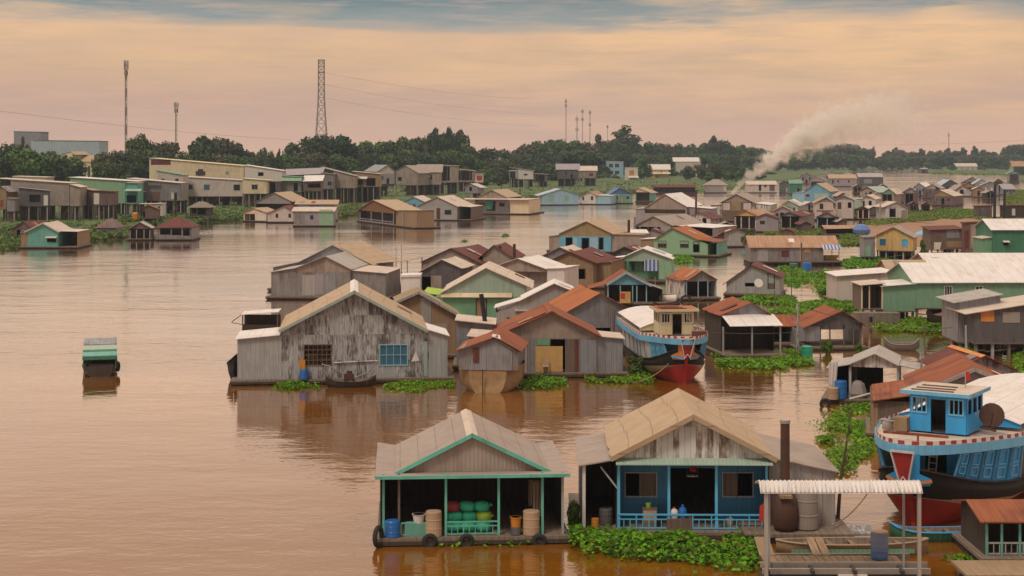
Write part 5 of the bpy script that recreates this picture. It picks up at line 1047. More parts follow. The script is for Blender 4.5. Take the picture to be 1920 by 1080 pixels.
H('house under a wide white canopy beside the weed bank', 668, 1352, 1452, 'gy', [(1350, 591), (1410, 567), (1446, 589)], D=5, yaw=8, w='wood_dark', g='bluegrey', r='rust', fz=.4, opening=True, inner=1.5, iw='wood_dark', far=False, awn=[(1352, 1450, 590, 611, 2.6, 'white')], posts=[((1356, 1410, 1463), 613, -2.3, .12, 'plank_grey')], df=2.4, name='canopy_house', pan=[])
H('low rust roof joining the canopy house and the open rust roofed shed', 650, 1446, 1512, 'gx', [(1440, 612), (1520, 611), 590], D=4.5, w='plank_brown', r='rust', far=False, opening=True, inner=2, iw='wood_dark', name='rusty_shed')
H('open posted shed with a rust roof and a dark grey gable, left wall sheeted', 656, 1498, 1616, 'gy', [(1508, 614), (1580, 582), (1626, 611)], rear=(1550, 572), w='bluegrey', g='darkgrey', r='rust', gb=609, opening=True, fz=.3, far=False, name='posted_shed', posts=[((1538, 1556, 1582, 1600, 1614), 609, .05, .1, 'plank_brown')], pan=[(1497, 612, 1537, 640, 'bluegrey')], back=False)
barrel('bright green water tank at the edge of the weed bank', PG(1513, 674), 1.05, .44, 'plastic_green', name='water_tank')
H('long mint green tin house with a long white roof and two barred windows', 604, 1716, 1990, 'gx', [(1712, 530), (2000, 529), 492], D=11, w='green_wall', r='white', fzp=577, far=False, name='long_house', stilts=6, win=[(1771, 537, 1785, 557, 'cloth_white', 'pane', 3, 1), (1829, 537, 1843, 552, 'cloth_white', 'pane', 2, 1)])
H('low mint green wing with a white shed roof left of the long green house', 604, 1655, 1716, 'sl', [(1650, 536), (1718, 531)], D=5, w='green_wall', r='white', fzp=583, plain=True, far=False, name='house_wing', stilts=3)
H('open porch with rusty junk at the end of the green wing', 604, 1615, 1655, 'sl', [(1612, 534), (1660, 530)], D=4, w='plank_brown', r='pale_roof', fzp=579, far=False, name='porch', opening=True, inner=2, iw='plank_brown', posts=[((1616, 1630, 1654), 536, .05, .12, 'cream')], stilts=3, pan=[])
o = MB().box(-2.2, 0, 0, 2.0, 1.5, 1.15).build('stone_base', 'stone'); p = PG(1648, 610); o.location = p; tag(o, 'brown stone base below the porch of the green wing', 'stone base'); f = MB(); f.box(-.9, -.02, .3, -.6, .0, .8); f.build('opening', 'black', o)
H('long grey white wall with a pale roof left of the green house', 570, 1570, 1676, 'sl', [(1566, 517), (1678, 509)], D=6, w='pinkwhite', r='white', far=False, plain=True, name='long_shed')
H('tan roofed shed behind the grey white wall', 545, 1668, 1745, 'gx', [(1664, 509), (1748, 509), 487], D=6, w='taupe', r='tan_roof', far=False, name='tan_shed')
H('long white roof behind the mint green house', 540, 1745, 1990, 'gx', [(1740, 498), (2000, 497), 474], D=9, w='taupe', r='white', far=False, name='long_shed')
H('dark red roofed box at the right edge beside the long green house', 596, 1868, 1960, 'sh', [(1864, 549), (1970, 549), 524], D=4, w='grey', r='rust_dark', far=False, name='red_roofed_shed')
H('grey tin shed with a white lean-to roof in front of the green house', 660, 1797, 1876, 'sl', [(1786, 567), (1880, 551)], D=5, w='bluegrey', r='lightgrey', fzp=641, far=False, name='tin_shed', stilts=4, pan=[(1822, 612, 1843, 642, 'lilac'), (1845, 612, 1866, 640, 'bluegrey')])
H('dark stilted shed with a tan roof and an orange panel at the right edge', 668, 1826, 1990, 'sl', [(1808, 588), (2010, 556)], D=5, w='darkgrey', r='pale_roof', fzp=642, far=False, name='stilted_shed', stilts=6, pan=[(1839, 583, 1864, 603, 'orange'), (1880, 585, 1912, 605, 'concrete')])
H('dark green house with a white roof at the right edge', 506, 1861, 1990, 'gx', [(1858, 431), (2000, 431), 410], D=8, w='green_deep', r='white', far=False, name='green_house', stilts=5, fzp=480, awn=[(1880, 1892, 451, 454, .5, 'white')], holes=[(1881, 453, 1891, 460)], ann=[('L', (1840, 447), (1862, 444), .2, .6, 'green', 'pale_roof', True)])
H('yellow stilted house with two blue windows and a brown roof', 488, 1643, 1712, 'gy', [(1639, 442), (1675, 425.5), (1715, 446)], rear=(1683, 422), w='yellow', g='yellow', r='taupe_roof', fzp=470, stilts=5, far=False, name='stilt_house', group='stilt houses', win=[(1649, 448, 1661, 460, 'blue_bright', 'pane_blue', 1, 1), (1691, 449, 1702, 462, 'blue_bright', 'blue_bright', 1, 1)])
H('narrow grey tin lean-to with a green door left of the yellow house', 490, 1620, 1641, 'flat', [(1619, 444), (1642, 443)], D=3, w='bluegrey', r='grey', fzp=481, far=False, name='tin_shed', pan=[(1622, 462, 1632, 480, 'mint')], stilts=3)
H('brown shanty with a blue grey awning right of the yellow house', 480, 1745, 1806, 'sh', [(1742, 431), (1808, 429), 424], D=5, w='plank_brown', r='rust_dark', fzp=466, stilts=4, far=False, name='shanty', pan=[(1775, 431, 1799, 446, 'bluegrey'), (1748, 433, 1764, 444, 'shack'), (1775, 452, 1806, 464, 'plank_tan')])
p = PG(1757, 482); cloth('white laundry hanging beside the shanty', (p.x, p.y-.4, CH-(454-HZ)*p.y/F), 3.3*.35, 1.1, 'cloth_white', 3, 'laundry', 'laundry')
p = PG(1729, 470); o = MB().lathe([(1.3, -.45), (.9, -.15), (.05, .1), (0, .12)], 12).build('beach_umbrella', 'blue_bright'); o.location = (p.x, p.y, CH-(434-HZ)*p.y/F); tag(o, 'blue umbrella between the yellow house and the shanty', 'umbrella'); MB().tube([(0, 0, -2.4), (0, 0, .05)], .04, 6).build('pole', 'mast_grey', o)
H('tall brown corrugated screen wall left of the dark green house', 482, 1808, 1851, 'flat', [(1806, 417), (1852, 415)], D=1.5, w='shack', r='rust_dark', far=False, name='screen_wall', cat='wall', fz=.1, pan=[(1820, 420, 1842, 466, 'taupe'), (1808, 432, 1816, 466, 'rust_dark')], base=False)
H('low brown jetty roof with a tan top beside the blue tarp', 442, 1549, 1606, 'gx', [(1546, 429), (1608, 428), 422], D=5, w='plank_brown', r='rust_pale', name='jetty_shed', opening=True, inner=2, iw='wood_dark')
o = MB().lathe([(.9, 0), (1.7, .5), (1.8, 1.2), (1.2, 2.0), (.5, 2.3), (0, 2.35)], 11).build('blue_tarp_heap', 'tarp_blue'); p = PG(1615, 442); o.location = p; tag(o, 'crumpled blue tarp heap beside the brown jetty roof', 'tarp')
# ------------------------------------------------------------------ right far cluster
G_ = 'floating houses'
def S(label, wl, x0, x1, el, ap, er, rx=None, D=8, yaw=-10, **k):
    if rx: k['rear'] = rx
    return H(label, wl, x0, x1, 'gy', [el, ap, er], D=D, yaw=yaw, **k)
def porch(k): return dict(opening=True, inner=1.6, iw='wood_dark')
S('white roofed house with a tall rusty chimney and a dark band under its gable', 424, 1208, 1288, (1206, 390.5), (1246.5, 363.5), (1289, 388), (1276, 358.5), w='lilac', g='taupe', r='white', gb=392, holes=[(1209, 393, 1285, 399.5)], inner=1.2, iw='plank_tan', ann=[('L', (1191, 391), (1208, 390), .2, .5, 'lilac', 'white', True), ('R', (1334, 391), (1286, 387), 1, .5, 'lilac', 'white', True)])
pole('rust red chimney beside the white roofed house', 1305, 358, 425, .28, 0, 'rust_dark', name='chimney_post', group=None)
S('wide grey gable with a brown roof below the white roofed house', 445, 1190, 1258, (1187, 423.5), (1225, 405), (1261, 423), (1283, 400.5), w='lilac', g='taupe', r='taupe_roof', ann=[('R', (1338, 427), (1258, 422), 2, .95, 'plank_grey', 'white', False)])
S('small white gable with a dark red roof behind the brown roofed gable', 428, 1297, 1332, (1294, 406), (1309, 398.5), (1339, 411), (1326, 396), w='plank_white', r='rust_dark')
S('small red roofed hut among white lean-tos above the tan gabled house', 452, 1213, 1243, (1210, 437), (1222, 429), (1246, 438), D=5, w='lilac', r='rust_dark')
H('white lean-to roof left of the small red roofed hut', 455, 1180, 1216, 'sh', [(1178, 437), (1217, 437), 430], D=5, w='plank_white', r='white', name='lean_to_shed')
S('brown two storey house with green windows below the smoke', 416, 1353, 1408, (1348, 381), (1380, 363.5), (1416, 381), (1400, 360), w='plank_brown', g='taupe', r='taupe_roof', win=[(1358, 382, 1366.5, 392, 'white', 'turq', 1, 1), (1397, 382, 1406, 392, 'white', 'turq', 1, 1)], pan=[(1355, 381, 1369, 394, 'pinkwhite'), (1394, 381, 1408, 393, 'pinkwhite'), (1371, 378, 1389, 395, 'mossroof')], ann=[('L', (1332, 384), (1353, 383), .2, .6, 'plank_white', 'pale_roof', True), ('R', (1445, 384), (1410, 380), .5, .8, 'plank_white', 'white', True)])
S('yellow gabled porch house with a tan roof before the two storey house', 432, 1377, 1419, (1374, 405), (1398, 394), (1422, 405), (1428, 391.5), w='plank_grey', g='yellow', r='rust_pale', **porch(0), posts=[((1379, 1390, 1405, 1417), 407, .05, .2, 'plank_white')])
S('small grey lilac house with a rusty red roof edge', 436, 1418, 1459, (1414, 409), (1434, 401), (1463, 410), D=6, yaw=-12, w='lilac', r='rust_dark', win=[(1425, 414, 1434, 420, 'plank_brown', 'pane', 2, 1)])
S('dark porch house with a red roof in the middle of the far cluster', 431, 1463, 1502, (1460, 405.5), (1479, 397.5), (1503, 406), (1504, 393), w='grey', g='bluegrey', r='rust_dark', **porch(0), posts=[((1465, 1482, 1500), 408, .05, .18, 'plank_grey')])
S('lilac gable with an orange brown roof behind the dark porch house', 418, 1449, 1484, (1446, 397), (1467.5, 386.5), (1488, 397), D=7, w='lilac', r='rust_pale')
S('pale green gable with a white roof slope', 405, 1464, 1496, (1459, 388), (1478.5, 375.5), (1500, 386), (1489, 373), w='mint_pale', r='white')
S('small dark porch house with a red roof near the weed field', 431, 1531, 1570, (1527, 408), (1550, 398), (1573, 409), D=5, yaw=-14, w='wood_dark', g='bluegrey', r='rust_dark', **porch(0), posts=[((1533, 1551, 1567), 410, .05, .2, 'skyblue')])
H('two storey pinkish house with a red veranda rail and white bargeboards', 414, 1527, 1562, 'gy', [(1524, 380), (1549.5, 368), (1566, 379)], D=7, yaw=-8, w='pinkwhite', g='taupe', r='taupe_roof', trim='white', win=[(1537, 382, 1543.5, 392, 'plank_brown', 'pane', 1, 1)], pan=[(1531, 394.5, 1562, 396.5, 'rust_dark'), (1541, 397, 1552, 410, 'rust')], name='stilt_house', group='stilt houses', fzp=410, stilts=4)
S('long lilac roofed row house right of the two storey house', 412, 1567, 1600, (1560, 377), (1582, 366), (1606, 377), D=8, yaw=-14, w='pinkwhite', g='lilac', r='lilac', door=[(1571, 380, 1577, 392, 'rust_dark'), (1590, 380, 1596, 390, None)])
S('turquoise blue house with a tan roof in the far cluster', 381, 1508, 1555, (1506, 359), (1531, 343.5), (1557, 359.5), (1549, 341), w='aqua', g='aqua', r='tan_roof', win=[(1510, 363, 1518.5, 370, 'white', 'rust_dark', 1, 1)], pan=[(1527, 363, 1553, 378, 'mint_pale')], ann=[('L', (1485, 361), (1508, 360), .2, .7, 'skyblue', 'skyblue', True)])
H('dark green shed with a pale green roof left of the turquoise house', 364, 1482, 1504, 'gx', [(1480, 344), (1506, 344), 337], D=7, w='green_deep', r='green_roof', name='green_shed')
S('purple brown roofed house behind the turquoise house', 353, 1519, 1549, (1514, 339), (1530, 330), (1552, 341), D=9, yaw=-12, w='lilac', r='taupe_roof')
H('long grey house with three small dark windows in the far cluster', 350, 1558, 1606, 'gx', [(1554, 334.5), (1608, 334.5), 327], D=8, w='lilac', r='tan_roof', win=[(1560, 337, 1563, 344, 'plank_brown', 'pane', 1, 1), (1570, 338, 1573, 342, 'plank_brown', 'pane', 1, 1), (1590, 338, 1593, 342, 'plank_brown', 'pane', 1, 1)])
H('white walled house with dark doors inside the smoke', 362, 1402, 1456, 'gx', [(1400, 346), (1458, 346), 339], D=8, w='pinkwhite', r='pale_roof', door=[(1423, 347, 1427, 358, None), (1443, 346, 1452, 358, 'shack'), (1433, 347, 1437, 351, 'rust_dark')])
H('grey hip roofed houseboat left of the smoke', 362, 1324, 1362, 'hip', [(1322, 347), (1344, 336.5), (1366, 347)], D=7, w='lilac', r='taupe_roof', pan=[(1357, 348, 1362, 359, 'plank_white')])
S('dark boathouse behind the turquoise house, left', 362, 1461, 1482, (1459, 345), (1470, 338), (1484, 345), D=6, w='darkgrey', r='taupe')
H('large dark grey houseboat with a flat grey roof on the far channel', 347, 1612, 1656, 'gx', [(1609, 332), (1657, 332), 324.5], D=9, w='darkgrey', r='lightgrey', pan=[(1620, 336, 1635, 344, 'bluegrey')], name='houseboat', cat='houseboat')
S('red brown edged house with a pale roof slope right of the houseboat', 371, 1612, 1642, (1606, 360), (1626, 350), (1646, 361), (1655, 346.5), w='taupe', r='mint_pale', trim='rust_dark')
S('grey hut with a bright green gable', 388, 1652, 1676, (1649, 364.5), (1667, 353.5), (1681, 364.5), (1680, 352), w='taupe', g='green_roof', r='pale_roof')
S('white gabled house with two dark doors behind the white kiosk', 394, 1617, 1642, (1614, 374), (1625, 366), (1643, 374), (1636, 363.5), w='plank_white', r='pale_roof', door=[(1618, 377, 1621, 388, None), (1629, 377, 1634, 386, None)], ann=[('L', (1597, 373), (1617, 372), .5, .8, 'mint_pale', 'pale_roof', True)])
S('small stall with yellow posts and a brown roof', 412, 1608, 1630, (1606, 393), (1618, 387), (1633, 394), D=5, w='plank_brown', r='rust_dark', opening=True, inner=2, iw='rust_dark', posts=[((1609, 1618, 1629), 394, .05, .22, 'cream')], name='stall', cat='stall', group=None)
S('white kiosk with a dark doorway on the mud bank', 412, 1661, 1702, (1656, 388.5), (1681, 378), (1704, 391.5), D=6, yaw=10, w='cloth_white', g='pinkwhite', r='pale_roof', door=[(1668, 390, 1679, 407, None)], pan=[(1690, 394, 1701, 408, 'concrete')], name='kiosk', cat='kiosk', group=None, base=False, fz=.1)
S('grey gable with a white right roof slope on the far channel', 368, 1716, 1734, (1709, 354), (1723, 342.5), (1740, 354), (1736, 341), w='bluegrey', r='white')
S('dark open house with a brown roof under the grey gable', 372, 1730, 1754, (1726, 356), (1748, 345), (1764, 354), (1757, 344), w='darkgrey', g='taupe', r='taupe_roof')
S('dark blue gabled boathouse with a red brown slope', 392, 1696, 1722, (1692, 362), (1708, 352), (1738, 372), D=8, yaw=-12, w='shack', g='bluegrey', r='rust_dark')
S('dark shack with a pale striped roof slope', 386, 1748, 1788, (1744, 368), (1762, 356), (1789, 368), (1780, 353), w='shack', g='mossroof', r='pale_roof')
S('house with red bargeboards, white walls and an arched dark door', 369, 1794, 1821, (1790, 356.5), (1804, 346.5), (1825, 357), D=7, yaw=6, w='plank_white', r='taupe_roof', trim='rust', door=[(1800, 353, 1806, 364, None)])
S('wide tan roofed grey house behind the red bargeboard house', 356, 1806, 1832, (1802, 342), (1823, 331.5), (1838, 341), D=8, yaw=-8, w='grey', r='taupe_roof')
S('pale blue roofed house on the far channel', 362, 1828, 1856, (1823, 346), (1840, 336), (1858, 343), D=8, yaw=-8, w='lilac', g='paleblue_roof', r='paleblue_roof')
S('dark blue house with two white windows behind the dark piles', 367, 1842, 1872, (1838, 348), (1856, 340), (1876, 348), D=7, w='bluegrey', r='taupe', win=[(1847, 352, 1850, 357, 'white', 'white', 1, 1), (1858, 352, 1861, 357, 'white', 'white', 1, 1)])
S('house with a white and pale blue roof slope in the far row', 360, 1768, 1796, (1764, 348), (1782, 336.5), (1796, 344), D=7, yaw=10, w='darkgrey', r='paleblue_roof')
S('low red roofed house between the pale roofs', 364, 1806, 1834, (1800, 349), (1815, 342), (1836, 351), D=6, yaw=-12, w='plank_tan', r='rust')
S('small tan house right of the red bargeboard house', 370, 1826, 1846, (1823, 355), (1834, 350), (1850, 356), D=5, w='plank_tan', r='pale_roof', door=[(1833, 358, 1837, 367, None)])
H('white sheeted shed near the right edge of the far channel', 366, 1884, 1906, 'sh', [(1881, 355), (1907, 355), 345], D=6, w='bluegrey', r='lilac', name='sheeted_shed')
S('house with a teal gable at the far right', 341, 1892, 1912, (1888, 326), (1901, 320), (1914, 326), D=8, w='taupe', g='turq', r='green_roof')
H('green walled house with an orange roof at the right edge of the far bank', 330, 1900, 1935, 'gx', [(1897, 312), (1938, 312), 302], D=9, w='mint', r='rust_pale', name='bank_house', z0=.6, group='houses on the far bank', base=False)
S('brown tall hut right of the dark piles', 363, 1866, 1880, (1863, 342), (1872, 335), (1884, 342), D=5, w='plank_brown', r='mossroof')
H('dark brown shed behind the first dark pile', 408, 1834, 1860, 'flat', [(1832, 386), (1862, 385)], D=4, w='shack', r='rust_dark', name='brown_shed', base=False, fz=.05)
H('dark brown shed with a white doorway right of the dark piles', 410, 1884, 1935, 'flat', [(1881, 385), (1937, 384)], D=4, w='wood_dark', r='rust_dark', name='brown_shed', door=[(1897, 391, 1904, 404, 'cloth_white')], base=False, fz=.05)
for k, (x, t) in enumerate(((1864.5, 345), (1882.5, 355))): p = PG(x, 412); o = MB().tube([(0, 0, -.5), (.2, 0, (412-t)*p.y/F)], [.36, .30], 10).build('timber_pile', 'black'); o.location = p; tag(o, ('tall black timber pile, the taller of the pair on the right', 'black timber pile, the shorter of the pair on the right')[k], 'pile', 'black timber piles')
S('small roof among the smoke haze, dark brown', 345, 1500, 1524, (1497, 331), (1512, 323), (1527, 331), D=9, w='grey', r='taupe_roof')
S('far grey roofed house beyond the purple brown roof', 340, 1548, 1570, (1545, 326), (1559, 320), (1573, 327), D=10, w='lilac', r='taupe_roof')
S('far pale house beside the long grey house', 339, 1582, 1600, (1579, 327), (1590, 321), (1603, 327), D=10, w='pinkwhite', r='lilac')
S('brown roofed house tucked below the houseboat', 365, 1650, 1664, (1647, 350), (1655, 345), (1666, 350), D=6, w='plank_brown', r='tan_roof')
S('grey brown house left of the green gabled hut', 378, 1642, 1652, (1639, 365), (1646, 360), (1654, 365), D=6, w='plank_grey', r='taupe')
S('beige roofed lean house right of the green gabled hut', 380, 1682, 1694, (1678, 364), (1686, 358), (1697, 366), D=6, w='shack', r='pale_roof')
S('small plank shack with a red roof below the brown two storey house', 445, 1364, 1392, (1357, 430), (1376, 426), (1402, 436), D=5, yaw=8, w='plank_brown', r='rust_dark')
S('grey plank shack with a white door beside the bush', 464, 1366, 1399, (1360, 436), (1382, 428), (1402, 436), D=5, yaw=6, w='plank_grey', r='rust_dark', pan=[(1392, 440, 1398, 458, 'skyblue')])
S('dark tin shack squeezed right of the mint green house', 462, 1346, 1366, (1342, 442), (1354, 437), (1369, 442), D=5, w='shack', r='rust')
S('red roofed porch house right of the small white gable', 424, 1330, 1352, (1322, 406), (1336, 400), (1358, 409), D=5, w='darkgrey', r='rust_dark')
S('small house with an ochre wall below the striped roof shack', 397, 1706, 1722, (1702, 384), (1713, 378), (1726, 385), D=5, w='shack', r='shack')
for lb, wl, x0, x1, ey, ay, wm, rm in (('brown shack wedged below the long lilac row house', 402, 1578, 1592, 390, 384, 'shack', 'rust_dark'), ('low dark hut between the stall and the row house', 406, 1592, 1606, 394, 389, 'wood_dark', 'taupe'), ('grey lean shack behind the stall with yellow posts', 404, 1632, 1646, 391, 386, 'darkgrey', 'pale_roof'), ('dark shed left of the red veranda house', 414, 1508, 1524, 400, 395, 'shack', 'rust_dark'),
  ('small blue grey shed below the turquoise house', 396, 1512, 1530, 383, 378, 'bluegrey', 'pale_roof'), ('tan roofed shack right of the turquoise house', 384, 1572, 1590, 368, 361, 'plank_brown', 'tan_roof'), ('dark shack before the long grey far house', 362, 1600, 1616, 351, 346, 'shack', 'taupe_roof'), ('rusty shack left of the striped roof shack', 398, 1728, 1744, 385, 379, 'shack', 'rust'), ('grey shack behind the dark gabled boathouse', 376, 1690, 1704, 364, 358, 'darkgrey', 'lightgrey'),
  ('dark boathouse below the pale blue roofed house', 374, 1850, 1866, 362, 357, 'wood_dark', 'taupe'), ('small pale shed at the foot of the green gable', 412, 1494, 1508, 400, 395, 'plank_white', 'pale_roof'), ('brown hut beside the dark porch house', 436, 1503, 1520, 421, 415, 'plank_brown', 'rust_dark'), ('patched grey hut right of the small porch house', 432, 1572, 1588, 416, 410, 'shack', 'lightgrey'), ('low rusty shed behind the long rust roofed shed', 446, 1462, 1486, 434, 429, 'plank_brown', 'rust_dark'),
  ('dark hut left of the yellow porch house', 438, 1352, 1372, 422, 416, 'shack', 'taupe'), ('grey hut below the white lean-to of the two storey house', 418, 1428, 1446, 406, 401, 'bluegrey', 'pale_roof')):
    S(lb, wl, x0, x1, (x0-3, ey), ((x0+x1)/2, ay), (x1+3, ey), D=5, yaw=(x0*7) % 30-18, w=wm, r=rm, name='shack')
sampan('small far boat crossing the bend of the river', PG(1730, 322), PG(1745, 322), 2.2, .9, 'wood_dark', 'wood_dark', thwarts=0); H('dark houseboat with a white hatch at the far bend', 324, 1728, 1740, 'gx', [(1727, 317), (1741, 317), 315], D=10, w='darkgrey', r='lilac', name='houseboat', cat='houseboat', base=True)
H('pale far house on the green far bank', 320, 1795, 1832, 'gx', [(1792, 312), (1834, 312), 306], D=12, w='plank_white', r='pale_roof', name='bank_house', z0=.6, group='houses on the far bank', base=False)
H('small yellow far house right of the pale far house', 319, 1812, 1832, 'gx', [(1810, 312), (1833, 312), 309], D=9, w='yellow', r='pale_roof', name='bank_house', z0=.6, group='houses on the far bank', base=False)
H('far house with a white roof before the dark far trees', 317, 1850, 1870, 'gy', [(1848, 309), (1860, 304.5), (1872, 309)], D=12, w='darkgrey', r='white', name='bank_house', z0=.6, group='houses on the far bank', base=False)
H('white far house between the trees at the river bend', 316, 1664, 1676, 'gx', [(1662, 300), (1678, 300), 295], D=12, w='cloth_white', r='white', name='bank_house', z0=.6, group='houses on the far bank', base=False)

# ------------------------------------------------------------------ left bank, houses floating in front of it
S('mint green floating house with a pale roof and a white porch post on the left', 466, 52, 109, (45, 434.5), (80, 417.5), (111, 434.5), (107, 413.5), w='turq', g='turq', r='pale_roof', trim='pinkwhite', holes=[(88, 447, 105, 454)], awn=[(86, 107, 443, 446, .6, 'pinkwhite')], ann=[('L', (38, 436), (54, 433), 0, .7, 'plank_tan', 'pale_roof', True), ('R', (147, 434), (108, 433), .6, 1, 'plank_tan', 'pinkwhite', False)], far=False)
H('rounded rust and grey shack at the reeds', 444, 182, 219, 'hip', [(178, 427), (198, 411), (222, 427)], D=6, w='bluegrey', r='shack', name='shack', pan=[(183, 428, 187, 440, 'black')])
S('small dark shack with a white striped roof and a weed skirt', 451, 242, 283, (239, 430), (262, 416), (285, 428), (268, 414.5), w='shack', r='lightgrey', **porch(0), posts=[((244, 256, 270, 281), 431, .05, .15, 'plank_grey')])
H('long low houseboat with a bright rust roof and open sides', 451, 294, 360, 'hip', [(291, 427), (326, 409), (362, 426)], D=7, w='grey', r='rust_dark', holes=[(300, 428, 320, 440), (322, 428, 340, 441), (343, 428, 356, 442)], name='houseboat', cat='houseboat')
S('rust brown shack left of the mint green house', 449, 24, 60, (20, 430), (44, 415), (65, 432), D=6, yaw=-14, w='shack', r='rust_dark')
S('blue grey gabled house with a pale brown roof at the reeds', 404, 480, 545, (475, 379.5), (514, 361), (548, 378), (545, 358.5), w='wood_dark', g='lilac', r='tan_roof', gb=382, opening=True, inner=2, iw='wood_dark')
S('small cream house with a white side and dark door', 416, 457, 483, (453, 399), (475, 389.5), (497, 398), D=5, yaw=-28, w='cream', r='tan_roof', ann=[('R', (500, 399), (484, 394), 0, .9, 'cloth_white', 'tan_roof', True)])
S('cream gabled house with two small square windows and a red brown roof', 418, 502, 549, (500, 400), (531, 386), (553, 397), (545, 384), w='pinkwhite', r='rust_dark', win=[(517, 401, 521.5, 408, 'plank_brown', 'pane', 1, 1), (541, 401, 545.5, 408, 'plank_brown', 'pane', 1, 1)])
H('two tier grey house with a tan roof and a bright green corner', 425, 551, 625, 'sh', [(546, 396), (628, 396), 388], D=4, w='lilac', r='pale_roof', win=[(581, 403, 588, 412, 'skyblue', 'pane', 1, 1)], pan=[(599, 396, 625, 423, 'mint'), (553, 402, 571, 420, 'grey'), (599, 393, 624, 399, 'mint_pale')], ann=[])
H('upper tier of the grey house with a wide tan roof', 415, 556, 628, 'gx', [(552, 383), (634, 383), 374.5], D=6, w='lilac', r='tan_roof', name='house_tier', pan=[(558, 384, 580, 390, 'skyblue'), (590, 384, 606, 390, 'aqua')])
S('open house with a brown thatched gable and dark porch', 420, 672, 740, (668, 394.5), (699, 374.5), (743, 394.5), (741, 374), w='wood_dark', g='thatch', r='tan_roof', gb=396, opening=True, inner=2, iw='wood_dark', posts=[((675, 696, 717, 738, 756), 397, .05, .18, 'plank_grey')], rail=(674, 738, 409, .05, 'plank_grey', 10, .06), ann=[('R', (782, 394), (740, 394), .3, .8, 'plank_tan', 'pale_roof', True)])
S('sky blue gabled house behind the wooden gabled house', 398, 755, 793, (751, 380), (775, 368.5), (796, 378), (792, 366), w='aqua', r='pale_roof')
S('weathered wooden gabled house with two dark windows on the far shore', 414, 784, 857, (780, 386.5), (819, 368.5), (859, 387.5), (849, 365.5), w='plank_grey', r='pale_roof', win=[(793, 394, 806, 402, 'wood_dark', 'pane', 2, 1), (834, 394, 846, 402, 'wood_dark', 'pane', 2, 1)], door=[(819, 391, 825, 411, 'rust_dark')], name='wooden_house', ann=[('R', (884, 388), (857, 386), 1, .9, 'plank_brown', 'pale_roof', False)])
S('wide beige house with a flat eave band and a recessed green door', 402, 890, 957, (886, 373), (922, 356), (951, 370.5), (950, 352.5), w='cream', g='taupe', r='tan_roof', gb=375, opening=True, inner=1.3, iw='lilac', ih=[(899, 380, 909, 387), (936, 380, 946, 387), (913, 377, 929, 395)], awn=[(872, 992, 371, 374, 1.0, 'pale_roof')], ann=[('R', (993, 374), (956, 374), -.2, .8, 'cream', 'pale_roof', True), ('L', (872, 374), (890, 373), 0, .8, 'cloth_white', 'pale_roof', True)])
p = PG(919, 402); cloth('green cloth in the recessed doorway of the wide beige house', (p.x, p.y+.5, CH-(377-HZ)*p.y/F), 1.6, 2.2, 'plastic_green', 1)
pole('thin dark chimney behind the wide beige house', 975, 354, 398, .2, 0, 'iron_rust', name='chimney_post', group=None)
H('pale sky blue floating house with a light blue roof', 385, 1017, 1085, 'gy', [(1010, 367), (1052, 354), (1088, 365)], D=10, yaw=8, w='skyblue', r='paleblue_roof', win=[(1030, 367, 1037, 377, 'mint', 'mint', 1, 1), (1059, 367, 1066, 376, 'mint', 'mint', 1, 1)])
S('white gabled floating house with a tan roof beside the sky blue house', 384, 1088, 1117, (1085, 369), (1105, 359.5), (1120, 368), (1120, 351), w='cloth_white', r='rust_pale', win=[(1092, 369, 1095, 375, 'plank_brown', 'pane', 1, 1), (1108, 368, 1112, 375, 'plank_brown', 'pane', 1, 1)], ann=[('R', (1146, 367), (1117, 366), .2, .9, 'skyblue', 'pale_roof', True)])
S('green floating house with a deep blue roof', 382, 1147, 1186, (1143, 364.5), (1162, 352), (1189, 365), D=8, yaw=6, w='green_wall', g='blue_roof', r='blue_roof')
S('small dark blue house with a tan roof at the end of the row', 379, 1192, 1218, (1182, 362), (1196, 352), (1222, 362), (1208, 351), w='turq', g='pale_roof', r='tan_roof', **porch(0))
H('long low brown jetty roof along the far reeds', 363, 1226, 1304, 'gx', [(1224, 351), (1306, 351), 346], D=5, w='shack', r='rust_dark', name='jetty_shed', opening=True, inner=2, iw='wood_dark')

# ------------------------------------------------------------------ left bank, houses on stilts (water level row gives the distance of their feet)
def T(label, wl, x0, x1, roof, pts, **k):
    k.setdefault('stilts', 5); k.setdefault('name', 'stilt_house'); k.setdefault('group', 'stilt houses'); return H(label, wl, x0, x1, roof, pts, z0=.9, **k)
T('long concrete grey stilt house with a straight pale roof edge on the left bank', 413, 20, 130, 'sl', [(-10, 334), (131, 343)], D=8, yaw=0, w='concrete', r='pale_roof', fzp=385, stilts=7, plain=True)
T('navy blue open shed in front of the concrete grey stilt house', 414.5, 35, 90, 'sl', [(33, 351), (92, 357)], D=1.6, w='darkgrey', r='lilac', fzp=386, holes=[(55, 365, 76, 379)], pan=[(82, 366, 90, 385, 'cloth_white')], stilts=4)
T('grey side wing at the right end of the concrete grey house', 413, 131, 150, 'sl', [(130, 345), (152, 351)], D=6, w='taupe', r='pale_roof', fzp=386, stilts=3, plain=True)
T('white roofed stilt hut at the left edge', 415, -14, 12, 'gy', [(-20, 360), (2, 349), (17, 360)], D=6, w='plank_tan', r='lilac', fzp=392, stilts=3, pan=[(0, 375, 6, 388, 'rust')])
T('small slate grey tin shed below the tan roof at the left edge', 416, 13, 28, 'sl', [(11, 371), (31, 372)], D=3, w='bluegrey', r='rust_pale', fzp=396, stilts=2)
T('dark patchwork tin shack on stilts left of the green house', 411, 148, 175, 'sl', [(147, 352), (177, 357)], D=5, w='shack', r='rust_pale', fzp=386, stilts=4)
T('brown patchwork shack with a white sheet in front of the green house', 412, 175, 214, 'sl', [(173, 357), (216, 359)], D=4, w='shack', r='rust_dark', fzp=384, stilts=5, pan=[(176, 362, 186, 383, 'cloth_white')])
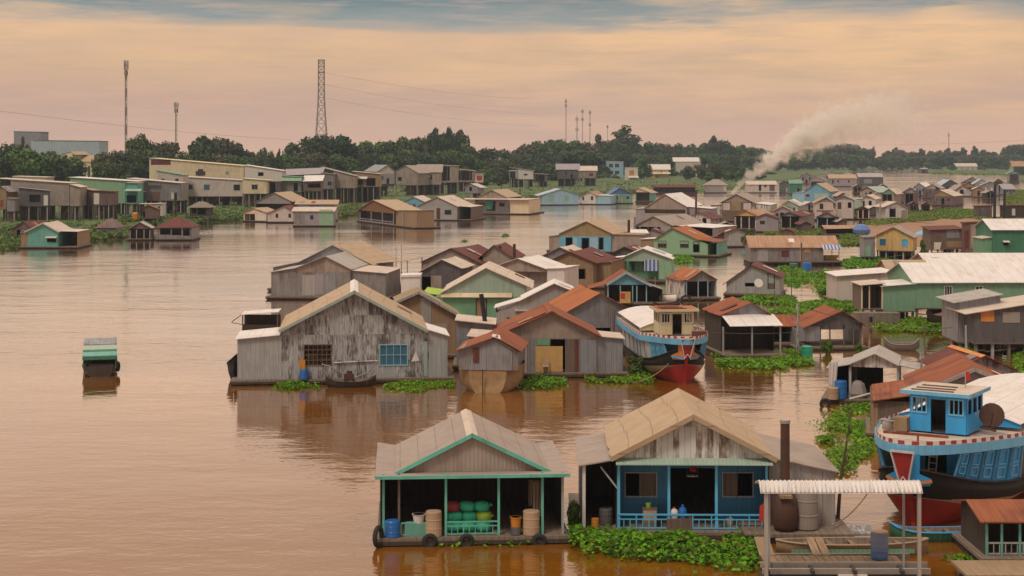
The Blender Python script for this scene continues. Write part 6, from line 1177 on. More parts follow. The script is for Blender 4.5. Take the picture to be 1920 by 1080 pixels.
T('long mint green stilt house with a white roof line', 405, 131, 235, 'sl', [(128, 332), (258, 340)], D=10, w='mint', r='white', fzp=381, stilts=6, plain=True)
T('turquoise end wall annex of the long mint green stilt house', 406, 236, 258, 'sl', [(235, 342), (260, 343)], D=6, w='turq', r='pale_roof', fzp=382, stilts=3, awn=[(236, 266, 354, 358, 1.2, 'mint_pale')], holes=[(237, 366, 256, 380)])
T('low pale box behind the concrete grey house', 402, 24, 86, 'flat', [(23, 330), (88, 332)], D=7, w='pinkwhite', r='pale_roof', fzp=380, stilts=3)
T('dark grey patched stilt house with a long pinkish roof line', 402, 268, 340, 'sl', [(237, 334), (338, 343)], D=9, w='grey', r='pinkwhite', fzp=376, stilts=6, pan=[(278, 347, 303, 354, 'darkgrey'), (283, 360, 300, 376, 'shack'), (316, 353, 338, 375, 'bluegrey'), (321, 361, 326, 373, 'cream'), (327, 361, 332, 376, 'black')])
T('grey shed with a light awning left of the patched stilt house', 403, 246, 268, 'sl', [(244, 358), (270, 359)], D=4, w='darkgrey', r='white', fzp=378, stilts=3)
T('small white cabin beside a rust roofed hut in the reeds', 411, 275, 305, 'sl', [(260, 382), (307, 381)], D=3, w='cloth_white', r='white', fzp=405, stilts=2)
T('low hut with a rust red roof before the white cabin', 413, 268, 298, 'gy', [(258, 394), (278, 384), (299, 393)], D=4, yaw=8, w='plank_brown', r='rust', fzp=409, stilts=2, holes=[(262, 396, 272, 408)])
o = MB().lathe([(.6, 0), (.75, .2), (.75, 1.5), (.5, 1.8), (0, 1.85)], 10).build('yellow_tank', 'crate_orange'); p = PG(254, 413, .9); o.location = p; tag(o, 'bright yellow tank beside the rust roofed hut in the reeds', 'tank')
T('small pavilion with a grey brown hip roof on the reeds', 411, 356, 391, 'hip', [(351, 389), (371, 378.5), (396, 389)], D=6, w='wood_dark', r='thatch_grey', fzp=405, stilts=3, name='pavilion', holes=[(360, 391, 368, 400), (371, 391, 386, 402)])
T('cream hall with a stepped top and a dark round vent', 380, 280, 457, 'sl', [(279, 296), (459, 311)], D=14, w='cream', r='cream', fzp=352, stilts=2, name='hall', group=None, pan=[(283, 299, 320, 309, 'rust_dark'), (367, 321, 385, 329, 'wood_dark'), (371, 317, 381, 329.5, 'wood_dark'), (423, 321, 429, 327, 'taupe')])
T('white walled stilt house with three windows below the cream hall', 386, 345, 456, 'sl', [(339, 331), (458, 338)], D=10, w='pinkwhite', r='pinkwhite', fzp=368, stilts=6, win=[(351, 346, 361, 355, 'taupe', 'pane', 1, 1), (382.5, 346, 393, 356, 'taupe', 'pane_blue', 1, 1), (438, 346, 450, 357, 'taupe', 'pane', 1, 1)])
T('white walled block with a green roof edge left of the white stilt house', 388, 294, 343, 'sl', [(286, 318), (345, 328)], D=8, w='pinkwhite', r='green_roof', fzp=362, stilts=3)
T('white block behind the yellow stilt house', 381, 459, 529, 'sl', [(457, 309), (531, 320)], D=9, w='cloth_white', r='white', fzp=350, stilts=3, holes=[(484, 323, 494, 330)])
T('pale yellow stilt house with a dark right end', 388, 455, 500, 'sl', [(452, 334), (506, 338)], D=7, w='cream', r='cream', fzp=363, stilts=5, win=[(472, 346, 483, 355, 'plank_grey', 'pane', 2, 1)], ann=[])
T('dark open end behind the pale yellow stilt house', 387, 501, 526, 'flat', [(500, 340), (528, 339)], D=5, w='darkgrey', r='taupe', fzp=362, stilts=3)
T('green roofed stilt shed with grey walls and a dark door', 386, 529, 565, 'sl', [(528, 330), (568, 332)], D=6, w='grey', r='green_roof', fzp=360, stilts=4, awn=[(529, 566, 332, 339, .8, 'mint')], door=[(551, 344, 558, 359, None)])
T('stilt house with a white front roof and brown shade below', 386, 570, 603, 'sh', [(566, 340), (605, 339), 329], D=5, w='plank_brown', r='white', fzp=358, stilts=5, holes=[(577, 344, 601, 352)])
T('low lilac roof row behind the green roofed shed', 379, 531, 602, 'sh', [(529, 329), (604, 326), 317], D=8, w='taupe', r='lilac', fzp=352, stilts=3)
T('large pale grey stilt house with a sloping roof line', 382, 626, 665, 'sl', [(600, 313), (668, 330)], D=10, w='taupe', r='taupe', fzp=352.5, stilts=4, plain=True)
T('grey stilt wing with a barred window left of the large pale grey house', 383, 602, 626, 'sl', [(600, 324), (628, 326)], D=6, w='grey', r='taupe', fzp=354, stilts=3, win=[(614, 340, 622, 348, 'plank_grey', 'pane', 2, 1)])
T('tan stilt house with white awnings and blue shade', 380, 667, 712, 'sl', [(660, 321), (714, 326)], D=8, w='plank_tan', r='pale_roof', fzp=350, stilts=5, awn=[(667, 689, 331, 335, 1, 'cloth_white')], holes=[(670, 337, 680, 347), (687, 334, 704, 349)])
T('pale gabled house with a long blue grey roof', 369, 700, 740, 'gy', [(706, 322), (727, 309), (742, 322)], D=14, yaw=24, w='lilac', g='pinkwhite', r='bluegrey', fzp=345, stilts=4)
T('taupe gabled stilt house with a brown lower floor', 367, 742, 783, 'gy', [(739, 321), (760, 310), (785, 325)], D=12, yaw=-22, w='taupe', r='taupe_roof', fzp=347, stilts=4, win=[(746, 332, 753, 339, 'rust_dark', 'pane', 1, 1)])
T('long taupe house body with a white canopy behind a leafy tree', 366, 784, 826, 'gx', [(780, 323), (830, 323), 308], D=10, w='taupe', r='taupe_roof', fzp=346, stilts=4, awn=[(786, 806, 328, 332, 1.2, 'cloth_white')])
T('tall taupe grey stilt house right of the leafy tree', 364, 822, 858, 'sl', [(818, 309), (860, 311)], D=9, w='taupe', r='pale_roof', fzp=342, stilts=4)
T('tan stilt house with a thin roof line in the middle of the bank', 360, 858, 890, 'sl', [(857, 317), (892, 320)], D=8, w='plank_tan', r='pale_roof', fzp=341, stilts=4)
T('small pinkish stilt hut beside the trees', 360, 889, 906, 'flat', [(888, 325), (908, 325)], D=6, w='pinkwhite', r='taupe', fzp=342, stilts=3, pan=[(894, 329, 904, 338, 'red')])
T('small blue grey gable with a rust patched roof on the green bank', 372, 872, 896, 'gy', [(868, 352), (882, 344), (901, 352)], D=6, yaw=-20, w='bluegrey', r='pinkwhite', fzp=362, stilts=3, holes=[(880, 350, 885, 358)])
T('white stilt house with a sagging white roof on the green bank', 351, 972, 1000, 'sl', [(955, 314), (1003, 320)], D=9, w='cloth_white', r='lilac', fzp=336, stilts=4, holes=[(982, 326, 989, 329)])
T('dark brown stilt shack right of the white stilt house', 351, 1003, 1027, 'sl', [(1000, 325), (1030, 327)], D=7, w='shack', r='pale_roof', fzp=341, stilts=4)
T('grey purple stilt house left of the white stilt house', 352, 955, 972, 'flat', [(953, 320), (974, 319)], D=7, w='lilac', r='pale_roof', fzp=335, stilts=3)
T('grey stilt house with a wide white roof under the umbrella tree', 350, 1046, 1084, 'gx', [(1042, 318), (1088, 318), 307], D=9, w='darkgrey', r='lilac', fzp=335, stilts=4)
T('pale stilt house with a tan wall under the umbrella tree', 349, 1086, 1118, 'gx', [(1082, 320), (1121, 320), 311], D=9, w='taupe', r='pale_roof', fzp=334, stilts=4, win=[(1105, 325, 1112, 330, 'rust', 'rust_dark', 1, 1)])
H('pale blue two storey house with four windows among the trees', 334, 1138, 1169, 'flat', [(1137, 302), (1170, 303)], D=10, w='skyblue', r='cloth_white', z0=.9, fz=.9, base=False, name='bank_house', group='houses on the left bank', win=[(x, y, x+8, y+7, 'white', 'pane', 2, 1) for x in (1141.5, 1153) for y in (307, 320)])
H('orange and white house right of the pale blue house', 338, 1173, 1196, 'flat', [(1172, 314), (1198, 314)], D=8, w='cloth_white', r='pinkwhite', z0=.9, fz=.9, base=False, name='bank_house', group='houses on the left bank', pan=[(1180, 319, 1189, 329, 'orange')], awn=[(1178, 1197, 330, 333, 1.5, 'cloth_white')])
H('yellow bungalow with a stepped white roof', 334, 1222, 1254, 'gx', [(1214, 318), (1258, 318), 308], D=10, w='yellow', r='cloth_white', z0=.9, fz=.9, base=False, name='bank_house', group='houses on the left bank', awn=[(1224, 1257, 323, 326, 1.5, 'cream')])
H('long white roofed house among the trees right of the bungalow', 330, 1268, 1314, 'gx', [(1262, 303), (1312, 303), 295], D=10, w='pinkwhite', r='cloth_white', z0=.9, fz=.9, base=False, name='bank_house', group='houses on the left bank', pan=[(1300, 308, 1315, 317, 'rust_pale')])
H('pale roofed house half hidden by trees before the smoke', 330, 1330, 1358, 'gx', [(1326, 315), (1362, 315), 309], D=10, w='plank_grey', r='pale_roof', z0=.9, fz=.9, base=False, name='bank_house', group='houses on the left bank')
H('grey blue warehouse with a long flat roof beyond the left trees', 346, 58, 186, 'sl', [(62, 262.5), (188, 264)], D=18, yaw=0, w='paleblue_roof', r='bluegrey', plain=True, z0=.9, fz=.9, base=False, name='warehouse', cat='warehouse', group=None)
H('dark blue grey block behind the warehouse on the left', 342, 26, 77, 'flat', [(25, 246), (79, 247)], D=14, w='bluegrey', r='darkgrey', plain=True, z0=.9, fz=.9, base=False, name='warehouse', cat='warehouse', group=None)
H('cream gable with a yellow roof below the warehouse', 352, 114, 136, 'gy', [(112, 291), (132, 284), (140, 290)], D=9, yaw=-30, w='cream', r='tan_roof', plain=True, z0=.9, fz=.9, base=False, name='bank_house', group='houses on the left bank')
H('yellow brown roofed house right of the cream gable', 352, 137, 176, 'gx', [(135, 302), (178, 304), 291], D=9, w='cream', r='tan_roof', z0=.9, fz=.9, base=False, name='bank_house', group='houses on the left bank')
H('teal roofed building rising behind the long blue grey roof', 344, 682, 714, 'gx', [(678, 304), (718, 304), 290], D=12, w='turq', r='green_roof', z0=.9, fz=.9, base=False, name='bank_house', group='houses on the left bank')
H('small mint green building left of the teal roofed building', 345, 640, 664, 'gx', [(637, 302), (668, 302), 293], D=10, w='cream', r='green_roof', z0=.9, fz=.9, base=False, name='bank_house', group='houses on the left bank')
# ------------------------------------------------------------------ trees
def Yb(x):
    T_ = [(-50, 640), (200, 660), (480, 720), (620, 790), (850, 860), (960, 960), (1150, 1200), (1300, 1300), (1440, 1400), (1530, 1650), (1700, 1750), (1960, 1750)]
    for (a, b), (c, d_) in zip(T_, T_[1:]):
        if x <= c: return b+(d_-b)*(x-a)/(c-a)
    return T_[-1][1]
LM = [(-60, 62, 'below the far left block'), (62, 190, 'before the long warehouse'), (190, 245, 'below the red mast'), (245, 345, 'between the two masts'), (345, 465, 'behind the cream hall'), (465, 555, 'behind the white blocks'), (555, 668, 'under the lattice tower'),
      (668, 760, 'behind the teal roof'), (760, 885, 'behind the taupe houses'), (885, 975, 'above the beige house'), (975, 1050, 'above the white stilt house'), (1050, 1140, 'below the mast cluster'), (1140, 1215, 'by the two storey house'), (1215, 1330, 'above the yellow bungalow'),
      (1330, 1470, 'left of the smoke'), (1470, 1660, 'behind the smoke'), (1660, 1800, 'near the far thin mast'), (1800, 2000, 'at the far right end')]
LOOK = {'round': 'rounded dark green tree', 'tall': 'tall narrow dark tree', 'cone': 'cone shaped dark tree', 'umbrella': 'umbrella shaped dark tree', 'bright': 'bright green rounded tree', 'sparse': 'thin olive leaved tree', 'bush': 'low green bushy tree', 'green': 'light green bush'}
ROW = {'back': ' on the skyline', 'mid': ' in the middle row', 'front': ' in the lower row'}
ORD = ['', 'second', 'third', 'fourth', 'fifth', 'sixth', 'seventh', 'eighth', 'ninth', 'tenth', 'eleventh', 'twelfth', 'thirteenth']
TL = []
def tr(row, kind, *xs):
    for x, t, w_ in xs: TL.append((x, t, w_, kind, row))
tr('back', 'round', (262, 248, 40), (285, 264, 34), (308, 262, 40), (378, 250, 44), (404, 254, 40), (432, 262, 40), (470, 282, 36), (497, 275, 22), (572, 254, 46), (605, 250, 52), (638, 252, 46), (658, 268, 30), (692, 261, 40), (718, 264, 34), (752, 254, 42), (780, 256, 36), (800, 262, 24), (884, 272, 26), (908, 277, 42), (940, 278, 34),
   (985, 268, 34), (1010, 262, 34), (1034, 260, 32), (1056, 258, 32), (1078, 261, 30), (1100, 264, 32), (1141, 262, 26), (1212, 264, 28), (1232, 266, 26), (1254, 268, 28), (1276, 267, 26), (1300, 268, 28), (1318, 266, 24), (1352, 262, 26), (1372, 270, 28), (1394, 270, 30), (1414, 275, 26), (1434, 280, 24), (1456, 282, 26),
   (1478, 272, 24), (1506, 276, 26), (1530, 276, 24), (1556, 270, 28), (1580, 267, 28), (1604, 270, 26), (1622, 276, 20), (1664, 281, 18), (1690, 279, 22), (1712, 283, 18), (1746, 282, 20), (1764, 281, 18), (1790, 281, 20), (1846, 279, 16), (1862, 284, 18), (1885, 279, 20), (1902, 270, 30), (1924, 268, 30))
tr('back', 'round', (818, 249, 24), (840, 247, 24), (864, 250, 22), (856, 262, 40), (1334, 262, 22), (1345, 262, 22))
tr('back', 'tall', (522, 280, 12), (816, 242, 28), (838, 241, 28), (1190, 258, 24), (1334, 256, 26), (1637, 275, 11), (1680, 277, 17), (1728, 279, 17), (1776, 278, 17), (1806, 277, 20), (1828, 274, 16))
tr('back', 'sparse', (862, 245, 28), (1122, 253, 26)); tr('back', 'cone', (1172, 239, 105))
tr('mid', 'round', (-6, 270, 50), (22, 268, 46), (98, 281, 50), (130, 292, 40), (198, 283, 34), (225, 281, 40), (250, 284, 34), (280, 285, 40), (312, 284, 40), (345, 282, 36), (372, 284, 36), (400, 285, 36), (428, 286, 36), (456, 290, 30), (484, 292, 30), (512, 292, 28), (538, 286, 34), (566, 284, 36), (596, 284, 36), (626, 286, 36), (652, 292, 30), (700, 286, 30), (730, 285, 32), (758, 282, 34), (786, 282, 34), (814, 280, 32), (842, 278, 34), (868, 284, 30), (894, 296, 30), (920, 296, 34), (946, 296, 34), (972, 292, 34), (998, 288, 32), (1024, 284, 34), (1052, 282, 32), (1120, 282, 32), (1146, 284, 30), (1166, 282, 30), (1192, 286, 30), (1216, 288, 28), (1240, 288, 28), (1264, 286, 28), (1290, 288, 28), (1316, 286, 28), (1342, 286, 30), (1368, 290, 28), (1394, 290, 28), (1420, 292, 26),
   (1492, 290, 26), (1520, 288, 26), (1546, 286, 26), (1570, 284, 26), (1596, 288, 24), (1616, 290, 22), (1650, 292, 20), (1674, 290, 20), (1700, 292, 20), (1722, 292, 20), (1742, 291, 20), (1762, 290, 20), (1784, 290, 20), (1806, 290, 20), (1828, 288, 20), (1850, 290, 20), (1872, 290, 22), (1894, 288, 24))
tr('mid', 'sparse', (42, 252, 17),)
tr('front', 'umbrella', (1090, 275, 66))
tr('front', 'bright', (56, 276, 62)); tr('front', 'round', (0, 292, 50), (92, 296, 48), (196, 300, 34), (232, 300, 40), (262, 304, 36), (905, 316, 30), (932, 312, 34), (1004, 306, 34), (1034, 304, 36), (1125, 306, 26), (1290, 310, 24), (1316, 308, 24), (1344, 304, 28), (1372, 308, 26), (1400, 310, 26), (1424, 314, 22))
tr('front', 'sparse', (818, 312, 28), (940, 324, 26)); tr('front', 'bush', (266, 322, 22), (470, 298, 30), (500, 300, 26), (535, 300, 30), (560, 298, 30), (655, 300, 26), (735, 302, 20), (1186, 302, 26), (1206, 290, 30), (1070, 326, 30), (1230, 300, 24), (1260, 312, 20), (1154, 326, 14), (1212, 312, 22), (1600, 306, 16), (1655, 308, 16), (1690, 308, 16), (1720, 308, 18), (1756, 306, 18), (1786, 308, 16), (1840, 308, 16), (1880, 308, 18))
tr('front', 'green', (358, 344, 18), (344, 350, 14), (372, 352, 14), (1360, 318, 22), (1384, 318, 20), (1330, 320, 22))
SPX = {}
for x in range(640, 1136, 22): TL.append((x+R.uniform(-5, 5), 320+R.uniform(-8, 8), 34, 'bush', 'front'))
for x, t_, w_, k_, y_ in ((126, 326, 22, 'bush', 440), (150, 331, 18, 'sparse', 430), (222, 324, 24, 'bush', 440), (244, 326, 20, 'round', 470), (264, 330, 18, 'bush', 440), (342, 338, 18, 'bush', 470), (457, 318, 16, 'bush', 560), (505, 320, 22, 'sparse', 545), (531, 318, 20, 'bush', 560), (566, 316, 20, 'bush', 590), (598, 318, 18, 'sparse', 560), (625, 306, 22, 'bush', 640), (668, 318, 18, 'bush', 590), (690, 308, 24, 'round', 700), (716, 320, 16, 'bush', 620), (738, 318, 18, 'sparse', 640), (800, 330, 14, 'bush', 640), (858, 320, 18, 'bush', 660), (872, 312, 22, 'round', 740), (906, 320, 20, 'bush', 700), (100, 402, 14, 'bush', 405), (206, 396, 16, 'bush', 405), (312, 380, 16, 'green', 440), (520, 366, 14, 'bush', 505), (610, 368, 14, 'bush', 520), (710, 360, 16, 'green', 580), (760, 352, 14, 'bush', 640)):
    TL.append((x, t_, w_, k_, 'front')); SPX[(x, t_)] = y_
for x in (1128, 1204, 1220, 1262, 1284, 1306, 1322, 1346, 1372, 1398, 1420, 1440): TL.append((x+R.uniform(-3, 3), 322+R.uniform(-6, 5), 30, R.choice(['bush', 'bush', 'green']), 'front'))
FB = {'back': 1.0, 'mid': .95, 'front': .87}
SPY = {(42, 252): 690, (818, 312): 690, (940, 324): 700, (358, 344): 505, (344, 350): 508, (372, 352): 500, (266, 322): 600, (1070, 326): 800, (1154, 326): 1000, (1212, 312): 1000, (56, 276): 600, (92, 296): 605, (0, 292): 600, (1206, 290): 980, (1186, 302): 1000, (1230, 300): 1060, (1260, 312): 1040, (1360, 318): 900, (1384, 318): 880, (1330, 320): 900, (1290, 310): 960, (1316, 308): 950, (1344, 304): 950, (1372, 308): 940, (1400, 310): 930, (1424, 314): 960, (1090, 275): 900}
cnt = {}; tot = {}
def lm(x): return next(t for a, b, t in LM if a <= x < b)
TL.sort()
for x, t, w_, k, row in TL: tot[(lm(x), row, k)] = tot.get((lm(x), row, k), 0)+1
for x, t, w_, k, row in TL:
    key = (lm(x), row, k); n = cnt.get(key, 0); cnt[key] = n+1
    lb = LOOK[k]+ROW[row]+' '+lm(x)+('' if tot[key] == 1 else ', leftmost of them' if n == 0 else ', '+ORD[n]+' from left')
    tree(lb, x, t, w_*(1.4 if row != 'front' and k in ('round', 'tall') else 1.15), k, SPY.get((x, t), SPX.get((x, t)) or Yb(x)*FB[row]*R.uniform(.99, 1.01)))
# bush and young tree in the village
p = PG(1405, 466); tree('bright green leafy bush between the grey shack and the long grey shed', 1404, 425, 30, 'green', p.y-4, 0, 'bushes in the village', 'bush', 'bush')
tree('small dark green bush beside the white roofed gable on the right', 1331, 425, 22, 'bush', YW(444), 0, 'bushes in the village', 'bush', 'bush'); tree('small leafy bush on the deck of the posted shed', 1552, 632, 24, 'green', YW(664), 0, 'bushes in the village', 'bush', 'bush'); tree('small green bush at the foot of the posted shed, right side', 1612, 638, 22, 'green', YW(664), 0, 'bushes in the village', 'bush', 'bush')
tree('dark thorny bush between the rusty house and the cream wheelhouse boat', 1192, 662, 44, 'bush', YW(706), 0, 'bushes in the village', 'bush', 'bush'); tree('banana plant between the yellow house and the shanty', 1730, 446, 16, 'green', YW(486), 0, 'bushes in the village', 'bush', 'bush'); tree('small palm like shrub at the tan wood house', 1136, 484, 12, 'green', YW(534), 0, 'bushes in the village', 'bush', 'bush')
tree('leafy shrub between the two front houses', 1076, 932, 40, 'green', YW(1000), 0, 'bushes in the village', 'bush', 'bush')
o = empty('bare_sapling', 'thin leaning sapling with sparse leaves right of the boiler house roof', 'tree', PG(1570, 985)); f = MB(); s_ = o.location.y/F; f.tube([(0, 0, 0), (6*s_, 0, 85*s_), (18*s_, 0, 160*s_), (26*s_, 0, 215*s_)], [.09, .07, .05, .02], 7); [f.tube([(10*s_, 0, 110*s_), ((10+q)*s_, 0, (110+h_)*s_)], [.03, .012], 5) for q, h_ in ((-18, 22), (20, 14), (-12, -14), (16, 40))]; f.build('trunk', 'bark', o)
me = crown_mesh('leaves', [((12*s_, 0, 180*s_), (1.2, .8, 1.0)), ((20*s_, 0, 215*s_), (.6, .5, .6)), ((-8*s_, 0, 150*s_), (.5, .5, .4))], 110, .15, 91, 'weed'); c_ = bpy.data.objects.new('crown', me); COL.objects.link(c_); c_.parent = o

# ------------------------------------------------------------------ water hyacinth and reeds
W_ = [([(1062, 1000), (1110, 996), (1160, 1010), (1420, 1014), (1428, 1046), (1408, 1078), (1330, 1060), (1200, 1052), (1120, 1036), (1070, 1028)], 'thick bright green water hyacinth in front of the blue porch house', .17, .62, 130),
 ([(800, 1013), (920, 1010), (1000, 1014), (990, 1026), (905, 1022), (830, 1028)], 'sparse water plants along the teal open house deck', .2, .3, 22),
 ([(1556, 788), (1585, 766), (1636, 756), (1640, 850), (1600, 872), (1570, 858), (1580, 842), (1610, 836), (1600, 815), (1545, 818)], 'bright weed raft between the open shed and the big blue boat', .19, .36, 60),
 ([(1526, 820), (1556, 808), (1568, 826), (1540, 836)], 'small weed clump beside the brown annex roof', .22, .5, 50), ([(1545, 850), (1575, 838), (1612, 868), (1600, 888), (1560, 892)], 'weed clump behind the leaning sapling', .19, .34, 55),
 ([(722, 722), (760, 716), (855, 718), (852, 730), (790, 736), (724, 730)], 'weed strip at the right foot of the grey plank house', .2, .28, 60), ([(515, 722), (536, 714), (552, 720), (600, 727), (596, 734), (530, 730)], 'weed clump at the left foot of the grey plank house', .2, .45, 50),
 ([(972, 714), (1010, 708), (1062, 712), (1060, 722), (1010, 734), (978, 724)], 'weed patch in front of the yellow tarp', .2, .4, 55), ([(1096, 708), (1180, 706), (1218, 700), (1220, 722), (1150, 718), (1100, 718)], 'dark weed beside the cream wheelhouse boat', .26, .5, 40),
 ([(1340, 668), (1380, 656), (1500, 664), (1528, 682), (1480, 694), (1380, 692), (1345, 686)], 'green weed bank in front of the white canopy house', .28, .5, 45), ([(1640, 606), (1700, 602), (1815, 606), (1818, 622), (1740, 626), (1650, 622)], 'weed strip below the long mint green house', .3, .6, 36),
 ([(1788, 648), (1820, 640), (1852, 648), (1846, 664), (1800, 668)], 'round weed clump below the grey tin shed', .3, .7, 40), ([(1866, 650), (1935, 648), (1935, 670), (1880, 672)], 'weed under the dark stilted shed at the right edge', .3, .5, 36), ([(1905, 670), (1935, 660), (1935, 700), (1915, 704)], 'weed corner at the right edge', .3, .4, 40),
 ([(1440, 590), (1480, 574), (1560, 566), (1612, 562), (1606, 584), (1540, 584), (1490, 596)], 'long weed drift behind the posted shed', .32, .7, 34), ([(1385, 560), (1440, 552), (1490, 558), (1485, 572), (1400, 572)], 'flat weed drift behind the satellite dish house', .32, .4, 30), ([(1528, 516), (1560, 512), (1572, 548), (1540, 552)], 'leafy weed clump left of the long grey white wall', .34, 1.0, 34), ([(1462, 500), (1500, 505), (1530, 520), (1490, 540), (1462, 530)], 'thin weed behind the grey wood house', .32, .4, 16),
 ([(1258, 545), (1275, 520), (1282, 545)], 'weed tuft left of the bright rust shed', .3, .6, 34), ([(1262, 482), (1285, 476), (1300, 490), (1270, 496)], 'weed tuft right of the green curtain house', .34, .5, 26),
 ([(1430, 440), (1470, 430), (1550, 430), (1560, 441), (1490, 444)], 'weed field behind the long rust roofed shed', .42, .6, 20), ([(1576, 452), (1590, 436), (1622, 442), (1624, 460), (1580, 462)], 'green weed field beside the narrow tin lean-to', .42, .6, 20), ([(1575, 494), (1600, 484), (1680, 484), (1690, 498), (1590, 503)], 'weed strip in front of the yellow house', .38, .5, 24),
 ([(1620, 418), (1660, 410), (1706, 410), (1700, 402), (1760, 404), (1756, 414), (1690, 418), (1640, 424)], 'weed around the white kiosk', .5, .6, 14), ([(1700, 398), (1790, 392), (1832, 394), (1834, 408), (1790, 412), (1730, 408)], 'green weed meadow right of the white kiosk', .5, .6, 14), ([(1830, 408), (1930, 408), (1930, 412), (1835, 413)], 'weed strip at the foot of the dark piles', .5, .4, 14),
 ([(1882, 358), (1935, 356), (1935, 386), (1886, 386)], 'green weed bank at the right edge', .7, .6, 8), ([(1560, 408), (1604, 400), (1608, 410), (1564, 414)], 'weed patch behind the small stall', .5, .5, 12), ([(1745, 327), (1880, 328.5), (1890, 322), (1760, 320)], 'green field on the far bank', 2.2, 1.0, .5),
 ([(942, 444), (946, 439), (954, 441), (950, 446)], 'lone weed clump drifting on the open river', .4, .12, 14), ([(866, 453), (870, 450), (876, 453), (871, 455)], 'tiny weed clump drifting beside the first', .4, .1, 14), ([(1755, 1042), (1800, 1028), (1842, 1036), (1836, 1052), (1790, 1056)], 'yellow green weed between the landing and the corner hut', .2, .2, 26),
 ([(1185, 440), (1200, 436), (1330, 440), (1330, 448), (1200, 446)], 'weed between the brown roofed gable and the mint house', .42, .6, 18)]
for P_, lb, s_, h_, d_ in W_: weed(P_, lb, s_*.8 if s_ > .18 else s_, h_, d_*1.5 if s_ > .18 else d_, 'weed' if P_[0][1] > 480 else 'weed_far')
GR = [([(-10, 416), (150, 411), (160, 428), (60, 437), (-10, 441)], 'reeds under the stilts at the left edge', .7, 1.3, 5), ([(250, 398), (345, 392), (460, 384), (462, 396), (340, 402), (260, 408)], 'weeds below the white stilt house and its neighbour', .7, 1.0, 3.5), ([(930, 348), (1330, 338), (1400, 335), (1400, 346), (1200, 353), (960, 364)], 'tall grass field before the yellow bungalow', 1.2, 1.3, 1.6), ([(480, 372), (640, 366), (740, 362), (740, 374), (620, 382), (500, 386)], 'weeds under the middle stilt houses', .9, 1.3, 3),([(150, 440), (190, 425), (230, 422), (246, 432), (240, 446), (160, 452)], 'tall reeds around the rounded shack', .6, 1.5, 5), ([(0, 446), (30, 440), (45, 462), (0, 470)], 'reeds at the left edge', .6, 1.2, 5), ([(285, 420), (330, 408), (400, 402), (460, 398), (455, 412), (380, 418), (330, 424)], 'reed bank before the grey brown pavilion', .7, 1.3, 4), ([(160, 420), (240, 408), (340, 398), (350, 408), (250, 420)], 'reed bank below the patched stilt house', .7, 1.4, 4), ([(380, 395), (480, 388), (476, 400), (385, 404)], 'reed bank below the white stilt house', .8, 1.2, 3.5),
 ([(628, 398), (668, 385), (680, 398), (640, 408)], 'reeds between the green corner house and the thatched house', .7, 1.6, 4), ([(700, 376), (880, 366), (890, 378), (720, 392)], 'green grass bank below the taupe stilt houses', .9, 1.0, 3), ([(880, 372), (1000, 358), (1320, 350), (1400, 344), (1400, 352), (1320, 361), (1190, 362), (1000, 374)], 'green grass bank behind the pale blue and green floating houses', 1.1, 1.1, 1.6), ([(980, 362), (1010, 368), (1012, 378), (996, 382)], 'weed at the left end of the pale sky blue house', .7, .9, 5)]
for P_, lb, s_, h_, d_ in GR: weed(P_, lb, s_, h_, d_, 'grass', z0=.2, name='reeds', cat='grass', nmax=3500)

# ------------------------------------------------------------------ masts, tower, wires, poles
def mast(label, x, top, Y, r, ants, guy=False):
    p = PW(x, top, Y); h = p.z; o = empty('antenna_mast', label, 'mast', (p.x, p.y, 0), 0, 'antenna masts'); s = Y/F
    f = MB(); n = 9
    for k in range(3): t = 2.094*k; f.beam((r*math.cos(t), r*math.sin(t), 0), (r*math.cos(t)*.8, r*math.sin(t)*.8, h), r*.42)
    for k in range(int(h/2.2)): z = k*2.2; f.beam((r, 0, z), (-r*.5, r*.87, z+2.2), r*.25); f.beam((-r*.5, r*.87, z), (-r*.5, -r*.87, z+2.2), r*.25)
    f.build('lattice', 'mast_grey' if not guy else 'mast_grey', o)
    f = MB()
    if guy:
        for k in range(7): z = h*k/7; f.tube([(0, 0, z), (0, 0, z+h/14)], r*.95, 6)
        f.build('red_band', 'rust_pale', o)
    for y, w_ in ants:
        z = CH-(y-HZ)*s; f = MB()
        for k in range(3): t = 2.094*k+.5; f.box(math.cos(t)*w_*s-.2, math.sin(t)*w_*s-.15, z-1.1, math.cos(t)*w_*s+.2, math.sin(t)*w_*s+.15, z+1.1); f.beam((0, 0, z), (math.cos(t)*w_*s, math.sin(t)*w_*s, z), .12)
        f.build('antenna', 'mast_grey', o)
    return o
mast('tall red and white banded mast beside the left warehouse', 236, 113, 720, .55, [(118, 4), (126, 4), (137, 3)], True); mast('shorter dark mast between the warehouse and the tower', 330, 191, 740, .5, [(197, 4), (207, 3)])
mast('tallest thin mast of the middle cluster', 1061, 184, 1350, .5, [(190, 1.5), (198, 1.5)]); mast('short mast with two side dishes in the middle cluster', 1081.5, 217, 1350, .6, [(224, 3), (243, 3)]); mast('third mast of the middle cluster, slender', 1092, 204, 1360, .45, [(209, 2), (224, 2)]); mast('fourth mast of the middle cluster, right end', 1106, 206, 1350, .5, [(211, 2), (234, 2)]); mast('faint small mast right of the middle cluster', 1139, 234, 1500, .4, [(238, 1.5)]); mast('faint thin mast above the far right trees', 1779, 248, 1900, .5, [(254, 2)])
Y = 900; p = PW(602.5, 112, Y); s = Y/F; h = p.z; o = empty('lattice_tower', 'tall steel lattice power tower above the round trees', 'tower', (p.x, p.y, 0))
prof = [(290, 11), (250, 9.5), (205, 6.6), (170, 5.4), (112, 5.2)]; Z = lambda y: CH-(y-HZ)*s
def wz(y):
    for (a, b), (c, d_) in zip(prof, prof[1:]):
        if y >= c: return (b+(d_-b)*(y-a)/(c-a))*s
    return 5.2*s
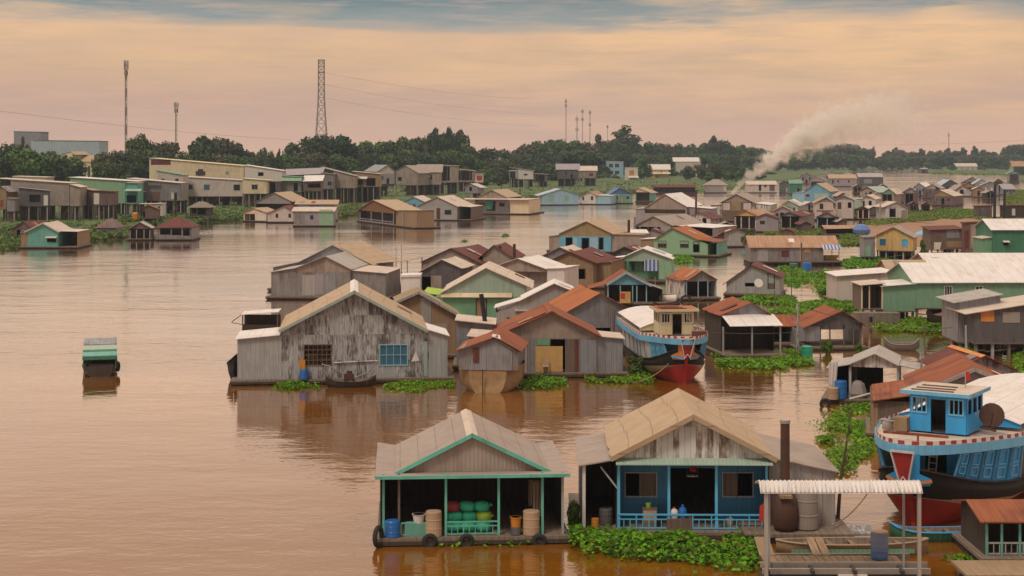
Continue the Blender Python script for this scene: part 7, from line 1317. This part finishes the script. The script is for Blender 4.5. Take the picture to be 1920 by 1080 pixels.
ys = [300, 276, 252, 232, 214, 198, 183, 170, 158, 146, 135, 125, 118, 112]; lg, br = MB(), MB()
for a, b in zip(ys, ys[1:]):
    wa, wb, za, zb = wz(a), wz(b), Z(a), Z(b); c4 = [(-1, -1), (1, -1), (1, 1), (-1, 1)]
    for k in range(4):
        u, v = c4[k], c4[(k+1) % 4]; lg.beam((u[0]*wa, u[1]*wa, za), (u[0]*wb, u[1]*wb, zb), .34); br.beam((u[0]*wa, u[1]*wa, za), (v[0]*wb, v[1]*wb, zb), .17); br.beam((v[0]*wa, v[1]*wa, za), (u[0]*wb, u[1]*wb, zb), .17); br.beam((u[0]*wb, u[1]*wb, zb), (v[0]*wb, v[1]*wb, zb), .2)
lg.build('leg_frame', 'mast_grey', o); br.build('bracing', 'mast_grey', o)
f = MB()
for y in (114, 136, 158): f.beam((-wz(y)*1.35, 0, Z(y)), (wz(y)*1.35, 0, Z(y)), .35)
f.build('cross_arm', 'mast_grey', o)
for y, (x1, y1), lb in ((136, (1010, 186), 'upper faint power line right of the lattice tower'), (158, (1010, 214), 'middle faint power line right of the lattice tower'), (183, (1010, 236), 'lower faint power line right of the lattice tower')): rope(lb, PW(607, y, Y), PW(x1, y1, 1300), 3.0, .045, 'wire', 'power_line', 'power line', 'power lines')
rope('faint power line crossing the sky on the left', PW(-30, 204, 620), PW(548, 262, 900), 1.5, .05, 'wire', 'power_line', 'power line', 'power lines'); rope('faint power line low over the far right trees', PW(1600, 272, 1500), PW(1960, 261, 1500), 1.5, .07, 'wire', 'power_line', 'power line', 'power lines')
PL = [(742, 462, 545, .05, 'thin pole at the right of the stepped tin house'), (752, 458, 545, .05, 'second thin pole at the right of the stepped tin house'), (536, 587, 648, .06, 'thin dark pole at the left end of the tan roof'), (1150, 575, 668, .1, 'brown pole before the blue grey gable'), (1453, 545, 600, .06, 'pale pole in the weed behind the canopy house'), (1495, 570, 668, .12, 'thick pale pole at the front of the rust roofs'), (1452, 400, 425, .09, 'thin mast in the far cluster beside the green gable'),
      (1484, 495, 560, .06, 'thin pole behind the grey wood house'), (1649, 382, 415, .22, 'pale straight pole on the mud bank'), (1503, 455, 500, .14, 'yellowish post before the long grey shed'), (1715, 470, 500, .07, 'pole before the shanty'), (1728, 660, 760, .06, 'dark thin pole right of the open shed'), (1736, 650, 745, .05, 'second dark pole right of the open shed'), (1733, 605, 640, .08, 'pole in the water below the green house'), (1812, 610, 690, .1, 'brown pole beside the grey tin shed'), (1855, 455, 500, .08, 'post before the dark green house'),
      (106, 398, 425, .14, 'wooden post behind the mint green house on the left'), (6, 318, 345, .16, 'white pole among the left trees'), (221, 292, 330, .3, 'concrete utility pole left of the cream hall'), (597, 288, 330, .2, 'utility pole among the trees under the tower'), (781, 292, 330, .15, 'utility pole behind the taupe stilt houses'), (958, 335, 362, .2, 'white pole on the green bank, left'), (982, 338, 362, .2, 'white pole on the green bank, right'), (1081, 338, 362, .18, 'white pole below the umbrella tree'), (1132, 342, 362, .18, 'white pole on the grass bank right of the umbrella tree'), (1180, 340, 362, .18, 'white pole before the yellow bungalow'),
      (1190, 407, 436, .3, 'short dark post at the left end of the brown roofed gable'), (468, 377, 398, .2, 'white post left of the blue grey gable house'), (1262, 512, 560, .07, 'thin grey pole beside the mint wall'), (1230, 520, 560, .07, 'thin grey pole at the end of the blue gable porch')]
for x, t, wl, r_, lb in PL: pole(lb, x, t, wl, r_, R.uniform(-2, 2), R.choice(['plank_grey', 'plank_brown', 'plank_pale']))
sampan('long grey boat behind the pale gabled open shed', PG(1658, 655), PG(1724, 657), 1.4, .5, 'mast_grey', 'deck', thwarts=3, rise=.5); sampan('wooden canoe pulled up under the long mint green house', PG(1738, 606, .8), PG(1788, 594, .8), 1.1, .5, 'wood_dark', 'plank_tan', thwarts=3, rise=.6); sampan('dark low boat before the open rust shed', PG(1225, 581), PG(1275, 577), 1.3, .5, 'wood_dark', 'wood_dark', thwarts=2)
o = MB().tube([(-.9, 0, 0), (.9, 0, .05)], [.42, .42], 12).build('white_drum', 'cloth_white'); o.location = PG(1252, 570)+Vector((0, 0, .5)); tag(o, 'white drum lying by the dark boat before the rust shed', 'drum'); tyre('black tyre on the dark boat before the rust shed', PG(1286, 572)+Vector((0, 0, .5)), .6, math.pi/2, 0)
for k, (x, y) in enumerate(((340, 417), (418, 406))): pass

for a, b, Y1, Y2, sg, lb in (((1560, 428), (1700, 416), 330, 370, .6, 'sagging cable from the blue tarp to the mud bank'), ((1700, 416), (1935, 408), 370, 380, .8, 'long cable crossing above the brown screen wall'), ((1322, 622), (1500, 622), 120, 124, .15, 'thin line stretched before the white canopy house'), ((1495, 572), (1812, 612), 126, 132, .8, 'cable from the thick pale pole to the grey tin shed'), ((1150, 577), (1320, 560), 127, 170, .5, 'thin cable from the brown pole to the open rust shed')):
    rope(lb, PW(*a, Y1), PW(*b, Y2), sg, .022 if Y1 < 200 else .045, 'wire', 'cable', 'cable', 'cables over the village')

# ------------------------------------------------------------------ smoke
p0, p1 = PW(1373, 363, 407), PW(1740, 222, 440); Ls = (p1-p0).length; KZ = 30.
m_, g = new_mat('smoke'); tc = g('TexCoord').outputs['Object']; sp = g('SeparateXYZ', {0: tc}); t = g.m('MAXIMUM', g.m('DIVIDE', sp.outputs[0], Ls), .0005)
n2 = g.noise(tc, .10, 2); n3 = g.noise(g('VectorMath', {0: tc, 1: (31, 17, 5)}, operation='ADD').outputs[0], .11, 2); n1 = g.noise(tc, .40, 6, .68)
rad = g.m('ADD', .45, g.m('MULTIPLY', g.m('POWER', t, .85), 10.5))
yy = g.m('ADD', sp.outputs[1], g.m('MULTIPLY', g.m('SUBTRACT', n2, .5), g.m('MULTIPLY', t, 14)))
zc_ = g.m('MULTIPLY', g.m('MULTIPLY', t, g.m('SUBTRACT', 1., t)), KZ)
zz = g.m('ADD', g.m('SUBTRACT', sp.outputs[2], zc_), g.m('MULTIPLY', g.m('SUBTRACT', n3, .5), g.m('MULTIPLY', t, 16)))
rr = g.m('DIVIDE', g.m('SQRT', g.m('ADD', g.m('MULTIPLY', yy, yy), g.m('MULTIPLY', zz, zz))), rad)
body = g.rng(g.m('ADD', rr, g.m('MULTIPLY', g.m('SUBTRACT', n1, .5), 3.2)), .72, .38)
rp = g('ValToRGB', {0: t}); cr = rp.color_ramp; cr.elements[0].color = (1, 1, 1, 1); cr.elements[1].color = (0, 0, 0, 1); cr.elements[1].position = .98
for p_, v_ in ((.10, .72), (.22, .42), (.38, .20), (.47, .055), (.62, .020), (.82, .011)): q = cr.elements.new(p_); q.color = (v_, v_, v_, 1)
den = g.m('MULTIPLY', body, g.m('MULTIPLY', rp.outputs[0], 10.))
v = g('VolumePrincipled', {'Color': (1.0, .975, .92, 1), 'Density': den, 'Anisotropy': .15}); g('OutputMaterial', {'Volume': v.outputs[0]}); _M['smoke'] = m_
f = MB(); f.tube([(Ls*k/16, 0, KZ*k/16*(1-k/16)) for k in range(17)], [1.0+(k/16)**.85*17 for k in range(17)], 16); o = f.build('smoke_plume', 'smoke', uv=False); o.location = p0; d_ = (p1-p0).normalized(); o.rotation_euler = d_.to_track_quat('X', 'Z').to_euler()
tag(o, 'pale smoke plume drifting right from the roof of the brown two storey house', 'smoke')
